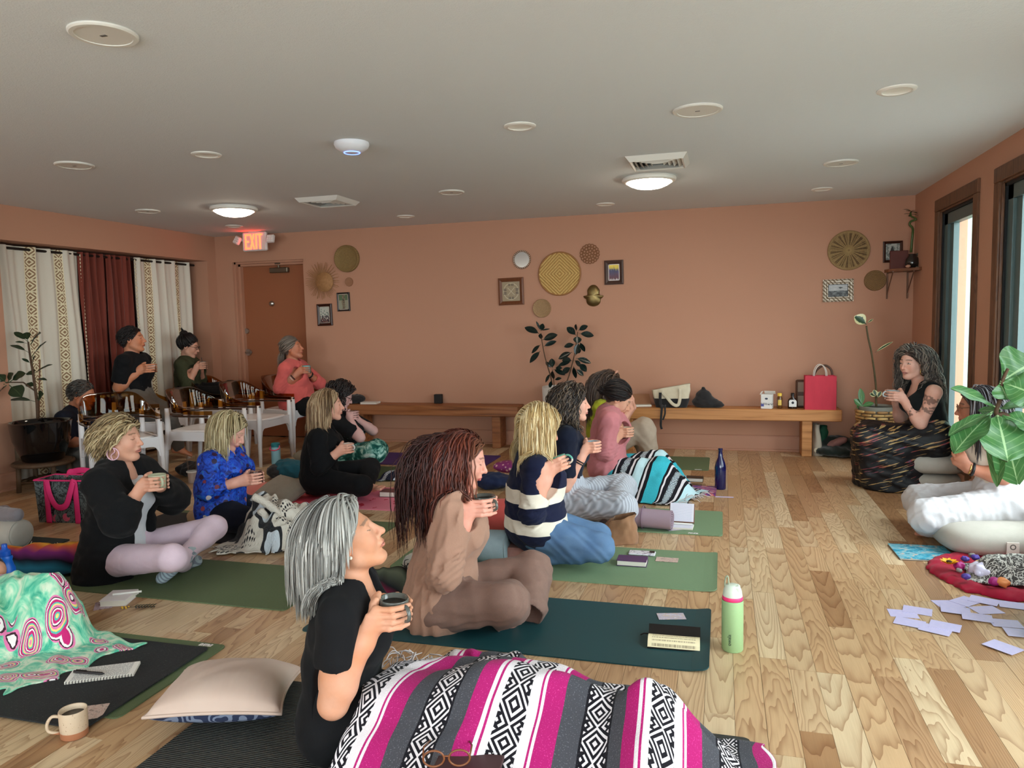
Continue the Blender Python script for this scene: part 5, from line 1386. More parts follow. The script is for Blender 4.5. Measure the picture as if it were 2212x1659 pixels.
def face_paint(V,Hc,R,k,skin,lips,brow,hairc,lash=True,eyes_open=False,bald=0.0):
 q=(V-Hc)@R.T/k;x,y,z=q.T
 sk,lp,br,hc=(np.array(srgb(*c))for c in(skin,lips,brow,hairc))
 C=np.tile(sk,(len(V),1));red=np.array(sk)*[1.06,.82,.80]
 def blend(w,c):
  nonlocal C
  w=np.clip(w,0,1)[:,None];C=C*(1-w)+np.asarray(c)*w
 head=(np.abs(x)<.16)&(np.abs(y)<.11)&(z>-.13)&(z<.16)
 ay=np.abs(y)
 blend(0.55*np.exp(-(((x-.07)/.03)**2+((ay-.04)/.02)**2+((z+.032)/.022)**2))*head,red)
 blend(0.6*np.exp(-(((x-.112)/.015)**2+(y/.014)**2+((z+.034)/.012)**2))*head,red)
 blend(0.5*np.exp(-((ay-.08)/.01)**2-((z)/.03)**2-((x)/.02)**2)*head,red)
 m=((y/.0235)**2+((z+.0665)/.0105)**2<1)&(x>.079);blend(0.75*m,lp)
 blend(0.8*((np.abs(z+.0665)<.0016)&(ay<.021)&(x>.08)),lp*.45)
 blend(0.65*((np.abs(z-(.0275-.10*np.maximum(ay-.03,0)*1.5+.06*np.minimum(ay-.018,.012)))<.0038)&(ay>.013)&(ay<.05)&(x>.055)),br)
 if lash:blend(0.8*((np.abs(z+.0035-.35*(ay-.031)**2/.015)<.0018)&(ay>.017)&(ay<.046)&(x>.06)),br*.5)
 if eyes_open:
  blend(.9*((((ay-.031)/.012)**2+((z-.003)/.005)**2<1)&(x>.07)),np.array(srgb(190,180,170)))
  blend(1.0*(((ay-.033)**2+(z-.003)**2<.0052**2)&(x>.07)),np.array(srgb(40,30,26)))
 blend(.9*(hair_zone(x,z,0.002+bald)&head&(ay<.074)),hc*.8)
 return C
def hand_on_mug(s,Mc,ax,r,h,side,fwd,elbow,k=1.0,spread=80,z0=0.0,fing=None):
 """side: unit vector from the mug towards this hand; fingers wrap from it towards fwd. returns the wrist"""
 ax=unit(ax);side=unit(side-ax*(side@ax));fw=unit(fwd-ax*(fwd@ax)-side*(fwd@side))
 def pt(phi,rad,z):p=math.radians(phi);return Mc+(math.cos(p)*side+math.sin(p)*fw)*rad+ax*z
 zs=[z0+.030*k,z0+.0095*k,z0-.011*k,z0-.030*k];mcp=[]
 for i,z in enumerate(zs):
  a=(0,6,4,-4)[i]
  p=[pt(-30+a,r+.026*k,z*.95-.004),pt(12+a,r+.019*k,z),pt(46+a,r+.0095*k,z*1.02),pt(46+a+spread*.42,r+.0075*k,z*1.0)]
  mcp.append(p[0]);s.chain(p,[.0098*k,.0092*k,.0082*k,.0068*k],0.004)
 mc=np.mean(mcp,0);d=unit(elbow-mc);wrist=mc+d*.088*k
 for i,p in enumerate(mcp):s.cone(wrist+(p-mc)*.42,p,.0155*k,.0112*k,0.014)
 lat=unit(np.cross(d,side));s.ecap(wrist,mc,(.026*k,.016*k),(.036*k,.014*k),unit(mcp[0]-mcp[3]),0.015)
 cm=wrist*.62+mcp[0]*.38+ax*.008*k
 s.chain([cm,pt(-62,r+.016*k,z0+.026*k),pt(-84,r+.010*k,z0+.040*k),pt(-100,r+.0085*k,z0+.047*k)],[.0145*k,.0125*k,.0105*k,.0085*k],0.010)
 return wrist
def free_hand(s,wrist,d,palm_n,k=1.0,curl=0.5):
 """relaxed hand beyond a wrist: d along the hand, palm_n out of the palm"""
 d=unit(d);n=unit(palm_n-d*(palm_n@d));l=np.cross(d,n);mc=wrist+d*.082*k
 s.ecap(wrist,mc,(.026*k,.016*k),(.037*k,.013*k),l,0.015)
 for i in range(4):
  b=mc+l*(.027-.018*i)*k;L=(.072,.08,.075,.058)[i]*k;p=[b];a=0.25*curl
  for q in(.45,.32,.23):
   a+=curl*0.55;p.append(p[-1]+(d*math.cos(a)+n*math.sin(a))*L*q)
  s.chain(p,[.0098*k,.009*k,.008*k,.0066*k],0.004)
 t0=wrist+d*.03*k+l*.028*k
 s.chain([t0,t0+d*.03*k+l*.018*k+n*.012*k,t0+d*.058*k+l*.018*k+n*.022*k],[.0145*k,.0115*k,.0085*k],0.01)
def add_foot(s,ankle,toe,upv,k=1.0,kk=0.015):
 ankle,toe=np.asarray(ankle,float),np.asarray(toe,float);d=unit(toe-ankle);u=unit(upv-d*(upv@d));l=np.cross(d,u)
 heel=ankle-d*.035*k-u*.035*k;ball=toe-d*.045*k-u*.012*k
 s.cone(ankle,heel,.034*k,.028*k,kk);s.ecap(heel,ball,(.027*k,.024*k),(.040*k,.016*k),l,0.02);s.cone(ankle,(ankle+ball)/2-u*.006,.033*k,.026*k,0.025)
 for i in range(5):
  b=ball+l*(.030-.0155*i)*k*1.0+d*.012*k;L=(.042,.036,.032,.026,.02)[i]*k;r=(.0125,.0095,.009,.0085,.008)[i]*k
  s.cone(b,b+d*L,r,r*.92,0.006)
def torso_sdf(s,J,ez,k=1.0,bust=0.0,belly=0.0,hip=1.0,kk=0.05,sh=True,low=True):
 P,N,f,l=J['P'],J['N'],J['f'],J['l'];ax=N-P;wv=P+ax*.40-f*.01;ch=P+ax*.70+f*.012;top=P+ax*.93
 if low:s.ell(P,(np.array((.125,.172*hip,.115))+ez)*1.0,np.array([f,l,np.array([0,0,1.0])]),kk)
 s.ecap(P+ax*.08,wv,(.160*hip+ez,.118+ez+belly),(.132+ez+belly*.6,.104+ez+belly),l,kk)
 s.ecap(wv,ch,(.132+ez+belly*.6,.104+ez+belly),(.156+ez,.112+ez),l,kk)
 s.ecap(ch,top,(.156+ez,.112+ez),(.125+ez,.075+ez),l,kk)
 if bust:
  for sg in(-1,1):s.ell(P+ax*.66+f*(.085+.02*bust)+l*sg*.075,np.array((.052,.062,.064))*(0.75+.3*bust)+ez,None,0.04)
 if sh:
  for q in('R','L'):
   s.cone(N-unit(ax)*.015,J['S'+q],.052+ez*.8,.056+ez,0.04)
def arm_sdf(s,J,q,ez,k=1.0,to=1.0,fore=0.0,kk=0.025,er=0.0,cuff=None):
 S,E,Wr=J['S'+q],J['E'+q],J['W'+q]
 if to>0:s.cone(S,S+(E-S)*to,(.054+ez)*k,(.054+(.041-.054)*to+ez+er)*k,kk)
 if fore>0:
  c=cuff if cuff is not None else ez
  m=E+(Wr-E)*min(.3,fore)
  s.cone(E,m,(.041+ez+er)*k,(.041+ez*.9)*k,kk);s.cone(m,E+(Wr-E)*fore,(.041+ez*.9)*k,(.041+(.027-.041)*fore+c)*k,kk)
def leg_sdf(s,L,ez,k=1.0,to=1.0,hem=None,thigh=.088,kk=0.04,knee=.060,calf=.052):
 H,K,A=L['H'],L['K'],L['A'];hem=ez if hem is None else hem
 s.cone(H,K,(thigh+ez)*k,(knee+ez)*k,kk)
 m=K+(A-K)*.32;e_=K+(A-K)*to
 s.cone(K,m,(knee+ez)*k,(calf+ez+(hem-ez)*.3)*k,kk);s.cone(m,e_,(calf+ez+(hem-ez)*.3)*k,(.038+(.012 if to<.8 else 0)+hem)*k,kk)
def strands(name,parent,Hc,R,n,L,cols,seed=0,part=0.01,wave=0.0,wk=60.0,w=0.006,style='fall',back=0.4,tail=None,lift=0.012,sh=None,steps=16,spread=1.0,jit=0.25,front=None,k=1.0,xf=.012,gray=None):
 """hair as tapered locks: rooted on the scalp, combed from the parting, falling with gravity round head and shoulders"""
 rs=np.random.RandomState(seed);rad=np.array((.094,.076,.088))*k;ctr=np.array((-.014,0,.030))*k
 q=rs.normal(size=(n*6,3));q/=np.linalg.norm(q,axis=1)[:,None];p=ctr+q*rad
 ok=hair_zone(p[:,0]/k,p[:,2]/k,front or 0.0);p=p[ok][:n];q=q[ok][:n];n=len(p)
 g=R@np.array([0,0,-1.0])
 cl=np.clip(L*(1+jit*rs.uniform(-1,1,n)),.01,9)[:,None];st=cl/steps
 lay=(1+(lift/.09)*rs.uniform(.35,1,n))[:,None]
 path=[p];d=None
 for i in range(steps):
  nr=(p-ctr)/rad**2;nr/=np.linalg.norm(nr,axis=1)[:,None]
  t=i/steps
  if style=='fall':
   side=np.sign(p[:,1:2]-part*k+1e-6);des=np.c_[-back*np.ones(n),side[:,0]*.75,.12*np.ones(n)]*max(0,1-t*4.0)+g*min(1,.25+t*3)
  elif style=='tail':
   v=np.array(tail)*k-p;dist=np.linalg.norm(v,axis=1)[:,None];des=v/(dist+1e-6)
  elif style=='back':
   des=np.c_[-np.ones(n),.2*np.sign(p[:,1]),.1*np.ones(n)]*(1-t)+g*(.35+t*.6)
  else:
   des=np.tile(np.array([.55,.5,-.1]),(n,1))+g*.5+nr*.25*(1-t)
  des=des-nr*np.minimum((des*nr).sum(1),0)[:,None]*(1.0 if style!='tail' else 1.0)
  d=unit_rows(des if d is None else d*.55+unit_rows(des)*.6+rs.normal(size=(n,3))*.05*spread)
  p=p+d*(np.minimum(st,np.linalg.norm(np.array(tail)*k-p,axis=1)[:,None]*.8)if style=='tail' else st)
  m=(p-ctr)/(rad*lay);mm=np.linalg.norm(m,axis=1)[:,None]
  p=np.where(mm<1,ctr+m/np.maximum(mm,1e-6)*rad*lay,p)
  jawc=np.array((.012,0,-.05))*k;jr=np.array((.07,.066,.075))*k*(1+.6*(lay-1));m=(p-jawc)/jr;mm=np.linalg.norm(m,axis=1)[:,None]
  p=np.where(mm<1,jawc+m/np.maximum(mm,1e-6)*jr,p)
  if style=='fall':
   xm=np.interp(p[:,2]/k,[-.5,-.0,.05,.085,.12],[xf,xf,.062,.085,.13])*k
   p[:,0]=np.where((p[:,0]>xm)&(np.abs(p[:,1])<.12),p[:,0]-(p[:,0]-xm)*.7,p[:,0])
  if sh is not None:
   for a,c,r in sh:
    a_,c_=R@(a-Hc),R@(c-Hc);ba=c_-a_;tt=np.clip(((p-a_)@ba)/(ba@ba),0,1)[:,None];o=p-a_-tt*ba;dd=np.linalg.norm(o,axis=1)[:,None]
    rr=r+.012*(lay-1)/.1
    p=np.where(dd<rr,p+o/np.maximum(dd,1e-6)*(rr-dd),p)
  path.append(p)
 Pt=np.stack(path,1)
 T=np.gradient(Pt,axis=1);T/=np.linalg.norm(T,axis=2)[...,None]+1e-9
 nr=(Pt-ctr);nr/=np.linalg.norm(nr,axis=2)[...,None];sd=np.cross(T,nr);sd/=np.linalg.norm(sd,axis=2)[...,None]+1e-9;nr=np.cross(sd,T)
 tt=np.linspace(0,1,steps+1)[None,:,None]
 if wave:
  ph=rs.uniform(0,6.28,(n,1,1));fq=wk*cl[:,:,None]*(1+.2*rs.uniform(-1,1,(n,1,1)));amp=wave*np.clip(tt*3,0,1)
  Pt=Pt+sd*amp*np.sin(fq*tt+ph)+nr*amp*.8*(1+np.cos(fq*tt+ph))*.6
 wd=w*k*(0.55+.45*np.clip(tt*6,0,1))*np.clip((1.04-tt)*4,.12,1)*(.7+.6*rs.rand(n,1,1))
 ring=np.stack([Pt+sd*wd,Pt+nr*wd*.38,Pt-sd*wd,Pt-nr*wd*.38],2)
 V=ring.reshape(-1,3)@R+Hc
 S1=steps+1;i=np.arange(n)[:,None,None];j=np.arange(steps)[None,:,None];c=np.arange(4)[None,None,:];c2=(c+1)%4
 idx=lambda a,b_,d_:(a*S1+b_)*4+d_
 F=np.stack([idx(i,j,c),idx(i,j,c2),idx(i,j+1,c2),idx(i,j+1,c)],-1).reshape(-1,4)
 C0=np.array([srgb(*c_)for c_ in cols]);pick=rs.rand(n,1)*(len(cols)-1);lo_=np.floor(pick).astype(int)[:,0];fr=pick-lo_[:,None]
 base=C0[lo_]*(1-fr)+C0[np.minimum(lo_+1,len(cols)-1)]*fr
 if gray is not None:
  wg=np.clip((path[0][:,0:1]/k-gray[0])/.06,0,1);base=base*(1-wg)+np.array(srgb(*gray[1]))*wg
 col=np.repeat(base[:,None,:]*(.9+.2*rs.rand(n,1,1)),S1*4,1).reshape(-1,3)
 return mk(name,V,F,m_hair,parent,smooth=True,col=col)
def unit_rows(v):return v/(np.linalg.norm(v,axis=1)[:,None]+1e-9)
def make_mug(label,Mc,r,h,mat,ax=(0,0,1),handle=None,inner=None,drink=None,taper=0.92,group='tea mugs',name='mug',t=0.004,hs=1.0):
 ax=unit(ax);Rm=frame(ax);Mc=np.asarray(Mc,float);e=empty(name,Mc-ax*h/2,label,'mug',group)
 pr=[(0,0),(r*taper*.9,0),(r*taper,.004),(r*(taper+(1-taper)*.5),h*.4),(r,h*.96),(r-t*.3,h),(r-t,h*.98),((r-t)*(taper+.04),h*.3),(r*taper*.8,.008),(0,.007)]
 MB().lathe(pr,Mc-ax*h/2,36,ax=ax).build('body',mat,e,smooth=True)
 if handle is not None:
  d=unit(np.asarray(handle,float)-ax*(np.asarray(handle,float)@ax));b0=Mc-ax*h/2
  MB().tube(spline([b0+d*(r*.93)+ax*h*.82,b0+d*(r+.018*hs)+ax*h*.86,b0+d*(r+.032*hs)+ax*h*.62,b0+d*(r+.028*hs)+ax*h*.35,b0+d*(r*.94)+ax*h*.2],18),.0065,8,flat=.8).build('handle',mat,e,smooth=True)
 if drink is not None:MB().lathe([(0,h*.8),(r*.95-t,h*.8)][::-1],Mc-ax*h/2,28,ax=ax).build('drink',drink,e)
 return e
def cut_sleeve(s,end,d,r):s.cone(end+unit(d)*(r+.0),end+unit(d)*(r+.06),r,r,0.006,'s')
def person(label,Y0,hd,P,N,Hd,look,elbows,mug=None,legs=(),skin=(205,150,120),lips=(176,96,88),brow=(96,70,52),hairc=(90,70,50),k=1.0,kh=1.0,shw=.165,bust=0.6,belly=0.0,hip=1.0,male=False,vox=.008,vf=.004,nose=1.0,top=None,bottom=None,feet=(),hands='mug',eyes_open=False,bald=0.0,zoff=0.0,far_E=None,shdrop=.045,shf=0.0,group='people in the circle',extra_skin=None,wrists=None,jaw=1.0,paint=None):
 f=np.array([math.cos(math.radians(hd)),math.sin(math.radians(hd)),0]);l=np.array([-f[1],f[0],0])
 pt=lambda v:at(v[0],v[1],Y0+(v[2]if len(v)>2 else 0))if len(v)<4 else np.array(v[1:4],float)
 J=dict(f=f,l=l,P=pt(P),N=pt(N),Hc=pt(Hd));sp=unit(J['N']-J['P'])
 J['SR']=J['N']-l*shw-sp*shdrop+f*shf;J['SL']=J['N']+l*shw-sp*shdrop+f*shf
 near='R' if f[0]>0 else 'L';far='L' if near=='R' else 'R';J['near'],J['far']=near,far
 J['E'+near]=pt(elbows)
 if far_E is not None:J['E'+far]=pt(far_E)
 else:
  v=J['E'+near]-J['N'];J['E'+far]=J['N']+v-2*l*(v@l)
 hy,hp=math.radians(hd+look[0]),math.radians(look[1]);roll=math.radians(look[2])if len(look)>2 else 0
 hf=np.array([math.cos(hy)*math.cos(hp),math.sin(hy)*math.cos(hp),math.sin(hp)]);hl=np.array([-math.sin(hy),math.cos(hy),0]);hu=np.cross(hf,hl)
 hl,hu=hl*math.cos(roll)+hu*math.sin(roll),hu*math.cos(roll)-hl*math.sin(roll)
 R=np.array([hf,hl,hu]);J['R']=R
 s=SDF()
 torso_sdf(s,J,-0.012,bust=0,kk=0.04,hip=hip,belly=belly)
 fine=[]
 if hands=='mug':
  Mc=pt(mug['p']);axm=unit(np.array(mug.get('ax',(0,0,1.0))));r,h=mug.get('r',.042),mug.get('h',.088);J['Mc']=Mc
  for q,sg in(('R',-1),('L',1)):
   J['W'+q]=hand_on_mug(s,Mc,axm,r,h,l*sg+mug.get('sf',0)*f,f,J['E'+q],k=k*.97,z0=mug.get('z0',-0.004)-(0.004 if sg>0 else 0))
  fine.append((Mc-.105,Mc+.105))
 else:
  for q in('R','L'):
   w_=wrists[q];J['W'+q]=pt(w_[0]);free_hand(s,J['W'+q],np.array(w_[1],float),np.array(w_[2],float),k*.97,w_[3]if len(w_)>3 else .6)
   c=J['W'+q]+unit(w_[1])*.07;fine.append((c-.1,c+.1))
 for q in('R','L'):arm_sdf(s,J,q,0.0,k,1.0,1.0)
 s.cone(J['Hc']-R[0]*.022*kh-R[2]*.03*kh,J['N']-f*.01,.050*kh*(1.1 if male else .98),.056*(1.15 if male else 1.0),0.03)
 s.cone(J['N']+f*.04-sp*.035,J['Hc']-R[2]*.055*kh-R[0]*.004,.022,.024*kh,0.03)
 add_head(s,J['Hc'],R,kh,nose,male,jaw)
 J['legs']=[]
 for L in legs:
  hp_=J['P']+l*L[0]*.092+np.array([0,0,-.01]);D=dict(H=hp_,K=pt(L[1]),A=pt(L[2]),sg=L[0]);J['legs'].append(D);leg_sdf(s,D,-0.012)
  if len(L)>3:D['T']=pt(L[3])
 for i in feet:
  D=J['legs'][i[0]];add_foot(s,D['A'],D['T'],np.array(i[1],float),k*.95);c=(D['A']+D['T'])/2;fine.append((c-.13,c+.13))
 if extra_skin:extra_skin(s,J)
 fine.insert(0,(J['Hc']-.135*kh,J['Hc']+.15*kh))
 boxes=[(np.asarray(a),np.asarray(b_))for a,b_ in fine]
 s.plane((0,0,0.002+zoff),(0,0,-1),0.002)
 Vs,Fs,n0=[],[],0
 V,F=s.mesh(vox,skip=[(a+vox,b_-vox)for a,b_ in boxes]);Vs.append(V);Fs.append(F);n0=len(V)
 for i,(a,b_)in enumerate(boxes):
  V,F=s.mesh(vf,a,b_,skip=[(c+vf,d-vf)for c,d in boxes[:i]]);Vs.append(V);Fs.append(F+n0);n0+=len(V)
 V=np.concatenate(Vs);F=np.concatenate(Fs)
 C=face_paint(V,J['Hc'],R,kh,skin,lips,brow,hairc,True,eyes_open,bald)
 for q in('R','L'):
  dd=np.linalg.norm(V-J['W'+q],axis=1);w_=np.clip((.16-dd)/.1,0,1)[:,None]*.25;C=C*(1-w_)+C*np.array([1.04,.86,.82])*w_
 if paint:C=paint(V,C,J)
 o=mk('person',V,F,m_skin,smooth=True,col=C);setp(o,label,'person',group)
 J['o']=o
 if DEBUG:
  ln=lambda a,b_:round(float(np.linalg.norm(J[a]-J[b_])),2)
  print('PERSON',label[:40],'P',np.round(J['P'],2),'N',np.round(J['N'],2),'H',np.round(J['Hc'],2),'spine',ln('P','N'),'uarm',ln('S'+near,'E'+near),ln('S'+far,'E'+far),'farm',ln('E'+near,'W'+near),ln('E'+far,'W'+far),'legs',[(round(float(np.linalg.norm(D['H']-D['K'])),2),round(float(np.linalg.norm(D['A']-D['K'])),2),np.round(D['K'],2).tolist(),np.round(D['A'],2).tolist())for D in J['legs']],'tris',len(F)*2)
 return J
DEBUG=False
def shirt(J,mat,name='top',ez=.016,sleeve='short',wr=.006,seed=1,bust=0.6,belly=0.0,hip=1.0,vox=.007,neck=.062,vneck=0.0,scoop=.0,hem=None,er=.006,sl=.62,cuff=None,high=.0,wl=(.05,.16),drape=0.0,extra=None,fore=.92,ridge=.55):
 s=SDF();f,l,N,P=J['f'],J['l'],J['N'],J['P'];sp=unit(N-P)
 torso_sdf(s,J,ez,bust=bust,belly=belly,hip=hip,low=hem is None or hem>0)
 if drape:s.ecap(P+(N-P)*.5,P+np.array([0,0,.02]),(.16+ez,.125+ez),(.185*hip+ez+drape,.14+ez+drape),l,.05)
 ends=[]
 for q in('R','L'):
  if sleeve=='short':
   arm_sdf(s,J,q,ez,to=sl,er=er,kk=.012);ends.append((J['S'+q]+(J['E'+q]-J['S'+q])*(sl+.02),J['E'+q]-J['S'+q],.054+ez+er+.012))
  elif sleeve=='long':
   arm_sdf(s,J,q,ez,to=1.0,fore=fore,er=er,cuff=cuff,kk=.010);ends.append((J['E'+q]+(J['W'+q]-J['E'+q])*(fore+.005),J['W'+q]-J['E'+q],.034+(cuff or ez)+.012))
  elif sleeve=='three':
   arm_sdf(s,J,q,ez,to=1.0,fore=.42,er=er,cuff=cuff,kk=.010);ends.append((J['E'+q]+(J['W'+q]-J['E'+q])*.44,J['W'+q]-J['E'+q],.04+(cuff or ez)+.012))
  elif sleeve=='none':pass
 if extra:extra(s,J)
 fn_=fold_noise(seed,*wl,6,ridge);s.disp(lambda x,y,z:1.7*wr*fn_(x,y,z))
 if sleeve in('long','three'):
  for q in('R','L'):
   E,d=J['E'+q],unit(J['W'+q]-J['S'+q])
   def gather(x,y,z,E=E,d=d):
    px,py,pz=x-E[0],y-E[1],z-E[2];r2=px*px+py*py+pz*pz;t=px*d[0]+py*d[1]+pz*d[2]
    return .0045*np.sin(t*230+6*fn_(x,y,z))*np.exp(-r2/.012)
   s.disp(gather)
 for e_,d,r in ends:cut_sleeve(s,e_,d,r)
 if sleeve=='none':
  for q,sg in(('R',-1),('L',1)):s.cone(J['S'+q]+l*sg*.015,J['S'+q]+l*sg*.08-sp*.02,.068,.09,0.01,'s')
 up=unit(J['Hc']-J['R'][2]*.05-N)
 s.cone(N+sp*(.012+high)+f*.012,N+up*.2,neck,neck+.01,0.008,'s')
 if vneck:s.ecap(N+f*(.085)+sp*.03,N+f*(.125)-sp*vneck,(.062,.06),(.006,.07),l,0.008,'s')
 if scoop:s.ell(N+f*.085-sp*scoop*.35,(.075,.075,scoop),np.array([f,l,sp]),0.01,'s')
 V,F=s.mesh(vox);return mk(name,V,F,mat,J['o'],smooth=True)
def trousers(J,mat,name='trousers',ez=.014,hem=None,wr=.006,seed=2,vox=.007,hip=1.0,to=.93,zoff=0.0,wl=(.05,.18),extra=None,thigh=.088,waist=.20,cut=True,ridge=.55):
 s=SDF();f,l,P=J['f'],J['l'],J['P']
 s.ell(P,np.array((.128,.176*hip,.118))+ez,np.array([f,l,[0,0,1.0]]),.05)
 s.ecap(P,P+(J['N']-P)*waist,(.165*hip+ez,.12+ez),(.15*hip+ez,.11+ez),l,.04)
 for D in J['legs']:leg_sdf(s,D,ez,to=to,hem=hem,thigh=thigh)
 if extra:extra(s,J)
 fn_=fold_noise(seed,*wl,6,ridge);s.disp(lambda x,y,z:1.7*wr*fn_(x,y,z))
 if cut:
  for D in J['legs']:
   e_=D['K']+(D['A']-D['K'])*(to+.01);cut_sleeve(s,e_,D['A']-D['K'],.05+(hem if hem is not None else ez))
 s.plane((0,0,0.003+zoff),(0,0,-1),0.004)
 V,F=s.mesh(vox);return mk(name,V,F,mat,J['o'],smooth=True)
def shoulders(J,r=.07):return[(J['SR'],J['SL'],r),(J['N'],J['P'],.10)]
def hoop(J,side,r,mat,t=.0025,name='earring',drop=.0,flat=None):
 R,Hc=J['R'],J['Hc'];c=Hc+R[1]*side*.08-R[2]*(.036+r+drop)-R[0]*.008
 o=MB().tube([c+(R[0]*math.cos(a)+np.array([0,0,1.0])*math.sin(a))*r for a in np.linspace(0,2*PI,28,endpoint=False)],t,6,closed=True).build(name,mat,J['o'],smooth=True);return c,o
def spectacles(J,mat,k=1.0,r=.021):
 R,Hc=J['R'],J['Hc'];m=MB();W=lambda x,y,z:Hc+k*(x*R[0]+y*R[1]+z*R[2])
 for sg in(-1,1):
  m.tube([W(.100,sg*.032+.025*math.cos(a),.002+.018*math.sin(a))for a in np.linspace(0,2*PI,20,endpoint=False)],.0022,5,closed=True)
  m.tube([W(.099,sg*.057,.006),W(.05,sg*.074,.008),(W(-.01,sg*.08,.006))],.0022,5)
 m.tube([W(.104,-.009,.006),W(.106,0,.008),W(.104,.009,.006)],.002,5)
 m.build('glasses',mat,J['o'],smooth=True)
def bangle(J,q,mat,t=.08,r=.031,w=.004,name='bracelet',flat=1.0):
 a=J['W'+q]+(J['E'+q]-J['W'+q])*t;ax=unit(J['E'+q]-J['W'+q]);Rm=frame(ax)
 return MB().tube([a+(Rm[0]*math.cos(u)+Rm[1]*math.sin(u))*r for u in np.linspace(0,2*PI,24,endpoint=False)],w,6,closed=True).build(name,mat,J['o'],smooth=True)
def bun(J,c,r,cols,seed,n=90,name='hair_bun'):
 rs=np.random.RandomState(seed);m=MB();R=J['R'];V,F,C,n0=[],[],[],0
 for i in range(n):
  a=unit(rs.normal(size=3));b_=unit(np.cross(a,rs.normal(size=3)));rr=r*rs.uniform(.75,1.05);t=np.linspace(0,rs.uniform(1.5,3.2),9)+rs.uniform(0,6)
  P=c+(np.outer(np.cos(t),a)+np.outer(np.sin(t),b_))*rr
  q=MB().tube(P,[.002]+[.0055]*7+[.002],4);v=np.concatenate(q.V);V.append(v);F+=[tuple(x+n0 for x in f)for f in q.F];n0+=len(v)
  C.append(np.tile(np.array(srgb(*cols[i%len(cols)])),(len(v),1)))
 return mk(name,np.concatenate(V),F,m_hair,J['o'],smooth=True,col=np.concatenate(C))
def fabric(name,c,c2=None,rough=.9,sheen=.06,sc=220,bs=.15):
 c2=c2 or tuple(int(v*.82)for v in c)
 return M(name,lambda b:b.mix(b.noise(b.obj(),25,3)*.5+b.noise(b.obj(),sc,2)*.4,srgb(*c),srgb(*c2)),rough,sheen=sheen,spec=.25,bump=lambda b:b.noise(b.obj(),sc,2),bs=bs,bd=.003)
m_blackc=fabric('black_jersey',(20,20,23),(12,12,14),sheen=.02)
m_glaze=M('grey_glaze',lambda b:b.mix(b.noise(b.obj(),30,2),srgb(92,92,86),srgb(70,72,68)),.2,coat=.4)
m_tea=M('dark_tea',srgb(30,22,18),.1)
m_gold=M('gold',srgb(212,170,96),.25,metal=1.0)
m_blkm=M('black_band',srgb(20,20,22),.4)
# -------- 1 grey-haired woman in front
J=person('grey-haired woman in a black tee with eyes closed and a striped blanket over her legs',2.05,16,(738,1540),(757,1262),(747,1166),(12,27),(720,1520,-.17),mug=dict(p=(851,1317,-.06),r=.044,h=.075,ax=(.05,0,1),sf=-.2),legs=[(-1,(1040,1500,.0),(1385,1560,.06),(1405,1490,.06)),(1,(1060,1490,.16),(1400,1545,.22),(1420,1480,.22))],skin=(206,148,118),lips=(186,110,98),brow=(120,104,92),hairc=(150,146,140),vox=.006,vf=.0027,nose=1.12,bust=.4,shw=.155,hip=.95)
shirt(J,m_blackc,'tee_shirt',ez=.008,sleeve='short',sl=.46,vox=.0055,wr=.005,seed=3,neck=.066,scoop=.085,er=.010,bust=.35)
trousers(J,m_blackc,'leggings',ez=.006,wr=.003,vox=.009)
strands('hair',J['o'],J['Hc'],J['R'],2300,.175,[(92,90,88),(128,126,122),(158,156,152),(186,184,180)],1,part=.012,w=.0034,back=1.0,lift=.042,spread=.4,sh=shoulders(J,.062),steps=12,jit=.1,gray=(.04,(214,212,206)),front=.012,xf=-.012)
MB().ball(J['Hc']-J['R'][1]*.083-J['R'][2]*.036-J['R'][0]*.004,.006,10,6).build('earring',M('pearl',srgb(220,210,195),.25),J['o'],smooth=True)
make_mug('dark grey glazed mug held by the grey-haired woman',J['Mc'],.044,.075,m_glaze,ax=(.05,0,1),handle=(.86,-.5,0),drink=m_tea)
J1=J
# -------- 2 auburn-haired woman
m_tan=fabric('tan_sweatshirt',(178,138,118),(150,112,94),sheen=.1)
m_mauve=fabric('mauve_trousers',(142,112,100),(112,86,78))
J=person('auburn-haired woman in a loose tan sweatshirt and mauve trousers sitting cross-legged',3.06,16,(955,1290),(985,1062),(1000,992),(2,-14),(957,1236,-.2),mug=dict(p=(1046,1088,-.07),r=.05,h=.07,sf=-.3),legs=[(-1,(1098,1300,-.16),(1105,1352,.0),(1130,1368,-.02)),(1,(1152,1232,.20),(1135,1312,.02),(1150,1330,-.06))],skin=(224,160,140),lips=(200,100,100),brow=(90,52,40),hairc=(74,30,24),vox=.007,vf=.0034,bust=.4,hip=1.05)
def drop(s,J):s.ecap(J['P']+np.array([0,0,.10]),J['P']+np.array([0,0,-.06])-J['f']*.02,(.19,.145),(.215,.165),J['l'],.05)
shirt(J,m_tan,'sweatshirt',ez=.028,sleeve='long',wr=.018,seed=7,neck=.07,vneck=.07,bust=.3,hip=1.05,vox=.0058,cuff=.016,er=.012,extra=drop,wl=(.05,.16))
def flare(s,J):
 D=J['legs'][1];s.cone(D['K']+(D['A']-D['K'])*.4,D['A'],.085,.095,.03)
 D=J['legs'][0];s.cone(D['K'],D['A'],.078,.055,.03)
trousers(J,m_mauve,ez=.024,hem=.04,wr=.009,seed=9,vox=.0065,hip=1.05,extra=flare,wl=(.04,.14))
strands('hair',J['o'],J['Hc'],J['R'],1700,.34,[(52,20,16),(84,34,26),(112,54,38),(66,26,20)],4,part=.0,wave=.004,wk=70,w=.004,back=.9,lift=.018,sh=shoulders(J,.07),steps=14,jit=.3,gray=(.045,(142,96,66)),front=.008,xf=-.03)
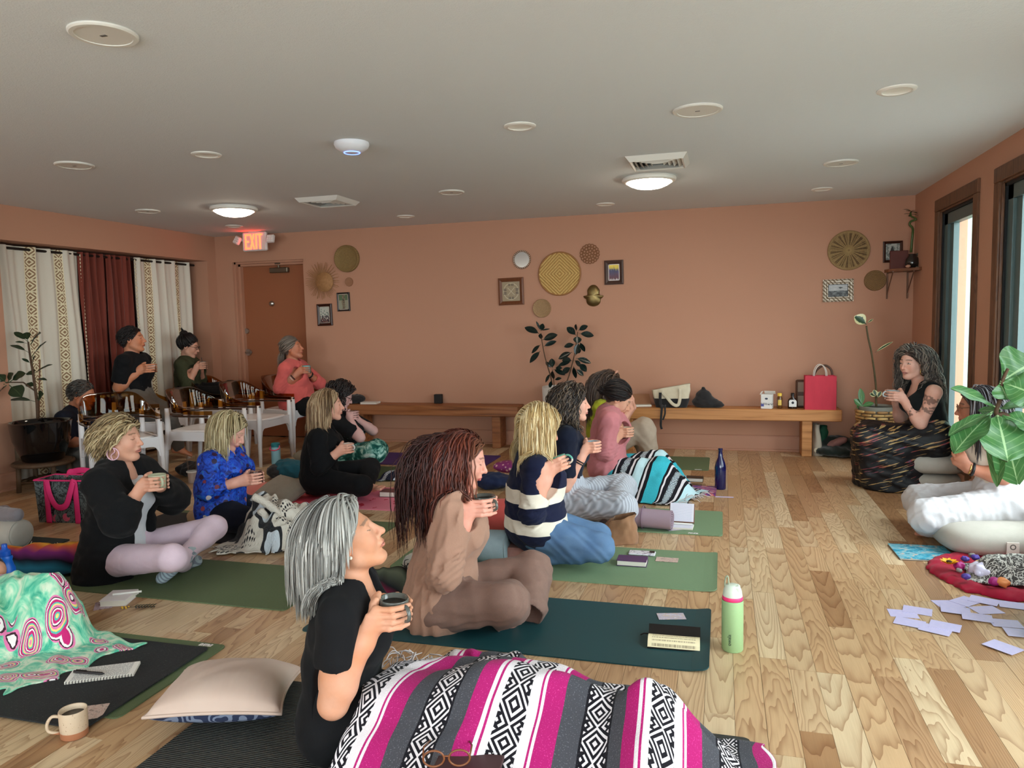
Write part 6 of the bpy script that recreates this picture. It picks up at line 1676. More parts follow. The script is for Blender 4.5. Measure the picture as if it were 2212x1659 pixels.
strands('hair_tail',J['o'],J['Hc']-J['R'][0]*.05-J['R'][2]*.03,J['R'],260,.42,[(44,20,18),(70,30,24)],14,part=.0,wave=.006,wk=60,w=.004,back=2.2,lift=.02,sh=[(J['N'],J['P'],.15)],steps=14,jit=.25)
c,_=hoop(J,-1,.004,m_gold,drop=.0);MB().ball(c-np.array([0,0,.02]),(.004,.002,.016),8,6).build('earring_drop',M('silver_drop',srgb(180,190,190),.3,metal=.8),J['o'],smooth=True)
make_mug('wide dark grey glazed mug held by the auburn-haired woman',J['Mc'],.05,.07,m_glaze,handle=(.8,-.5,0),drink=m_tea)
J2=J
# -------- 3 blonde woman in the striped sweater, kneeling
def stripe(b):
 z=b.sep(b.pos())[2]+b.noise(b.pos(),6,2)*.02
 w_=z.between(.215,.285).max(z.between(.375,.45))
 return b.mix(w_,srgb(22,26,52),srgb(226,216,200))
m_strp=M('navy_white_knit',stripe,.9,sheen=.05,spec=.25,bump=lambda b:(b.sep(b.obj())[2]*900).sin()*.3+b.noise(b.obj(),150,2),bs=.2,bd=.003)
m_jean=M('blue_denim',lambda b:b.mix(b.noise(b.obj(),9,3),srgb(112,142,176),srgb(62,92,132)),.85,spec=.25,bump=lambda b:b.noise(b.obj(),260,2),bs=.2,bd=.003)
J=person('blonde woman kneeling in a navy and white striped sweater and jeans',3.92,20,(1158,1133),(1152,983),(1167,922),(8,-22),(1150,1108,-.2),mug=dict(p=(1206,1000,-.06),r=.05,h=.075,ax=(-.35,.05,1),sf=-.2),legs=[(-1,(1296,1182,-.08),(1150,1205,-.06)),(1,(1290,1160,.16),(1150,1190,.1))],skin=(220,160,136),lips=(196,104,98),brow=(150,116,80),hairc=(190,160,110),vox=.007,vf=.004,bust=.6)
shirt(J,m_strp,'sweater',ez=.022,sleeve='three',wr=.008,seed=12,neck=.066,vox=.0065,bust=.6,cuff=.03,er=.012,drape=.012,hem=-1)
trousers(J,m_jean,'jeans',waist=.04,ez=.012,wr=.006,seed=13,vox=.007,cut=False,thigh=.092)
strands('hair',J['o'],J['Hc'],J['R'],1500,.25,[(158,124,78),(196,164,112),(222,196,148),(238,220,180)],6,part=.0,w=.004,wave=.003,wk=40,back=.35,lift=.026,sh=shoulders(J,.066),steps=13,jit=.2,xf=.05)
make_mug('cream and turquoise stoneware mug tilted in the blonde woman\'s hands',J['Mc'],.05,.075,M('cream_turquoise_glaze',lambda b:b.mix(b.sep(b.obj())[2].gt(.066),b.mix(b.noise(b.obj(),20,2).gt(.55),srgb(222,212,196),srgb(130,108,92)),srgb(96,178,160)),.2,coat=.3),ax=(-.35,.05,1),handle=(.9,-.3,.2),hs=1.25)
# -------- 4 curly-haired woman in navy
m_navy=fabric('navy_tee',(22,28,48),(14,18,34))
def pin(b):
 u=b.geo('Normal');x,y,z=b.sep(b.pos())
 return b.mix(((x*.6+y-z*.3)*330).sin()*.25+.3,srgb(196,200,210),srgb(112,112,120))
m_pin=M('pinstripe_cotton',pin,.9,spec=.25)
J=person('curly dark-haired woman in a navy tee and pinstriped trousers raising a cup',4.84,14,(1218,1078),(1222,922),(1237,871),(4,2),(1220,1050,-.17),mug=dict(p=(1282,962,-.05),r=.042,h=.055,sf=-.3),legs=[(-1,(1345,1095,-.22),(1300,1118,.05),(1345,1135,.0)),(1,(1345,1052,.24),(1330,1090,-.02),(1362,1086,-.10))],skin=(226,168,146),lips=(196,108,104),brow=(70,54,44),hairc=(50,40,36),vox=.008,vf=.004,feet=[(1,(0,-.3,1))],bust=.6)
shirt(J,m_navy,'tee_shirt',ez=.015,sleeve='short',sl=.72,wr=.006,seed=15,neck=.064,vneck=.08,vox=.007,er=.012)
trousers(J,m_pin,ez=.03,hem=.045,wr=.008,seed=16,vox=.0075)
strands('hair',J['o'],J['Hc'],J['R'],900,.24,[(34,28,28),(54,44,40),(84,70,60),(120,102,84)],7,part=.0,wave=.010,wk=95,w=.005,back=.7,lift=.04,sh=shoulders(J,.066),steps=20,jit=.25)
for t in(.06,.13):bangle(J,'R',m_blkm,t,.031,.0045)
make_mug('small pale blue cup raised by the curly-haired woman',J['Mc'],.042,.055,M('pale_blue_glaze',srgb(150,170,180),.25),drink=m_tea)
# -------- 5 woman in the pink sweatshirt
m_pnk=fabric('pink_sweatshirt',(206,132,136),(178,104,110),sheen=.1)
J=person('dark-haired woman with a low bun in a pink sweatshirt, bent over her cup',5.7,8,(1312,1010),(1316,890),(1336,862),(0,-32),(1308,975,-.17),mug=dict(p=(1355,931,-.05),r=.042,h=.055,sf=-.3),legs=[(-1,(1415,1025,-.1),(1390,1040,.05)),(1,(1410,1008,.18),(1390,1022,.1))],skin=(208,154,128),lips=(180,96,90),brow=(40,30,26),hairc=(26,20,20),vox=.008,vf=.0045,bust=.6)
shirt(J,m_pnk,'sweatshirt',ez=.028,sleeve='long',wr=.009,seed=18,neck=.06,high=.03,vox=.0075,cuff=.02,er=.012)
trousers(J,m_blackc,'leggings',ez=.006,wr=.003,vox=.011)
strands('hair',J['o'],J['Hc'],J['R'],700,.19,[(22,17,18),(34,27,27),(46,36,34)],8,style='tail',tail=(-.125,0,-.005),w=.005,lift=.012,steps=12,jit=.1)
bun(J,J['Hc']-J['R'][0]*.135-J['R'][2]*.0,.038,[(20,16,17),(40,30,30)],9)
bangle(J,'R',M('watch_navy',srgb(40,40,80),.4),.10,.033,.007,'watch')
make_mug('cream cup held by the woman in the pink sweatshirt',J['Mc'],.042,.055,M('cream_glaze',srgb(206,196,176),.3),drink=m_tea)
# -------- 6 woman in lime green
m_lime=fabric('lime_blouse',(166,172,44),(132,138,30))
m_beig=fabric('beige_linen',(178,162,144),(150,132,116))
J=person('long-haired woman in a lime blouse with a pink headband and one knee up',6.62,0,(1300,965),(1304,868),(1318,832),(-4,-18),(1330,925,-.16),hands='free',wrists={'R':((1362,885,-.08),(.1,-.1,1),(-1,.2,0),.5),'L':((1368,880,.12),(0,-.1,1),(-1,-.2,0),.5)},legs=[(-1,(1392,925,-.10),(1402,972,-.10),(1416,985,-.16)),(1,(1380,930,.22),(1396,972,.2))],feet=[(0,(0,-.2,1))],skin=(212,158,136),brow=(60,44,36),hairc=(54,40,34),vox=.009,vf=.005,bust=.6)
shirt(J,m_lime,'blouse',ez=.02,sleeve='short',sl=.95,wr=.009,seed=21,neck=.062,vox=.009,er=.02)
trousers(J,m_beig,ez=.03,hem=.045,wr=.008,seed=22,vox=.009,to=.9)
strands('hair',J['o'],J['Hc'],J['R'],600,.42,[(46,34,30),(72,56,48),(96,78,66)],10,part=.0,w=.006,back=1.4,lift=.02,sh=shoulders(J,.07),steps=14,jit=.15)
MB().tube([J['Hc']+J['R'][0]*.02+J['R'][1]*.09*math.cos(a)+J['R'][2]*(.03+.105*math.sin(a))for a in np.linspace(0,PI,20)],[.006]*8+[.012]*4+[.006]*8,8).build('headband',M('dusty_pink_satin',srgb(190,140,120),.5),J['o'],smooth=True)
# -------- 7 dark-blonde woman in black
J=person('dark-blonde woman all in black sitting cross-legged on the pink mat with a white cup',5.12,22,(690,1030),(694,928),(710,875),(8,2),(690,1008,-.18),mug=dict(p=(752,966,-.05),r=.036,h=.06,sf=-.3),legs=[(-1,(782,1048,-.22),(760,1062,.06),(800,1068,.0)),(1,(800,1010,.22),(795,1050,-.02),(826,1051,-.1))],feet=[(1,(0,-.2,1))],skin=(222,164,142),lips=(196,112,106),brow=(110,80,58),hairc=(140,106,76),vox=.008,vf=.0045,bust=.7,hip=1.05)
shirt(J,m_blackc,'jumper',ez=.022,sleeve='long',wr=.007,seed=25,neck=.062,vneck=.05,vox=.0075,cuff=.014)
trousers(J,m_blackc,'leggings',ez=.012,wr=.004,seed=26,vox=.008,hip=1.05)
strands('hair',J['o'],J['Hc'],J['R'],950,.24,[(104,78,54),(140,108,78),(176,146,112),(200,172,138)],11,part=.0,w=.0046,back=.9,lift=.02,sh=shoulders(J,.066),steps=12,jit=.15)
make_mug('plain white cup held by the woman in black',J['Mc'],.036,.06,M('white_cup',srgb(214,206,200),.35),handle=(.9,-.3,0))
# -------- 8 curly-haired person with glasses
def tie(b):
 n=b.noise(b.obj(),9,4,.6,2.0);return b.ramp(n,[(.3,srgb(10,46,44)),(.46,srgb(20,88,80)),(.56,srgb(130,178,166)),(.68,srgb(206,226,220)),(.8,srgb(24,84,78))])
m_tie=M('green_tie_dye',tie,.85,spec=.25)
J=person('curly dark-haired person with glasses and green tie-dye trousers behind the woman in black',6.05,10,(742,992),(742,898),(737,853),(14,-24),(778,945,-.16),mug=dict(p=(764,895,-.06),r=.036,h=.06,sf=-.2),legs=[(-1,(808,978,-.2),(775,1000,.05)),(1,(815,972,.2),(800,995,.0),(850,990,-.05))],skin=(206,162,156),brow=(36,28,28),hairc=(26,20,20),vox=.009,vf=.005,bust=.5)
def ufo(b):
 x,y,z=b.sep(b.pos());n=b.noise(b.pos(),18,2)
 return b.mix((n.gt(.6))*z.between(.22,.36),srgb(20,20,22),srgb(110,150,150))
shirt(J,M('black_print_tee',ufo,.9,spec=.25),'tee_shirt',ez=.018,sleeve='short',sl=.7,wr=.006,seed=28,vox=.009)
trousers(J,m_tie,ez=.035,hem=.03,wr=.008,seed=29,vox=.009)
strands('hair',J['o'],J['Hc'],J['R'],520,.17,[(22,17,18),(38,30,30),(50,40,38)],12,wave=.010,wk=110,w=.006,back=.5,lift=.04,sh=shoulders(J,.066),steps=16,jit=.3)
spectacles(J,m_blkm)
make_mug('dark cup in front of the person with curly hair and glasses',J['Mc'],.036,.06,M('dark_cup',srgb(60,56,54),.3))
# -------- 9 woman in the blue floral blouse
def floral(b):
 v=b.voro(b.obj(),16,'Color');d=b.voro(b.obj(),16);n=b.noise(b.obj(),26,3,.6,1.5)
 base=b.ramp(n,[(.35,srgb(14,20,60)),(.48,srgb(24,60,170)),(.6,srgb(30,84,200)),(.7,srgb(40,120,160))])
 fl=b.ramp(b.sep(v)[0],[(0,srgb(60,16,40)),(.4,srgb(30,20,60)),(.7,srgb(150,60,70)),(.9,srgb(200,190,190))])
 return b.mix(d.lt(.28)*b.sep(v)[1].gt(.45),base,fl)
J=person('blonde woman in a blue floral blouse looking down at a glass mug',4.2,12,(478,1098),(482,975),(497,930),(6,-30),(447,1060,-.2),mug=dict(p=(552,1030,-.04),r=.042,h=.085,sf=-.2),legs=[(-1,(600,1140,-.16),(560,1160,.1)),(1,(610,1110,.2),(575,1135,.0))],skin=(214,158,140),lips=(186,108,104),brow=(150,120,90),hairc=(150,132,98),vox=.0075,vf=.004,bust=.9,belly=.02,hip=1.08,shw=.175)
shirt(J,M('blue_floral_cloth',floral,.55,spec=.4),'blouse',ez=.024,sleeve='long',wr=.008,seed=31,neck=.062,vneck=.07,vox=.007,bust=.9,belly=.02,hip=1.08,fore=.72,cuff=.016)
trousers(J,fabric('dark_navy_trousers',(20,24,40)),ez=.02,wr=.005,seed=32,vox=.01)
strands('hair',J['o'],J['Hc'],J['R'],1050,.23,[(118,100,70),(156,138,100),(184,166,128),(206,190,154)],13,part=.01,w=.0046,back=.7,lift=.022,sh=shoulders(J,.068),steps=12,jit=.18,xf=.03)
m_clear=glassy('clear_glass',(.9,.9,.9),.12)
e=make_mug('clear glass mug with brown drink held by the woman in the blue blouse',J['Mc'],.042,.085,m_clear,taper=1.0,handle=(-.8,-.5,0))
MB().lathe([(0,.008),(.038,.008),(.038,.066),(0,.066)],J['Mc']-[0,0,.0425],28).build('cocoa',M('cocoa',srgb(92,66,58),.3),e,smooth=False)
J9=J
# -------- 10 woman with short blonde hair and lilac leggings
m_lil=fabric('lilac_leggings',(222,200,212),(200,174,192),rough=.7)
m_fleece=fabric('black_fleece',(18,18,20),(10,10,12),sheen=.04,sc=120,bs=.4)
J=person('short-haired blonde woman with a hoop earring, black fleece jacket and lilac leggings',3.26,8,(262,1195),(262,1014),(262,948),(6,2),(258,1120,-.21),mug=dict(p=(340,1040,-.06),r=.044,h=.075,sf=-.25),legs=[(-1,(372,1205,-.24),(400,1222,.14),(432,1208,.20)),(1,(462,1140,.22),(392,1205,-.06),(345,1255,-.10))],skin=(206,152,128),lips=(176,100,92),brow=(110,82,60),hairc=(150,124,88),vox=.007,vf=.0034,bust=.5,shw=.165)
shirt(J,fabric('white_tee',(226,230,234),(204,208,214)),'tee_shirt',ez=.008,sleeve='none',wr=.004,seed=34,neck=.066,vox=.0075,bust=.5,scoop=.04)
def opening(s,J):
 f,l,N,P=J['f'],J['l'],J['N'],J['P']
 s.ecap(N+f*.13+np.array([0,0,.04]),P+f*.20+np.array([0,0,-.1]),(.06,.09),(.10,.12),l,.02,'s')
def coat(s,J):
 P=J['P'];s.ecap(P+np.array([0,0,.16]),P+np.array([0,0,-.09])-J['f']*.05,(.2,.16),(.235,.185),J['l'],.05)
 s.chain([J['N']+J['l']*.12+J['f']*.05-[0,0,.02],J['N']+J['l']*.07-J['f']*.05+[0,0,.015],J['N']-J['l']*.07-J['f']*.05+[0,0,.015],J['N']-J['l']*.12+J['f']*.05-[0,0,.02]],[.035,.042,.042,.035],.02)
s_top=shirt
_old=cut_sleeve
J['_o']=1
s=SDF();torso_sdf(s,J,.03,bust=.4)
for q in('R','L'):arm_sdf(s,J,q,.034,to=1.0,fore=.9,er=.02,cuff=.026)
coat(s,J);fn_=fold_noise(36,.06,.2,9);s.disp(lambda x,y,z:.011*fn_(x,y,z))
for q in('R','L'):cut_sleeve(s,J['E'+q]+(J['W'+q]-J['E'+q])*.9,J['W'+q]-J['E'+q],.07)
opening(s,J)
for q in('R','L'):s.cone(J['E'+q]+(J['W'+q]-J['E'+q])*.15,J['E'+q]+(J['W'+q]-J['E'+q])*.84,.058,.052,.02)
for q in('R','L'):cut_sleeve(s,J['E'+q]+(J['W'+q]-J['E'+q])*.86,J['W'+q]-J['E'+q],.058)
s.cone(J['N']+[0,0,.05],J['N']+[0,0,.2],.064,.09,.008,'s');s.plane((0,0,.004),(0,0,-1))
V,F=s.mesh(.007);mk('jacket',V,F,m_fleece,J['o'],smooth=True)
trousers(J,m_lil,'leggings',ez=.003,wr=.0025,seed=37,vox=.0065,to=.9,zoff=.006)
m_sock=M('grey_blue_sock',lambda b:b.mix((b.sep(b.obj())[0]*300+b.sep(b.obj())[2]*200).sin().gt(.2),srgb(168,184,192),srgb(128,136,150)),.9,bump=lambda b:b.noise(b.obj(),200,2),bs=.3)
for D,a in((J['legs'][1],.72),(J['legs'][0],.9)):
 s=SDF();s.cone(D['K']+(D['A']-D['K'])*a,D['A'],.043,.04,.02);d=unit(D['T']-D['A']);s.cone(D['A'],D['A']-d*.02-[0,0,.02],.04,.036,.02);s.cone(D['A']-[0,0,.012],D['T']-d*.02,.038,.032,.02);s.disp(lambda x,y,z:.003*fn_(x*3,y*3,z*3));s.plane((0,0,.007),(0,0,-1))
 V,F=s.mesh(.006);mk('sock',V,F,m_sock,J['o'],smooth=True)
strands('hair',J['o'],J['Hc'],J['R'],1250,.085,[(96,76,52),(138,114,80),(176,154,116),(204,184,146)],15,style='back',w=.0045,lift=.030,steps=9,jit=.3)
c,oe=hoop(J,-1,.032,M('pale_pink_metal',srgb(220,176,190),.35),.0032)
MB().tube(spline([c+J['R'][0]*.004+np.array([0,0,.032]),c+J['R'][0]*.012+[0,0,.012],c-J['R'][0]*.01-[0,0,.008],c-J['R'][0]*.002-[0,0,.031]],14),.003,6).build('earring_wire',MATS['pale_pink_metal'],J['o'],smooth=True)
make_mug('pale sage mug held by the woman in the black fleece jacket',J['Mc'],.044,.075,M('sage_glaze',srgb(176,178,150),.3),handle=(.86,-.5,0),drink=m_tea)
J10=J
# -------- 11 man in black on a chair
J=person('dark-haired man in a tight black tee seated before the rust curtain holding a bowl',6.02,18,(298,868),(287,770),(286,733),(8,6),(256,838,-.2),mug=dict(p=(324,794,-.02),r=.05,h=.055,sf=-.3),legs=[(-1,(362,905,-.02),(388,968,.16),(415,980,.2)),(1,(372,895,.28),(398,955,.32))],feet=[(0,(0,0,1))],skin=(196,130,98),lips=(170,96,84),brow=(44,32,26),hairc=(26,22,22),vox=.008,vf=.0045,bust=0,male=True,shw=.205,k=1.12,hip=1.0,kh=1.06)
shirt(J,m_blackc,'tee_shirt',ez=.022,sleeve='short',sl=.66,wr=.005,seed=41,neck=.068,vox=.008,bust=.25,er=.012)
trousers(J,fabric('grey_sweatpants',(104,100,96)),ez=.03,wr=.008,seed=42,vox=.009,hem=.02)
strands('hair',J['o'],J['Hc'],J['R'],650,.035,[(24,20,20),(34,28,27)],17,style='back',w=.005,lift=.012,steps=6,jit=.2,k=1.06,front=.01)
make_mug('white bowl-shaped cup in the hands of the man in black',J['Mc'],.05,.055,M('white_cup',srgb(214,206,200),.35),taper=.7)
# -------- 12 woman in olive
m_oliv=M('olive_print_top',lambda b:b.mix((b.noise(b.obj(),22,2).gt(.66))*(b.sep(b.obj())[0].gt(.1)),srgb(60,62,42),srgb(150,152,140)),.9,spec=.25)
J=person('woman in olive with glasses and a dark bun sipping through a straw, legs crossed',6.9,16,(410,850),(404,778),(408,748),(6,-14),(405,832,-.16),mug=dict(p=(438,789,-.03),r=.036,h=.085,sf=-.3),legs=[(-1,(480,850,.0),(470,905,.1)),(1,(500,838,.25),(455,858,-.0))],skin=(200,146,122),brow=(40,30,28),hairc=(24,19,20),vox=.009,vf=.005,bust=.6)
shirt(J,m_oliv,'long_sleeve_top',ez=.018,sleeve='three',wr=.006,seed=44,vox=.0085)
trousers(J,m_blackc,'black_trousers',ez=.02,wr=.005,seed=45,vox=.0095)
strands('hair',J['o'],J['Hc'],J['R'],500,.12,[(20,16,17),(34,27,27)],18,style='tail',tail=(-.06,0,.09),w=.006,lift=.016,steps=9,jit=.2)
bun(J,J['Hc']-J['R'][0]*.075+J['R'][2]*.115,.042,[(20,16,17),(36,28,28)],19,110)
spectacles(J,m_blkm)
e=make_mug('tall clay tumbler with a straw held by the woman in olive',J['Mc'],.036,.085,M('clay_tumbler',srgb(132,110,96),.5),taper=.85)
MB().tube([J['Mc']+[0,0,.0],J['Mc']+[-.012,0,.085]],.003,6).build('straw',m_blkm,e)
# -------- 13 woman in coral
m_cor=fabric('coral_sweater',(220,106,100),(188,78,76),sheen=.12)
J=person('older woman with grey ponytail in a coral sweater seated before the door',7.08,8,(642,872),(632,786),(632,752),(4,12),(605,838,-.19),mug=dict(p=(662,798,-.04),r=.042,h=.08,sf=-.25),far_E=(690,828,.22),legs=[(-1,(690,880,-.06),(692,950,.0)),(1,(700,875,.2),(705,940,.22))],skin=(188,120,92),lips=(160,88,78),brow=(110,90,76),hairc=(120,108,98),vox=.0085,vf=.005,bust=1.0,belly=.045,hip=1.15,shw=.185)
shirt(J,m_cor,'sweater',ez=.026,sleeve='three',wr=.006,seed=47,neck=.064,vox=.008,bust=1.0,belly=.05,hip=1.15)
trousers(J,m_blackc,'black_trousers',ez=.03,wr=.005,seed=48,vox=.01)
strands('hair',J['o'],J['Hc'],J['R'],520,.16,[(84,74,66),(120,108,98),(150,138,126)],20,style='tail',tail=(-.12,0,-.02),w=.005,lift=.012,steps=10,jit=.1)
strands('ponytail',J['o'],J['Hc']-J['R'][0]*.10-J['R'][2]*.03,J['R'],120,.17,[(90,80,72),(130,118,106)],21,w=.006,back=.4,lift=.01,steps=10,k=.3,front=-.3)
bangle(J,'R',m_blkm,.1,.033,.006);bangle(J,'L',m_blkm,.08,.033,.009,'watch');bangle(J,'R',M('white_beads',srgb(220,210,200),.5),.2,.034,.004)
make_mug('turquoise mug held by the woman in the coral sweater',J['Mc'],.042,.08,M('turquoise_glaze',srgb(80,176,184),.25),drink=m_tea,taper=.96)
# -------- 14 man in the navy printed shirt on the floor
def boats(b):
 v=b.voro(b.obj(),11);x,y,z=b.sep(b.obj());n=b.noise(b.obj(),60,2)
 c=b.mix(n,srgb(16,20,34),srgb(28,34,50));return b.mix(v.lt(.2)*n.gt(.42),c,srgb(206,186,150))
J=person('grey-haired man in a navy boat-print shirt sitting on the floor behind the chair',5.42,22,(160,985),(163,889),(178,853),(-6,-12),(140,955,-.2),hands='free',wrists={'R':((203,955,-.1),(1,.2,.15),(0,.6,-.8),1.2),'L':((212,950,.06),(1,-.3,.1),(0,-.2,-1),1.0)},legs=[(-1,(235,1000,-.2),(190,1012,.1)),(1,(230,995,.22),(195,1008,.1))],skin=(186,122,94),lips=(150,88,78),brow=(60,50,46),hairc=(70,64,60),vox=.0085,vf=.005,bust=0,belly=.04,male=True,shw=.195,k=1.08,kh=1.08,hip=1.05)
shirt(J,M('boat_print_cotton',boats,.8,spec=.25),'printed_shirt',ez=.028,sleeve='short',sl=.85,wr=.007,seed=51,vox=.008,bust=0,belly=.04,neck=.066,er=.018)
trousers(J,fabric('grey_shorts',(116,116,114)),ez=.03,wr=.006,seed=52,vox=.01)
strands('hair',J['o'],J['Hc'],J['R'],600,.03,[(44,40,38),(72,66,62),(104,98,92)],23,style='back',w=.005,lift=.012,steps=6,jit=.2,k=1.08,front=.012)
# -------- 15 leader on the cushions
m_tank=fabric('black_tank',(16,22,24),(10,14,16))
def skirtc(b):
 x,y,z=b.sep(b.obj());n=b.noise(b.vec(x*3+z*1.5,y*3,z*46-x*16),1.6,3)
 h=b.noise(b.obj(),6,2);cc=b.ramp(h,[(.3,srgb(150,110,60)),(.5,srgb(176,150,100)),(.6,srgb(140,60,60)),(.7,srgb(60,80,110))])
 return b.mix(n.gt(.6),srgb(18,18,22),cc)
m_skirt=M('dark_streaked_skirt',skirtc,.55,spec=.4)
def ink(V,C,J):
 S,E,W=J['SL'],J['EL'],J['WL'];f_=fold_noise(12,.02,.05,8);n=f_(*V.T)
 for a,b_,r,th in((S+(E-S)*.12,S+(E-S)*.62,.075,-.12),(E+(W-E)*.55,E+(W-E)*.9,.06,.05)):
  d=b_-a;t=((V-a)@d)/(d@d);q=np.linalg.norm(V-a-np.clip(t,0,1)[:,None]*d,axis=1);m=(t>0)&(t<1)&(q<r)&(n>th)
  C[m]=C[m]*.35+np.array(srgb(50,50,52))*.3
 return C
J=person('tattooed woman with long curly hair and a black tank top leading from stacked cushions',6.2,192,(2008,948),(1992,830),(1972,783),(26,-4),(1988,915,-.14),mug=dict(p=(1929,852,-.05),r=.045,h=.06,sf=.0),far_E=(1945,905,.16),legs=[(1,(1872,945,-.14),(1880,1040,-.12)),(-1,(1885,940,.22),(1890,1035,.22))],skin=(216,166,148),lips=(178,108,104),brow=(60,46,40),hairc=(52,44,42),vox=.0075,vf=.0045,bust=.8,hip=1.12,eyes_open=True,shw=.17,paint=ink)
shirt(J,m_tank,'tank_top',ez=.006,sleeve='none',wr=.003,seed=55,neck=.075,scoop=.09,vox=.0075,bust=.8,hip=1.0)
def sk(s,J):
 P=J['P'];A=(J['legs'][0]['A']+J['legs'][1]['A'])/2;K=(J['legs'][0]['K']+J['legs'][1]['K'])/2
 s.ecap(P+[0,0,-.02],K,(.2,.13),(.22,.11),J['l'],.05);s.ecap(K,A+np.array([.05,0,-.02]),(.23,.12),(.27,.19),J['l'],.05)
 s.cone(K+np.array([.12,-.1,-.1]),A+np.array([.22,-.14,-.02]),.14,.13,.08)
trousers(J,m_skirt,'long_skirt',ez=.025,wr=.010,seed=56,vox=.008,hip=1.12,extra=sk,cut=False,wl=(.06,.16))
strands('hair',J['o'],J['Hc'],J['R'],950,.30,[(44,38,38),(74,66,62),(110,100,92),(140,128,116)],25,part=.01,wave=.011,wk=85,w=.005,back=.5,lift=.034,sh=shoulders(J,.06),steps=20,jit=.25)
hoop(J,1,.03,m_gold,.003)
make_mug('pale grey blue mug held by the tattooed woman',J['Mc'],.045,.06,M('grey_blue_glaze',srgb(176,186,188),.3),handle=(-.9,-.3,0),drink=m_tea)
J15=J
# -------- 16 woman in white
m_whc=fabric('white_linen',(206,203,204),(186,183,188))
m_cream=fabric('cream_knit',(222,208,192),(198,182,166))
J=person('woman with glasses in white trousers and cream top, partly hidden by fiddle leaves',4.86,168,(2170,1080),(2140,930),(2112,880),(0,-4),(2166,1030,-.15),hands='free',wrists={'L':((2092,1012,-.13),(-.5,.2,.8),(.3,.8,0),.9),'R':((2095,1000,.1),(-.5,-.2,.8),(.3,-.8,0),.9)},legs=[(1,(2000,1115,-.20),(2015,1140,.1),(1992,1152,-.05)),(-1,(1985,1080,.25),(2010,1130,-.1),(1990,1150,-.1))],feet=[(0,(0,-.2,1))],skin=(176,118,94),lips=(150,88,80),brow=(60,44,36),hairc=(40,34,36),vox=.008,vf=.0045,bust=.7)
shirt(J,m_cream,'sleeveless_top',ez=.010,sleeve='none',wr=.004,seed=61,neck=.06,vox=.008,bust=.7,high=.01)
trousers(J,m_whc,'wide_trousers',ez=.03,hem=.035,cut=False,wr=.010,seed=62,vox=.0075,wl=(.05,.15))
strands('hair',J['o'],J['Hc'],J['R'],750,.34,[(30,28,32),(52,48,52),(80,72,70)],27,part=.0,w=.005,back=.7,lift=.022,sh=shoulders(J,.06),steps=13,jit=.2)
spectacles(J,M('tortoise',srgb(120,84,60),.3))
bangle(J,'L',m_blkm,.12,.033,.008,'watch');bangle(J,'L',m_gold,.03,.031,.004)
J16=J
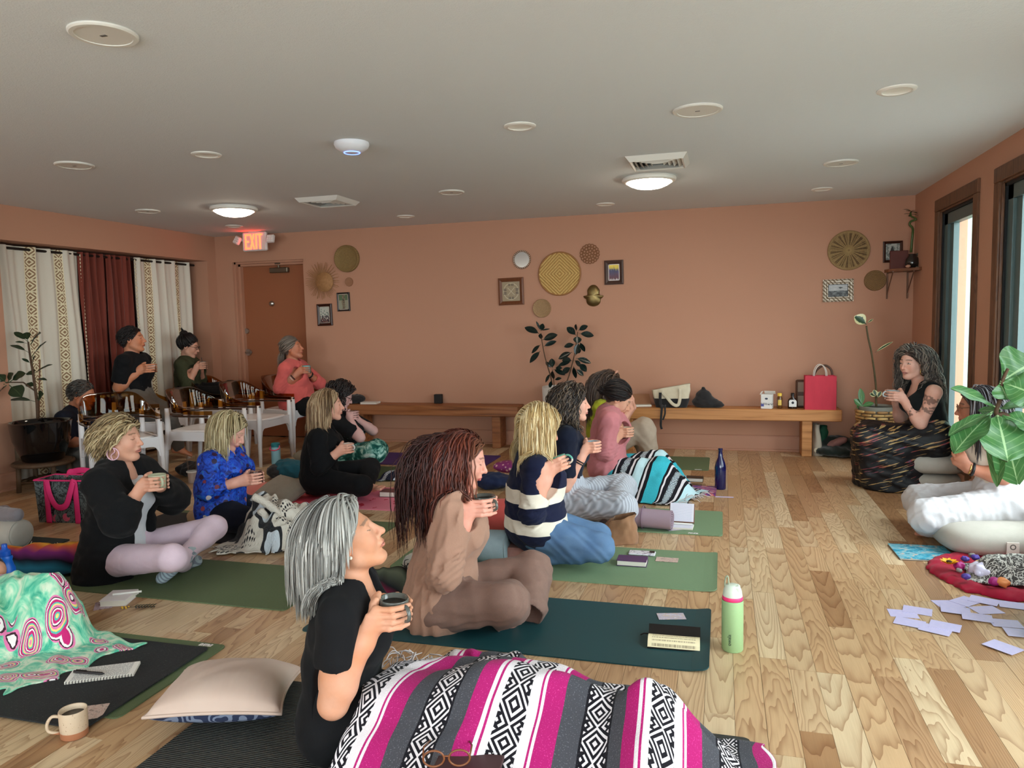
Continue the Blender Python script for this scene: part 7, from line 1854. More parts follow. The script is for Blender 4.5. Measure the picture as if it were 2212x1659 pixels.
# ================================================================== blankets, cushions and small things
def relax(H,dx,slope,it):
 for _ in range(it):
  for ax in(0,1):
   for sh in(1,-1):
    R_=np.roll(H,sh,ax)
    if ax==0:R_[0 if sh==1 else-1,:]=0
    else:R_[:,0 if sh==1 else-1]=0
    H=np.maximum(H,R_-slope*dx)
 return H
def blur(H,n):
 for _ in range(n):
  P_=np.pad(H,1,mode='edge');H=(P_[:-2,1:-1]+P_[2:,1:-1]+P_[1:-1,:-2]+P_[1:-1,2:]+4*H)/8
 return H
def drape(name,quad,caps,mat,label,cat='blanket',nu=150,nv=100,slope=1.3,fold=.012,seed=1,lam=(.06,.2),Lu=None,Lv=None,base=.012,th=.006,sm=3,edge=.02,parent=None,res=.015,ripple=None):
 """cloth laid over capsules (a, b, ra, rb) on the floor; quad = four floor corners in order"""
 quad=np.array(quad,float);u=np.linspace(0,1,nu)[:,None,None];v=np.linspace(0,1,nv)[None,:,None]
 XY=quad[0]*(1-u)*(1-v)+quad[1]*u*(1-v)+quad[2]*u*v+quad[3]*(1-u)*v
 fn_=fold_noise(seed,*lam,8);fe=fold_noise(seed+50,.1,.4,6)
 w_=np.minimum(np.minimum(u,1-u),np.minimum(v,1-v))[...,0]
 ed=np.exp(-w_/.06)*edge;XY=XY+np.stack([fe(XY[...,0],XY[...,1],0*XY[...,0]),fe(XY[...,1],XY[...,0],1+0*XY[...,0])],-1)*ed[...,None]*2
 lo=quad.min(0)-.1;hi=quad.max(0)+.1;n=np.ceil((hi-lo)/res).astype(int)+1
 gx_=lo[0]+res*np.arange(n[0])[:,None];gy_=lo[1]+res*np.arange(n[1])[None,:]
 H=np.full(n,0.0)
 for a,b_,ra,rb in caps:
  a,b_=np.asarray(a,float),np.asarray(b_,float);d=b_-a;L2=max(d[0]**2+d[1]**2,1e-9)
  t=np.clip(((gx_-a[0])*d[0]+(gy_-a[1])*d[1])/L2,0,1);r=ra+(rb-ra)*t
  dd=(gx_-a[0]-t*d[0])**2+(gy_-a[1]-t*d[1])**2;z=a[2]+t*d[2]
  H=np.maximum(H,np.where(dd<r*r,z+np.sqrt(np.maximum(r*r-dd,0)),0))
 H=blur(relax(H,res,slope,40),sm)
 fx_=np.clip((XY[...,0]-lo[0])/res,0,n[0]-1.001);fy_=np.clip((XY[...,1]-lo[1])/res,0,n[1]-1.001);i,j=fx_.astype(int),fy_.astype(int);a,b_=fx_-i,fy_-j
 Z=H[i,j]*(1-a)*(1-b_)+H[i+1,j]*a*(1-b_)+H[i,j+1]*(1-a)*b_+H[i+1,j+1]*a*b_
 f1=fn_(XY[...,0],XY[...,1],Z);amp=fold*(.35+np.clip(Z/.12,0,1))
 Z=Z+base+amp*(f1+.6)+(ripple(XY[...,0],XY[...,1])if ripple else 0);Z=np.maximum(Z,base)
 V=np.stack([XY[...,0],XY[...,1],Z],-1).reshape(-1,3)
 P3=V.reshape(nu,nv,3);su=np.cumsum(np.r_[0,np.linalg.norm(np.diff(P3,axis=0),axis=2).mean(1)]);sv=np.cumsum(np.r_[0,np.linalg.norm(np.diff(P3,axis=1),axis=2).mean(0)])
 UV=np.stack(np.broadcast_arrays(su[:,None],sv[None,:]),-1).reshape(-1,2)
 n_=len(V);Fq=grid_faces(nu,nv);V2=np.concatenate([V,V-[0,0,th]]);F=np.concatenate([Fq,Fq[:,::-1]+n_])
 k=lambda i,j:i*nv+j;S=[]
 for i in range(nu-1):S+=[(k(i,0),k(i,0)+n_,k(i+1,0)+n_,k(i+1,0)),(k(i+1,nv-1),k(i+1,nv-1)+n_,k(i,nv-1)+n_,k(i,nv-1))]
 for j in range(nv-1):S+=[(k(0,j+1),k(0,j+1)+n_,k(0,j)+n_,k(0,j)),(k(nu-1,j),k(nu-1,j)+n_,k(nu-1,j+1)+n_,k(nu-1,j+1))]
 F=np.concatenate([F,np.array(S)])
 o=mk(name,V2,F,mat,parent,smooth=True,uv=np.concatenate([UV,UV]))
 if parent is None:setp(o,label,cat,'blankets and throws')
 return o,P3
def serape(bands,period,dcol,lcol):
 """striped woven cloth: bands = (start, end, colour | 'diamond')"""
 def f(b):
  u,v,_=b.sep(b.uv());wob=b.noise(b.uv(),5,2)*.02
  t=((u+wob*.3)/period).frac();fz=b.noise(b.uv(),260,2)
  c=None
  for a,e_,col in bands:
   if col=='diamond':
    w_=(e_-a)*period;p=(t-(a+e_)/2)*period;q=((v/(w_*1.25)).frac()-.5)*w_*1.25
    d=(p.abs()+q.abs()*.9)/w_;pat=(d*4.2).frac().gt(.46);x_=((p.abs()-q.abs()).abs()/w_).lt(.09)*q.abs().gt(w_*.36)
    cc=b.mix(pat.max(x_),srgb(*lcol),srgb(*dcol))
   else:cc=b.mix(fz.gt(.64),srgb(*col),srgb(*[min(255,int(x*1.0+40))for x in col]))
   m=t.between(a,e_);c=b.mix(m,c if c is not None else srgb(*lcol),cc)
  return c
 return f
mag,chc,whi,blk=(168,30,104),(70,70,76),(216,208,212),(24,22,28)
m_ser1=M('magenta_serape',serape([(0,.17,'diamond'),(.17,.235,whi),(.235,.25,mag),(.25,.27,whi),(.27,.40,mag),(.40,.53,chc),(.53,.545,blk),(.545,.70,'diamond'),(.70,.715,blk),(.715,.82,chc),(.82,.92,mag),(.92,.945,whi),(.945,.96,mag),(.96,1.0,whi)],.46,blk,whi),.95,spec=.2,sheen=.05,bump=lambda b:b.noise(b.uv(),180,3),bs=.5,bd=.004)
L=J1['legs'];f1=J1['f']
caps=[(L[0]['H'],L[0]['K'],.11,.075),(L[0]['K'],L[0]['A'],.075,.055),(L[1]['H'],L[1]['K'],.11,.075),(L[1]['K'],L[1]['A'],.075,.055),(L[0]['A'],at(1395,1500,2.06),.05,.03),(L[1]['A'],at(1420,1510,2.2),.05,.03),(J1['P']+f1*.16,J1['P']+f1*.3,.13,.12)]
o,P3=drape('striped_blanket',[(-1.16,1.52),(.22,1.72),(.12,2.32),(-.93,2.30)],caps,m_ser1,'magenta, grey and white diamond-striped blanket over the grey-haired woman\'s legs',nu=190,nv=120,slope=.95,fold=.024,seed=4,lam=(.10,.34),sm=4,edge=.03)
def fringe(par,pts,d,L_,mat,n=5,seed=0,name='fringe',r=.0022):
 rs=np.random.RandomState(seed);m=MB()
 for p in pts:
  for _ in range(n):
   q=np.asarray(p)+rs.normal(size=3)*.006;e_=unit(np.asarray(d)+rs.normal(size=3)*.45);l_=L_*rs.uniform(.6,1.1)
   m.tube(spline([q,q+e_*l_*.5+rs.normal(size=3)*.008,q+e_*l_+[0,0,-.012]],6),[r,r,r,r,r,r*.5],4)
 o=m.build(name,mat,par,smooth=True);o['kind']='stuff';return o
m_fr=M('white_wool_fringe',srgb(220,212,214),.95)
fr_pts=[at(x,y,2.3)for x,y in((845,1425),(862,1418),(880,1424),(898,1418),(915,1425),(930,1415))]
fringe(o,fr_pts,(.1,-.6,-.3),.07,m_fr,7)
# folded corner of the blanket behind the arm
caps2=[(at(860,1432,2.26),at(950,1425,2.34),.05,.045)]
drape('folded_end',[(-.95,2.14),(-.62,2.18),(-.60,2.46),(-.93,2.44)],[(np.array([-.88,2.30,.14]),np.array([-.68,2.33,.15]),.06,.055)],m_ser1,'',parent=o,nu=50,nv=40,slope=1.6,fold=.015,seed=8)
# glasses and notebook on her lap at the lower edge
e=empty('lap_notebook',at(1010,1662,1.80),'brown notebook lying on the striped blanket at the lower edge of the picture','notebook',rz=.1)
MB().box((-.09,-.06,0),(.09,.06,.012),.002).build('cover',M('dark_brown_cover',srgb(66,38,40),.5),e,world=False)
for i in range(16):MB().tube([(-.085+i*.011,.06,.004),(-.085+i*.011,.066,.012),(-.085+i*.011,.058,.016)],.0012,5).build('coil',m_steel,e,world=False)
e=empty('reading_glasses',at(965,1655,1.76),'brown tortoiseshell glasses lying on the blanket beside the notebook','glasses',rz=.3)
m_=MB()
for sg in(-1,1):
 m_.tube([(sg*.034+.028*math.cos(a),.0,.022+.022*math.sin(a))for a in np.linspace(0,2*PI,18,endpoint=False)],.003,6,closed=True)
 m_.tube([(sg*.062,0,.026),(sg*.066,.06,.02),(sg*.05,.12,.006)],.0025,6)
m_.tube([(-.008,0,.028),(.008,0,.028)],.0025,6)
m_.build('spectacle_frame',M('brown_acetate',srgb(120,70,40),.25),e,world=False,smooth=True)
for sg in(-1,1):MB().lathe([(0,0),(.026,0)],(sg*.034,0,.022),18,ax=(0,1,0)).build('lens',m_clear,e,world=False)
# turquoise serape over the pink sweatshirt woman's legs
tq=(60,178,196)
m_ser2=M('turquoise_serape',serape([(0,.22,tq),(.22,.26,blk),(.26,.29,whi),(.29,.36,blk),(.36,.46,'diamond'),(.46,.52,blk),(.52,.56,whi),(.56,.60,blk),(.60,.78,(190,222,232)),(.78,.82,blk),(.82,.86,whi),(.86,.93,blk),(.93,1.0,tq)],.42,blk,(210,224,232)),.95,spec=.2,bump=lambda b:b.noise(b.uv(),180,3),bs=.5,bd=.004)
o,_=drape('striped_blanket',[(-.92,5.36),(-.28,5.28),(-.10,5.76),(-.62,6.1)],[(np.array([-.78,5.62,.12]),np.array([-.44,5.6,.17]),.12,.10),(np.array([-.75,5.8,.12]),np.array([-.48,5.88,.17]),.12,.1),(np.array([-.44,5.6,.17]),np.array([-.6,5.72,.05]),.09,.06)],m_ser2,'turquoise, black and white striped blanket over the pink sweatshirt woman\'s legs',nu=120,nv=90,slope=1.2,fold=.016,seed=11,sm=3)
fringe(o,[(-.12-.035*i,5.33+.075*(5-i),.015)for i in range(6)],(1,-.2,0),.08,m_fr,6,3)
# white sherpa-lined jacket over the blue blouse woman's legs
def sherpa(b):
 u,v,_=b.sep(b.uv());n=b.noise(b.uv(),3.2,2)
 c=b.mix(n.gt(.53),srgb(206,198,186),srgb(196,204,212));c=b.mix((n-.53).abs().lt(.025),c,srgb(30,30,34))
 pat=(((u*38).frac()-.5).abs()+((v*38).frac()-.5).abs()).lt(.4)*n.between(.36,.43)
 return b.mix(pat,c,srgb(36,34,38))
m_sherpa=M('white_sherpa',sherpa,.9,sheen=.1,bump=lambda b:b.noise(b.uv(),90,3),bs=.8,bd=.012)
pk=gz(560,1190)
o,_=drape('sherpa_jacket',[(-2.92,3.68),(-2.32,3.72),(-2.28,4.12),(-2.86,4.42)],[(np.array([-2.88,4.1,.12]),np.array([-2.62,4.0,.12]),.10,.09),(np.array([-2.7,3.88,.08]),np.array([-2.55,3.86,.07]),.09,.07),(np.array([-2.6,4.15,.08]),np.array([-2.4,4.0,.05]),.09,.07)],m_sherpa,'white sherpa-lined jacket heaped over the blue blouse woman\'s knees',cat='jacket',nu=120,nv=100,slope=1.5,fold=.034,seed=23,lam=(.07,.2),sm=1,edge=.05)
for pts in([(560,1100),(578,1130),(556,1160),(520,1185),(500,1192)],[(545,1072),(572,1085),(600,1110),(612,1140)]):
 MB().tube(spline([at(x,y,3.86+.03*i)for i,(x,y)in enumerate(pts)],24),[.015]+[.024]*22+[.012],10).build('sherpa_trim',M('sherpa_pile',srgb(204,194,182),.95,bump=lambda b:b.noise(b.obj(),110,3),bs=1.0,bd=.01),o,smooth=True)
 # paisley fleece over raised knees at the left edge
def paisley(b):
 u,v,_=b.sep(b.uv());d=b.voro(b.uv(),7.5);cc=b.voro(b.uv(),7.5,'Color');n=b.noise(b.uv(),9,3,.6,2.0);r=b.sep(cc)[0]
 base=b.ramp(n,[(.36,srgb(60,170,140)),(.5,srgb(130,206,170)),(.62,srgb(206,222,196))])
 ring=b.ramp((d*5.2+n*.5).frac(),[(0,srgb(196,30,110)),(.25,srgb(236,228,226)),(.4,srgb(60,24,40)),(.5,srgb(226,120,170)),(.7,srgb(236,214,120)),(.85,srgb(84,180,170)),(1,srgb(190,40,120))],'CONSTANT')
 return b.mix(d.lt(.46)*r.gt(.22),base,ring)
m_pais=M('paisley_fleece',paisley,.9,sheen=.15,bump=lambda b:b.noise(b.uv(),160,2),bs=.3,bd=.004)
k1,k2=at(150,1290,2.42),at(20,1310,2.34)
o,_=drape('paisley_blanket',[(-3.3,2.02),(-2.50,2.05),(-2.36,2.5),(-3.2,2.68)],[(np.array([-3.3,2.40,.13]),np.array([-2.78,2.46,.19]),.10,.075),(np.array([-2.78,2.46,.19]),np.array([-2.70,2.42,.05]),.075,.06),(np.array([-3.3,2.2,.1]),np.array([-2.95,2.28,.13]),.1,.08)],m_pais,'mint and pink paisley fleece blanket draped over knees at the left edge',nu=120,nv=100,slope=1.9,fold=.026,seed=31,lam=(.07,.24),sm=2,edge=.04)
# orange and blue serape strip at the left, dark serape behind the grey-haired woman, navy serape by the green mat
def bandcol(stops):
 def f(b):
  u,v,_=b.sep(b.uv());return b.ramp((v*3.2+b.noise(b.uv(),4,2)*.1).frac(),stops)
 return f
m_ser3=M('sunset_serape',bandcol([(0,srgb(20,24,34)),(.2,srgb(30,90,110)),(.35,srgb(20,20,30)),(.5,srgb(110,40,100)),(.65,srgb(200,90,60)),(.8,srgb(226,160,60)),(1,srgb(30,26,40))]),.95,spec=.2)
o,_=drape('serape_throw',[(-4.05,2.96),(-3.42,3.12),(-3.36,3.42),(-4.0,3.36)],[(np.array([-3.95,3.12,.03]),np.array([-3.45,3.26,.05]),.08,.08)],m_ser3,'sunset-coloured serape throw bunched beside the blue bottle at left',nu=70,nv=50,fold=.02,seed=41,lam=(.06,.16))
fringe(o,[(-4.0+.09*i,3.4,.03)for i in range(8)],(.2,.6,.1),.08,M('cream_fringe',srgb(216,204,180),.95),5,5)
m_ser4=M('dark_serape',bandcol([(0,srgb(24,24,26)),(.3,srgb(60,56,50)),(.45,srgb(200,150,30)),(.55,srgb(120,30,60)),(.65,srgb(30,30,34)),(.85,srgb(90,96,80)),(1,srgb(20,20,24))]),.95,spec=.2)
o,_=drape('serape_throw',[(-1.86,2.98),(-1.42,2.98),(-1.40,3.34),(-1.8,3.42)],[(np.array([-1.72,3.15,.04]),np.array([-1.48,3.2,.06]),.09,.08)],m_ser4,'dark serape throw with yellow stripe bunched behind the grey-haired woman',nu=60,nv=50,fold=.024,seed=43,lam=(.06,.16))
fringe(o,[(-1.5+.02*i,3.32,.12)for i in range(5)],(.5,.2,.5),.06,M('black_fringe',srgb(20,20,22),.9),7,6)
m_ser5=M('navy_serape',serape([(0,.3,(40,44,70)),(.3,.5,'diamond'),(.5,.8,(28,30,44)),(.8,1.0,(190,194,206))],.2,blk,(206,210,220)),.95,spec=.2)
drape('folded_throw',[(-2.86,5.62),(-2.42,5.82),(-2.36,6.16),(-2.6,6.06)],[(np.array([-2.75,5.75,.01]),np.array([-2.45,6.0,.02]),.05,.06)],m_ser5,'folded navy and white patterned throw on the moss green mat',nu=60,nv=40,fold=.016,seed=45)
# ---- cushions and bolsters
def cushion(name,c,half,mat,label,rz=0.0,pw=.5,pip=None,cat='cushion',group='floor cushions',zc=0.0,sag=.0,tilt=(0,0),top=1.0):
 """square floor cushion with rounded, piped edges"""
 nu,nv=56,20;V=[]
 for i in range(nu):
  a=2*PI*i/nu;ca,sa=math.cos(a),math.sin(a);x=math.copysign(abs(ca)**pw,ca);y=math.copysign(abs(sa)**pw,sa)
  for j in range(nv):
   t=j/(nv-1)*PI-PI/2;cz,sz=math.cos(t),math.sin(t);r=abs(cz)**.38 if cz>1e-9 else 0;z=math.copysign(abs(sz)**.75,sz)
   V.append((x*r*half[0],y*r*half[1],half[2]*(1+z*(top if z>0 else 1))-sag*math.exp(-(x*r)**2*2-(y*r)**2*2)*(z>0)))
 V=np.array(V);fn_=fold_noise(int(abs(c[0])*1000)%97,.08,.25,6);V[:,2]+=.004*fn_(V[:,0],V[:,1],V[:,2])*(V[:,2]>.02)
 e=empty(name,(c[0],c[1],zc),label,cat,group,rz=rz);e.rotation_euler=(tilt[0],tilt[1],rz)
 mk('cover',V,grid_faces(nu,nv,True),mat,e,smooth=True,world=False)
 if pip is not None:
  for z in pip:
   r=(1-abs((z-half[2])/half[2])**2.6)**.3
   MB().tube([(math.copysign(abs(math.cos(a))**pw,math.cos(a))*half[0]*r*1.0,math.copysign(abs(math.sin(a))**pw,math.sin(a))*half[1]*r*1.0,z)for a in np.linspace(0,2*PI,72,endpoint=False)],.0045,6,closed=True).build('piping',mat,e,world=False,smooth=True)
 return e
m_gcu=fabric('grey_canvas',(188,182,172),(164,158,148),sc=300)
cxy=(1.53,6.24)
cushion('floor_cushion',cxy,(.20,.24,.075),m_gcu,'upper of two grey floor cushions the tattooed woman sits on',zc=.135,pip=(.035,.115))
cushion('floor_cushion',cxy,(.205,.245,.068),m_gcu,'lower of two stacked grey floor cushions at the window corner',pip=(.03,.105))
ec=cushion('floor_cushion',(1.46,4.74),(.30,.33,.085),m_gcu,'large grey floor cushion with white tag under the woman in white',pip=(.04,.13),rz=.05)
MB().box((-.03,-.337,.05),(.03,-.331,.115),.001).build('label_tag',M('cushion_tag',lambda b:b.mix((((b.sep(b.obj())[0]).pow(2)+(b.sep(b.obj())[2]-.09).pow(2)).sqrt()-.012).abs().lt(.003),srgb(224,214,204),srgb(110,104,96)),.7),ec,world=False)
# pale throw pillow with patterned underside in front
m_pil=M('pale_beige_satin',lambda b:b.mix(b.noise(b.obj(),6,2),srgb(214,190,176),srgb(192,164,150)),.7,sheen=.1,bump=lambda b:b.noise(b.scale(b.obj(),(14,6,1)),1,2),bs=.3,bd=.02)
def pillow(name,c,w_,d_,h,rz,mats,label,group='throw pillows',cat='pillow',tilt=(0,0)):
 n=36;g_=np.linspace(-1,1,n);X_,Y_=np.meshgrid(g_,g_,indexing='ij')
 pinch=1-.10*(1-np.abs(X_)**2)*np.abs(Y_)**3;pinch2=1-.10*(1-np.abs(Y_)**2)*np.abs(X_)**3
 prof=np.clip((1-np.abs(X_)**2.2)*(1-np.abs(Y_)**2.2),0,1)**.42
 fn_=fold_noise(7,.08,.3,6);wrk=.006*fn_(X_*w_,Y_*d_,0*X_)*prof
 e=empty(name,c,label,cat,group);e.rotation_euler=(tilt[0],tilt[1],rz)
 up=np.stack([X_*w_*pinch2,Y_*d_*pinch,h*.42+h*.58*prof+wrk],-1).reshape(-1,3);dn=np.stack([X_*w_*pinch2,Y_*d_*pinch,h*.42-h*.42*prof],-1).reshape(-1,3)
 mk('top_cover',up,grid_faces(n,n),mats[0],e,smooth=True,world=False);mk('under_cover',dn,grid_faces(n,n)[:,::-1].copy(),mats[1],e,smooth=True,world=False)
 ring=[(x*w_*(1-.10*(1-y*y)*abs(x)**3),y*d_*(1-.10*(1-x*x)*abs(y)**3),h*.42)for x,y in[(t,-1)for t in np.linspace(-1,1,18)[:-1]]+[(1,t)for t in np.linspace(-1,1,18)[:-1]]+[(-t,1)for t in np.linspace(-1,1,18)[:-1]]+[(-1,-t)for t in np.linspace(-1,1,18)[:-1]]]
 MB().tube(ring,.0055,7,closed=True).build('piping',mats[0],e,world=False,smooth=True)
 return e
m_navp=M('navy_swirl',lambda b:b.mix(((b.noise(b.obj(),9,2)*60).sin()).gt(.3),srgb(40,48,76),srgb(120,128,150)),.8)
pillow('throw_pillow',(-1.655,2.13,.008),.215,.205,.15,.38,(m_pil,m_navp),'plump pale beige pillow with navy underside beside the charcoal mat',tilt=(-.10,.05))
pillow('throw_pillow',(-3.28,5.0,.006),.2,.17,.12,-.3,(fabric('taupe_cover',(166,156,142)),m_gcu),'taupe pillow leaning behind the woman in the blue blouse',tilt=(.4,.1))
def bolster(name,a,b_,r,mat,label,cap=None,n=28,rc=.025,cat='bolster',group='bolsters'):
 a,b_=np.asarray(a,float),np.asarray(b_,float);L_=np.linalg.norm(b_-a)
 e=empty(name,((a[0]+b_[0])/2,(a[1]+b_[1])/2,min(a[2],b_[2])-r),label,cat,group)
 MB().lathe([(0,0),(r-rc,0),(r-rc*.3,rc*.3),(r,rc),(r,L_-rc),(r-rc*.3,L_-rc*.3),(r-rc,L_),(0,L_)],a,n,ax=b_-a).build('cover',mat,e,smooth=True)
 for q in(rc*.4,L_-rc*.4):
  Rm=frame(b_-a);c=a+unit(b_-a)*q;MB().tube([c+(Rm[0]*math.cos(t)+Rm[1]*math.sin(t))*(r-rc*.25)for t in np.linspace(0,2*PI,40,endpoint=False)],.004,6,closed=True).build('piping',mat,e,smooth=True)
 return e
bolster('bolster',(-1.62,4.34,.115),(-1.18,4.42,.115),.11,fabric('coral_canvas',(206,92,84),(176,68,64)),'coral red bolster lying between the auburn and blonde women')
bolster('bolster',(-1.45,3.84,.095),(-1.13,3.86,.095),.09,fabric('blue_grey_canvas',(150,166,172)),'blue-grey bolster end showing in front of the auburn woman')
bolster('bolster',(-1.52,3.42,.085),(-1.38,3.75,.085),.08,m_gcu,'pale grey bolster peeking out behind the auburn woman\'s back')
bolster('bolster',(-4.62,3.5,.095),(-4.14,3.5,.095),.09,m_gcu,'grey bolster on the dark green mat at the left edge')
MB().box((-1.2,3.82,.006),(-1.0,3.98,.10),.01).build('yoga_block',fabric('dusty_rose_foam',(168,118,108)))
setp(bpy.data.objects['yoga_block'],'dusty rose yoga block under the kneeling blonde woman','yoga block')
# rolled mauve mat
rl,rr_=np.array([-.94,4.75,.0]),np.array([-.30,4.66,.0]);R0=.068
ax_=unit(rr_-rl);Rm=np.array([ax_,np.cross([0,0,1.0],ax_),[0,0,1.0]]);th_=np.linspace(0,2*PI*4.2,180);rad=R0*(.18+.82*th_/th_[-1])
sec=np.c_[np.cos(th_-.9)*rad,np.sin(th_-.9)*rad];V=[]
for x in(0,np.linalg.norm(rr_-rl)):
 for off in(0,-.006):
  V+=[rl+Rm[0]*x+Rm[1]*(c+off*math.cos(t-.9))+np.array([0,0,R0+.008+s_+off*math.sin(t-.9)])for(c,s_),t in zip(sec,th_)]
n=len(sec);F=[]
for i in range(n-1):F+=[(i,i+1,2*n+i+1,2*n+i),(n+i+1,n+i,3*n+i,3*n+i+1),(i+1,i,n+i,n+i+1),(2*n+i,2*n+i+1,3*n+i+1,3*n+i)]
e=empty('rolled_mat',(rl+rr_)/2,'mauve yoga mat rolled up with two ties across the sage green mat','yoga mat')
m_mau=M('mauve_mat',matcol((168,144,158)),.7)
mk('roll',V,F,m_mau,e,smooth=True,auto=40)
for q in(.2,.72):
 c=rl+(rr_-rl)*q+[0,0,R0+.008];MB().tube([c+(Rm[1]*math.cos(t)+Rm[2]*math.sin(t))*(R0+.003)for t in np.linspace(0,2*PI,36,endpoint=False)],.0035,6,closed=True).build('tie',M('tie_mauve',srgb(110,84,100),.7),e,smooth=True)
 # brown suede pouch
sx,sy=-.61,4.40
V,F=sack(.13,.075,0,.15,.10,.055,61,skew=.03,top_slope=.02,pw=.8);fn_=fold_noise(62,.05,.16,8)
V=V+np.c_[.014*fn_(V[:,0],V[:,1],V[:,2]),.014*fn_(V[:,1],V[:,2],V[:,0]),0*V[:,0]]
V2=V*[.93,.93,1.0];e=empty('suede_pouch',(sx,sy,0),'open brown suede pouch beside the rolled mauve mat','bag',rz=.2)
nb=len(V);mk('pouch_body',np.concatenate([V,V2,[[0,0,.004]]]),[tuple(f)for f in F]+[tuple(f[::-1]+nb)for f in F]+[(((i+1)%60)*16,i*16,2*nb)for i in range(60)],M('brown_suede',lambda b:b.mix(b.noise(b.obj(),20,3),srgb(160,118,86),srgb(124,86,60)),.95,sheen=.2),e,smooth=True,world=False)
# ================================================================== bottles, books, cards, bags
def bottle(name,px,py,prof,mats,label,sc=1.0,xy=None):
 """prof: list of (part, material key, [(r, z)...])"""
 x,y=(gz(px,py)[:2]if xy is None else xy);e=empty(name,(x,y,0),label,'bottle')
 for pn,mk_,pr in prof:MB().lathe([(r*sc,z*sc)for r,z in pr],(x,y,0),28).build(pn,mats[mk_],e,auto=50)
 return e,x,y
m_bg=M('cobalt_glass',srgb(10,18,74),.06,coat=.7)
bottle('glass_bottle',1556,1056,[('body',0,[(0,0),(.036,0),(.04,.006),(.041,.16),(.034,.195),(.018,.235),(.0145,.27),(.0145,.285),(.0165,.288),(.0165,.3),(.012,.302),(0,.302)])],[m_bg],'dark cobalt blue glass bottle standing next to the turquoise blanket',1.06)
m_sg=M('sage_enamel',lambda b:b.mix(b.noise(b.obj(),200,2)*.3,srgb(158,190,138),srgb(136,168,118)),.45)
e,x,y=bottle('water_bottle',1582,1402,[('body',0,[(0,0),(.034,0),(.0365,.004),(.0365,.17),(.035,.178)]),('collar',1,[(.0335,.178),(.0345,.18),(.0345,.19),(.033,.192)]),('lid',2,[(.033,.192),(.031,.21),(.024,.228),(.014,.232),(0,.232)])],[m_sg,M('hot_pink_ring',srgb(238,60,120),.4),M('pale_mint_plastic',srgb(206,216,200),.35)],'sage green steel bottle with pink collar and carry loop on the floor',1.16)
MB().tube(spline([(x-.02,y,.235),(x-.03,y,.26),(x-.026,y,.295),(x-.018,y,.298),(x-.014,y,.265),(x-.006,y,.24)],24),.006,8,flat=.5).build('carry_loop',M('sage_loop',srgb(150,160,136),.5),e,smooth=True)
MB().box((x+.004,y-.028,.236),(x+.03,y+.02,.268),.008).build('spout',MATS['pale_mint_plastic'],e)
tx=bpy.data.curves.new('lettering','FONT');tx.body='owala';tx.size=.02;tx.extrude=.0004
to=bpy.data.objects.new('lettering',tx);COL.objects.link(to);to.parent=e;to.location=(-.006,-.0428,.03);to.rotation_euler=(PI/2,-PI/2,0);dg_=bpy.context.evaluated_depsgraph_get();lm=bpy.data.meshes.new_from_object(to.evaluated_get(dg_));lm.materials.append(M('ink_green',srgb(40,56,40),.6));lo_=bpy.data.objects.new('lettering',lm);COL.objects.link(lo_);lo_.parent=e;lo_.location=to.location;lo_.rotation_euler=to.rotation_euler;bpy.data.objects.remove(to)
e,x,y=bottle('plastic_bottle',18,1290,[('body',0,[(0,0),(.036,0),(.042,.01),(.042,.15),(.036,.165),(.03,.19),(.034,.205),(.03,.215)]),('cap',1,[(.026,.215),(.026,.24),(.014,.25),(.012,.275),(0,.277)])],[M('bright_blue_plastic',srgb(24,106,214),.35),M('mid_blue_plastic',srgb(30,92,200),.3)],'bright blue plastic sports bottle at the left edge')
e,x,y=bottle('steel_bottle',597,1002,[('body',0,[(0,0),(.036,0),(.038,.01),(.038,.14),(.036,.145)]),('lid',1,[(.036,.145),(.037,.175),(.03,.18),(0,.18)])],[M('pale_blue_enamel',srgb(142,192,206),.4),M('teal_lid',srgb(40,130,140),.4)],'pale blue bottle with teal lid and pink handle on the floor by the chairs',1.15)
MB().tube(spline([(x-.04,y-.01,.175),(x-.03,y-.05,.15),(x+.02,y-.05,.14),(x+.05,y-.02,.155),(x+.042,y,.18)],20),.006,6).build('handle',M('pink_handle',srgb(226,80,110),.4),e,smooth=True)
bottle('plastic_tumbler',417,1042,[('body',0,[(0,0),(.034,0),(.036,.08),(.038,.085)]),('clear_top',1,[(.036,.09),(.04,.2),(.038,.21)]),('lid',2,[(.044,.083),(.046,.088),(.044,.093),(.036,.093)])],[M('frosted_cup',srgb(190,170,160),.4),m_clear,m_white],'clear lidded tumbler on the floor behind the blue blouse woman',1.1)
# mug in front at left
mx,my=gz(145,1600)[:2]
e=make_mug('speckled beige mug with bare clay base standing on the floor in front',(mx,my+.03,.047),.043,.092,M('beige_clay_mug',lambda b:b.mix(b.sep(b.obj())[2].lt(.024),b.mix(b.noise(b.obj(),180,2).gt(.68),srgb(206,182,156),srgb(150,120,96)),srgb(176,116,84)),.35),handle=(-.75,-.66,0),drink=m_tea,taper=.96)
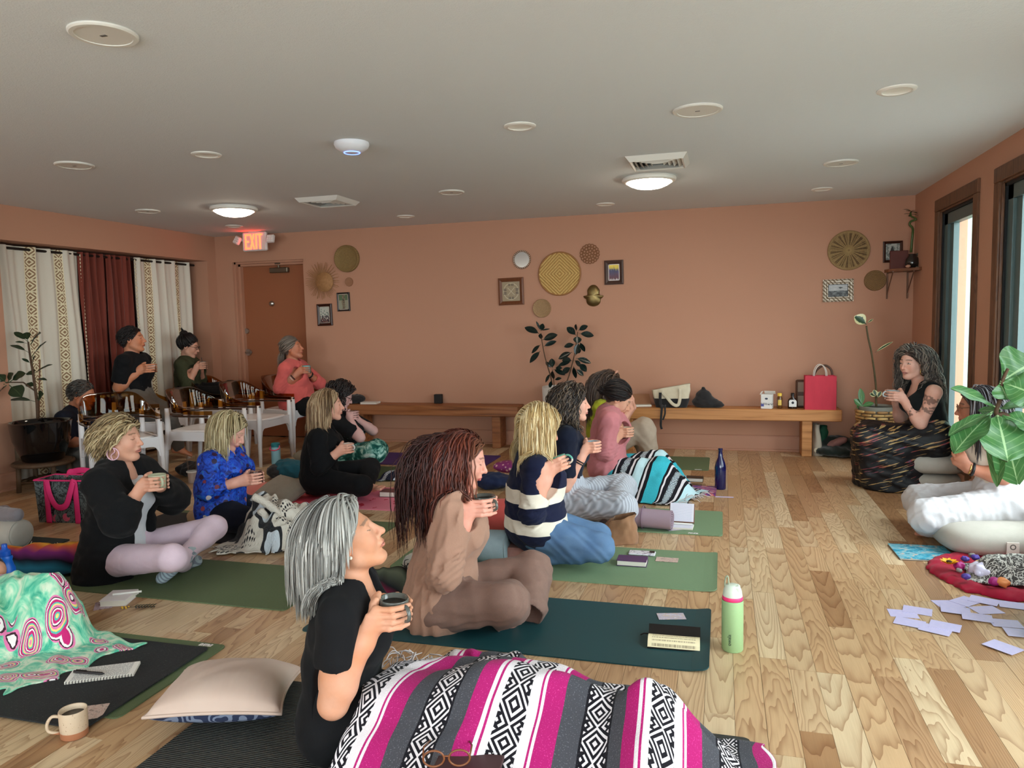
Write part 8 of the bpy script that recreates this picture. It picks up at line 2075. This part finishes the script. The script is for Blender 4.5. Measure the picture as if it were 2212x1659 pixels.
# books, notebooks and cards
m_pg=MATS['page_edges']
def lines(name,c0,c1,n=60.0,wr=True):
 def f(b):
  u,v,_=b.sep(b.uv());ln=((v*n).frac()-.5).abs().lt(.2 if wr else .08)
  return b.mix(ln*(b.noise(b.vec(u*60,(v*n).floor()*3,0),1,1).gt(.45)if wr else 1.0)*u.between(.08,.92),srgb(*c0),srgb(*c1))
 return M(name,f,.8)
def sheet(name,c,w_,d_,mat,par,z=0.0,t=.0012,rz=0.0,tilt=0.0,world=False):
 V=np.array([(-w_/2,-d_/2,0),(w_/2,-d_/2,0),(w_/2,d_/2,0),(-w_/2,d_/2,0)]);Rz=np.array(Euler((tilt,0,rz)).to_matrix())
 V=np.concatenate([V+[0,0,t],V])@Rz.T+np.asarray(c,float)
 return mk(name,V,[(0,1,2,3),(7,6,5,4),(0,4,5,1),(1,5,6,2),(2,6,7,3),(3,7,4,0)],mat,par,uv=np.array([(0,0),(1,0),(1,1),(0,1)]*2),world=world)
def card(p,rz,w_,d_,mat,label,z=.0,group='picture cards',tilt=0.0):
 o=sheet('card',(p[0],p[1],z),w_,d_,mat,None,rz=rz,tilt=tilt);return setp(o,label,'card',group)
def pcard(name,c0,c1,c2):return M(name,lambda b:b.ramp(b.noise(b.uv(),5,3,.6,1.0),[(.3,srgb(*c0)),(.5,srgb(*c1)),(.65,srgb(*c2)),(.8,srgb(*c0))]),.4)
mc1,mc2,mc3=pcard('card_art_a',(214,210,216),(180,170,190),(206,186,160)),pcard('card_art_b',(186,150,140),(214,190,180),(140,120,110)),pcard('card_art_c',(150,110,110),(190,170,180),(110,80,90))
p=gz(1450,1335);card(p,.25,.12,.07,mc1,'pale picture card lying on the teal mat near the open book',.0075)
p=gz(205,1545);card(p,.5,.07,.10,mc2,'pink marbled card beside the beige mug on the black mat',.0125)
p=gz(224,1308);card(p,.7,.08,.11,mc3,'dusky picture card on the floor under the white journal',.001)
p=gz(1441,1208,.01);card(p,-.02,.12,.075,mc2,'small picture card next to the phone on the sage mat',.007)
p=gz(1565,1074);card(p,0,.13,.03,pcard('card_art_d',(200,190,230),(226,200,230),(180,200,236)),'narrow lilac card on the floor by the cobalt bottle',.001)
p=gz(1455,1146);card(p,.5,.09,.06,mc1,'pale card tucked under the lined notebook',.009)
# open book on the teal mat
bx_,by_=gz(1456,1392)[:2];e=empty('open_book',(bx_,by_,.006),'black-covered open book with cream pages on the teal mat','book',rz=.03)
MB().box((-.105,-.07,0),(.105,.07,.004),.001).build('cover',m_blkfr,e,world=False)
MB().obox((0,.055,.022),(.105,.03,.003),np.array(Euler((.7,0,0)).to_matrix()).T).build('raised_cover',m_blkfr,e,world=False)
nb_=14;V=[(sx*.103,-.068+.125*j/nb_,.006+.028*math.sin(PI*(j/nb_)**.7))for j in range(nb_+1)for sx in(-1,1)]
mk('page_block',V+[(x,y,.003)for x,y,_ in V],[(2*j,2*j+1,2*j+3,2*j+2)for j in range(nb_)]+[tuple([2*j for j in range(nb_+1)]+[2*nb_+2+2*j for j in range(nb_,-1,-1)]),tuple([2*j+1 for j in range(nb_,-1,-1)]+[2*nb_+3+2*j for j in range(nb_+1)])],lines('cream_pages',(238,224,186),(176,160,130),9),e,uv=np.array([(x/.206+.5,y/.14+.5)for x,y,_ in V]*2),world=False)
MB().tube([(-.1,.05,.01),(-.125,.045,.012),(-.14,.04,.006)],.003,5).build('ribbon',m_blkfr,e,world=False)
# purple book and phone on the sage mat
p=gz(1366,1220);book('paperback',(p[0],p[1],.0065),.16,.10,.03,.0,M('purple_cover',srgb(78,48,92),.5),'purple-covered thick book on the sage mat in front of the kneeling woman')
p=gz(1387,1199);e=empty('phone',(p[0],p[1],.0065),'phone in a pale floral case face down on the sage mat','phone',rz=.0)
MB().box((-.075,-.036,0),(.075,.036,.01),.006).build('phone_case',M('floral_case',lambda b:b.mix(b.noise(b.obj(),60,3).gt(.58),srgb(220,218,226),srgb(150,140,160)),.3),e,world=False)
MB().box((.04,-.002,.0095),(.07,.03,.0125),.003).build('camera_bump',m_blkfr,e,world=False)
# lined notebook and pen on the next mat
p=gz(1471,1140);e=empty('lined_notebook',(p[0],p[1],.0085),'open lined notebook with a pen across it beside the rolled mat','notebook',rz=-.04)
MB().box((-.078,-.075,0),(.078,.03,.01),.002).build('page_block',m_pg,e,world=False)
m_ln=lines('lined_paper',(226,224,236),(150,156,190),22,False)
sheet('upright_page',(0,.065,.075),.15,.12,m_ln,e,tilt=1.05);sheet('flat_page',(0,-.02,.0105),.15,.1,m_ln,e)
MB().obox((0,.07,.068),(.08,.004,.062),np.array(Euler((-.52,0,0)).to_matrix()).T).build('cover',M('brown_cover',srgb(130,88,72),.5),e,world=False)
MB().cyl((-.06,-.0,.018),(.07,.0,.018),.006,n=10).build('pen',m_white,e,world=False)
# white journal with pen by the lilac leggings
p=gz(258,1298);e=book('white_journal',(p[0],p[1],.0),.125,.15,.03,.35,M('white_linen_cover',srgb(224,216,216),.6),'thick white journal with a white pen at the edge of the moss mat',cat='journal')
MB().cyl((-.03,.0,.034),(.10,.02,.036),.005,n=10).build('pen',m_white,e,world=False)
# spiral notebook with black pen
p=gz(224,1462);e=empty('spiral_notebook',(p[0],p[1],.0112),'spiral notebook covered in handwriting on the black mat','notebook',rz=.52)
MB().box((-.12,-.055,0),(.12,.055,.010),.001).build('page_block',m_pg,e,world=False)
sheet('written_page',(0,0,.0102),.238,.108,lines('handwriting',(232,228,222),(110,110,120),16),e)
for i in range(22):MB().tube([(-.112+i*.0107,-.050,.010),(-.112+i*.0107,-.060,.010),(-.112+i*.0107,-.061,-.0005),(-.112+i*.0107,-.052,-.0005)],.0014,5).build('coil',m_blkfr,e,world=False)
p=gz(190,1455,.025);e=empty('pen',(p[0],p[1],.0245),'black ballpoint pen lying on the spiral notebook','pen',rz=.1)
MB().cyl((-.06,0,.005),(.06,0,.005),.0055,n=10).cyl((.06,0,.005),(.072,0,.005),.005,.001,n=10).build('barrel',m_blkfr,e,world=False,smooth=False);MB().box((-.055,.004,.008),(-.01,.007,.011)).build('clip',m_blkfr,e,world=False)
# herb sprig
p=gz(295,1315);e=empty('herb_sprig',(p[0],p[1],.001),'small sprig of rosemary with yellow flowers on the floor','sprig',rz=.35)
MB().tube([(-.07,0,.006),(0,.004,.008),(.08,0,.006)],.0015,5).build('stem',m_stem,e,world=False)
for i in range(14):leaf('leaf',(-.01+i*.007,0,.008),(.5,(-1)**i,.25),.028,.004,m_fig,e,world=False,droop=.1)
for i in range(5):MB().ball((-.07+.008*i,.006*(-1)**i,.008),.005,8,5).build('bud',M('yellow_bud',srgb(206,160,50),.7),e,world=False,smooth=True)
# books among the turquoise blanket
p=gz(1450,1050);book('paperback',(p[0]+.03,p[1]+.06,.03),.17,.12,.035,.05,M('pale_blue_cover',srgb(196,206,222),.5),'pale grey-blue book resting on the end of the turquoise blanket')
p=gz(1502,1050);book('hardback',(p[0]-.02,p[1]+.06,.03),.16,.1,.03,-.02,m_blkfr,'black book beside the pale blue book on the turquoise blanket')
p=gz(1512,1062);e=empty('folder',(p[0],p[1]+.02,.0),'purple folder with red and white abstract art by the cobalt bottle','folder',rz=-.03)
sheet('art_cover',(0,0,.0),.24,.28,M('folder_art',lambda b:b.ramp(b.noise(b.scale(b.uv(),(4,16,1)),1,3),[(.35,srgb(66,44,120)),(.5,srgb(110,60,140)),(.56,srgb(200,70,80)),(.64,srgb(226,214,214)),(.72,srgb(80,56,130))]),.4),e,t=.012)
# pink mat book, turquoise picture book
p=gz(848,1072);book('hardback',(p[0],p[1],.0065),.17,.12,.04,.05,M('maroon_cover',srgb(110,60,62),.5),'maroon book lying on the pink mat')
p=(gz(1918,1180)+gz(2058,1208))/2
e=empty('picture_book',(p[0]+.01,p[1]-.02,0),'thin turquoise marbled book on the floor before the woman in white','book',rz=.03)
m_mar=M('turquoise_marble',lambda b:b.ramp(b.noise(b.uv(),4,4,.6,2.0),[(.36,srgb(210,170,150)),(.44,srgb(120,186,200)),(.52,srgb(56,158,186)),(.62,srgb(30,120,150)),(.72,srgb(176,206,212))]),.35)
sheet('front_cover',(0,0,.008),.29,.27,m_mar,e,t=.003);sheet('pages',(0,0,.002),.285,.265,m_pg,e,t=.006);sheet('back_cover',(0,0,0),.29,.27,m_blkfr,e,t=.002)
# lilac cards
m_lc=M('lilac_card_back',lambda b:b.mix(b.noise(b.uv(),6,3),srgb(206,196,226),srgb(180,176,220)),.45)
CD=[((890,925),(1190,950),'leftmost'),((1030,890),(1310,935),'second from the left in the back row'),((960,995),(1240,1050),'nearest the bottle in the front row'),((1235,1065),(1430,1110),'tucked under the right card of the front row'),((1265,1030),(1570,1090),'right end of the front row'),((1300,850),(1590,850),'left end of the cluster by the red cloth'),((1500,860),(1700,800),'farthest back in the cluster by the red cloth'),((1640,800),(1890,850),'back right of the cluster by the red cloth'),((1380,895),(1640,930),'lower left of the cluster by the red cloth'),((1560,960),(1850,1000),'bottom of the cluster by the red cloth'),((1660,910),(1910,900),'right middle of the cluster by the red cloth'),((1915,850),(2150,880),'alone near the red cloth at the right edge'),((1840,1020),(2080,1040),'upper of two overlapping at the right edge'),((2000,1110),(2200,1130),'lower of two overlapping at the right edge'),((1800,1200),(2075,1300),'alone and nearest the camera')]
for i,(a,b_,w_)in enumerate(CD):
 A_,B_=gz(1700+a[0]/4.148,1100+a[1]/4.148),gz(1700+b_[0]/4.148,1100+b_[1]/4.148);d_=B_-A_
 card((A_+B_)/2,math.atan2(d_[1],d_[0]),.116,.088,m_lc,'lilac patterned card on the floor, '+w_,.0006+.0014*(i%5),'lilac cards on the floor')
 # altar: red cloth ring with flowers, stones and shells
ax0,ay0=1.36,4.17
s=SDF();fn_=fold_noise(71,.04,.14,9)
def ringd(x,y,z):
 u=(x-ax0)/.33;v=(y-ay0)/.36;r=np.sqrt(u*u+v*v);return np.sqrt(((r-.82)*.34)**2*.35+(z/.8)**2)-.036
s.fn(ringd,(ax0-.40,ay0-.43,-.01),(XR-.015,ay0+.43,.07)).rbox((ax0,ay0,.006),(.25,.27,.008),.004,k=.02);s.disp(lambda x,y,z:.016*fn_(x,y,z));s.plane((0,0,.001),(0,0,-1));s.plane((XR-.03,0,0),(1,0,0))
setp(sdf_obj('altar_cloth',s,.008,fabric('crimson_jersey',(170,20,52),(126,10,36))),'crumpled crimson cloth ring laid out on the floor with flowers','cloth')
V_=drape('patterned_scarf',[(1.14,3.98),(1.62,3.92),(1.62,4.24),(1.2,4.28)],[(np.array([1.3,4.1,.02]),np.array([1.55,4.08,.03]),.08,.08)],M('grey_paisley_scarf',lambda b:b.mix((b.noise(b.uv(),22,3,.6,2)*30).sin().gt(.3),srgb(66,62,60),srgb(196,194,186)),.9),'grey and white paisley scarf in the middle of the crimson cloth',cat='scarf',nu=50,nv=40,fold=.014,seed=73,base=.03)
def at_alt(px,py,z=.05):return gz(px,py,z)
m_pet=M('sunflower_petal',lambda b:b.mix(b.noise(b.obj(),30,2),srgb(246,190,30),srgb(226,150,16)),.6)
for(px,py,lab)in((2050,1217,'yellow sunflower head at the tip of the crimson cloth'),(2207,1208,'yellow sunflower head at the right edge of the crimson cloth')):
 c=at_alt(px,py,.06);e=empty('sunflower',c-[0,0,.015],lab,'flower','sunflowers on the altar')
 for i in range(15):
  a=2*PI*i/15;leaf('petal',c+np.array([math.cos(a),math.sin(a),0])*.012,(math.cos(a),math.sin(a),.55+.2*(i%2)),.036,.009,m_pet,e,droop=.1)
 MB().ball(c+[0,0,.008],(.014,.014,.009),12,6).build('flower_centre',M('seed_brown',srgb(50,30,16),.9),e,smooth=True)
m_mg,m_vi,m_wh,m_or,m_gs=(M(n,srgb(*c),.6)for n,c in(('magenta_bloom',(160,30,110)),('violet_bloom',(80,60,150)),('white_shell',(226,220,208)),('orange_shell',(214,130,70)),('grey_stone',(120,116,110))))
def blob(name,px,py,r,mat,label,cat,z=.05,sq=.7,seed=0,am=.3):
 c=at_alt(px,py,z);s=SDF().ell(c,(r,r,r*sq),k=.005);f_=fold_noise(seed,r*.5,r*1.4,7);s.disp(lambda x,y,z:am*r*f_(x,y,z));setp(sdf_obj(name,s,max(.0035,r/6),mat),label,cat,'flowers and stones on the altar')
for i,(px,py,r,m_,nm,lab,cat)in enumerate([(2072,1222,.026,m_mg,'magenta_flower','magenta flower right beside the sunflower at the cloth tip','flower'),(2085,1207,.02,m_vi,'violet_flower','small violet flower behind the magenta flower','flower'),(2107,1204,.02,m_vi,'violet_flower','violet blossom at the back rim of the crimson cloth','flower'),(2138,1210,.028,m_wh,'white_shell','round white shell at the back of the altar cloth','shell'),(2184,1208,.03,m_wh,'speckled_stone','pale speckled stone near the right sunflower','stone'),(2122,1233,.06,M('clear_quartz',srgb(206,200,222),.15,coat=.4),'quartz_cluster','large pale lilac quartz cluster in the middle of the altar','crystal'),(2148,1256,.026,m_mg,'magenta_flower','magenta flower in front of the quartz cluster','flower'),(2166,1258,.03,m_or,'orange_shell','orange shell next to the front magenta flower','shell'),(2072,1232,.015,m_gs,'dark_pebble','dark pebble in front of the first magenta flower','stone'),(2087,1245,.02,m_vi,'violet_flower','violet flower at the front left of the altar cloth','flower'),(2118,1218,.03,M('cream_shell',srgb(226,190,140),.5),'long_shell','long cream shell behind the quartz cluster','shell'),(2100,1200,.018,m_gs,'grey_pebble','grey green pebble at the back left of the altar cloth','stone')]):
 blob(nm,px,py,r,m_,lab,cat,seed=80+i,z=.055)
 # tablet-like dark tray behind the altar
e=MB().box((1.36,4.50,0),(1.62,4.60,.012),.003).build('tablet',m_blkfr);setp(e,'dark tablet lying between the crimson cloth and the big grey cushion','tablet')
# pink floral shopping tote
a_,b_=gz(85,1128),gz(205,1131);d_=unit(b_-a_);n_=np.array([-d_[1],d_[0],0]);w_=.40;hh=.30
e=empty('floral_tote',(a_+d_*w_/2+n_*.09),'large grey floral shopping tote with hot pink straps behind the fleece jacket woman','bag')
def tot(b):
 n=b.noise(b.obj(),11,3,.6,1.5);v=b.voro(b.obj(),9);return b.mix(v.lt(.3)*n.gt(.45),b.mix((n*40).sin().gt(.2),srgb(96,104,104),srgb(40,44,46)),srgb(200,84,110))
m_tot,m_hp=M('floral_tote_print',tot,.6),M('hot_pink_webbing',srgb(222,44,112),.6)
def tb(u,v,z):return a_+d_*u+n_*v+np.array([0,0,z])
V=[tb(0,0,0),tb(w_,0,0),tb(w_,.18,0),tb(0,.18,0),tb(-.01,-.01,hh),tb(w_+.01,-.01,hh),tb(w_+.01,.19,hh),tb(-.01,.19,hh)];Vi=[p_*1 for p_ in V]
cI=sum(V)/8;Vi=[cI+(p_-cI)*[.97,.97,1]+[0,0,.004 if i<4 else 0]for i,p_ in enumerate(V)]
Fo=[(0,3,2,1),(0,1,5,4),(1,2,6,5),(2,3,7,6),(3,0,4,7)]
mk('tote_body',V+Vi,Fo+[tuple(i+8 for i in f[::-1])for f in Fo]+[(4,5,13,12),(5,6,14,13),(6,7,15,14),(7,4,12,15)],m_tot,e)
for vv,dn in((-.012,1),(.2,-1)):
 P_=[tb(.09,vv,.0),tb(.09,vv-.002,.15),tb(.095,vv-.006,hh)]+([tb(.12,vv-.012,hh-.1),tb(.17,vv-.014,hh-.18),tb(.24,vv-.014,hh-.17),tb(.28,vv-.012,hh-.08)]if dn>0 else[tb(.13,vv,hh+.02),tb(.2,vv,hh+.03),tb(.27,vv,hh+.02)])+[tb(.31,vv-.006,hh),tb(.315,vv-.002,.15),tb(.315,vv,.0)]
 MB().tube(spline(P_,60),.022,8,flat=.12,up=-n_).build('strap',m_hp,e,smooth=True)
MB().tube([V[4],V[5],V[6],V[7]],.006,6,closed=True).build('rim_binding',m_hp,e)
# soft bags, shoes and pouches
def lump(name,c,rads,mat,label,cat,seed,am=.02,vox=.01,R=None,extra=None):
 s=SDF().ell(c,rads,R,k=.03);
 if extra:extra(s)
 f_=fold_noise(seed,.05,.16,9);s.disp(lambda x,y,z:am*f_(x,y,z));s.plane((0,0,.002),(0,0,-1));return setp(sdf_obj(name,s,vox,mat),label,cat)
m_tealc=fabric('teal_nylon',(36,92,106),(24,66,78))
p=gz(612,1035);o=lump('backpack',(p[0],p[1]+.1,.07),(.17,.13,.085),m_tealc,'teal and black backpack lying behind the blue blouse woman','backpack',91)
s=SDF().ell((p[0]-.07,p[1]+.03,.06),(.1,.08,.06),k=.02);f_=fold_noise(92,.04,.12,8);s.disp(lambda x,y,z:.015*f_(x,y,z));s.plane((0,0,.002),(0,0,-1));sdf_obj('front_pocket',s,.009,m_blkcl,o)
p=gz(655,1000);lump('folded_shirt',(p[0],p[1]+.1,.05),(.16,.1,.055),fabric('taupe_shirt',(140,126,108)),'taupe shirt dropped on the floor behind the teal backpack','clothing',93)
p=gz(430,1035);lump('dark_jacket',(p[0]-.1,p[1]+.12,.06),(.22,.12,.07),m_blkcl,'black jacket heaped under the empty chairs','jacket',94,.025)
p=gz(420,1140);lump('tan_pouch',(p[0],p[1]+.1,.05),(.12,.09,.055),fabric('tan_leather_soft',(176,140,106)),'tan leather pouch between the fleece jacket and blue blouse women','bag',95)
p=gz(1062,1062);o=lump('navy_bag',(p[0]-.02,p[1]+.12,.06),(.16,.12,.065),fabric('navy_canvas',(34,44,78)),'navy bag behind the striped sweater woman','bag',96)
p=gz(1085,1045);o=lump('floral_pouch',(p[0],p[1]+.22,.10),(.14,.1,.05),M('purple_floral',lambda b:b.mix(b.voro(b.obj(),26).lt(.28),srgb(134,44,110),srgb(216,170,170)),.6),'purple floral pouch lying on the navy bag','pouch',97,.008)
p=gz(640,1075);lump('key_pouch',(p[0]+.05,p[1]+.12,.02),(.05,.03,.02),m_blkcl,'small dark key pouch near the pink mat corner','pouch',98,.008,.006)
p=gz(752,868,.45);
s=SDF().ell((-3.95,7.52,BZ+.05),(.11,.08,.05),k=.03);f_=fold_noise(99,.04,.12,8);s.disp(lambda x,y,z:.016*f_(x,y,z));s.plane((0,0,BZ+.001),(0,0,-1));setp(sdf_obj('dark_handbag',s,.008,m_blkcl),'dark handbag on the near end of the brown bench','bag')
# -------- two people mostly outside the frame at the left
J=person('person cut off by the left edge, only a bent elbow and grey sleeve showing',2.38,10,(-170,1470),(-160,1235),(-150,1130),(0,-10),(-52,1250,.0),hands='free',wrists={'R':((-60,1330,-.05),(.3,.3,-1),(0,1,0),.5),'L':((-40,1320,.2),(.3,-.3,-1),(0,-1,0),.5)},legs=[(-1,(40,1400,.05),(110,1470,.05)),(1,(60,1385,.2),(120,1450,.2))],skin=(190,136,110),vox=.011,vf=.009,bust=.3)
shirt(J,fabric('dark_grey_tee',(66,62,72)),'tee_shirt',ez=.02,sleeve='short',sl=.86,vox=.011);trousers(J,fabric('grey_leggings',(70,70,74)),ez=.006,vox=.013)
strands('hair',J['o'],J['Hc'],J['R'],200,.2,[(80,60,46),(110,86,64)],77,w=.009,steps=8)
J=person('person cut off at left, only a fuzzy grey sock on the bolster showing',3.5,5,(-420,1120),(-430,980),(-420,930),(0,0),(-360,1060,-.16),hands='free',wrists={'R':((-300,1080,-.1),(1,.2,-.2),(0,1,0),.5),'L':((-300,1070,.1),(1,-.2,-.2),(0,-1,0),.5)},legs=[(-1,(-180,1075,-.05),(-12,1110,.0),(36,1112,-.02)),(1,(-180,1070,.12),(-30,1110,.14),(10,1105,.14))],vox=.012,vf=.01)
shirt(J,m_blackc,'top',sleeve='long',vox=.013);trousers(J,m_blackc,'trousers',vox=.012,ez=.012,to=.9)
strands('hair',J['o'],J['Hc'],J['R'],160,.2,[(80,60,46),(110,86,64)],78,w=.01,steps=8)
for D in J['legs']:
 s=SDF();s.cone(D['K']+(D['A']-D['K'])*.85,D['A'],.05,.048,.02);s.cone(D['A'],D['T'],.048,.04,.02);f_=fold_noise(5,.01,.03,8);s.disp(lambda x,y,z:.004*f_(x,y,z));V,F=s.mesh(.008);mk('fuzzy_sock',V,F,M('fuzzy_grey',srgb(128,122,128),1.0,sheen=.3),J['o'],smooth=True)
print('SCRIPT SECONDS',round(time.perf_counter()-T0,1))
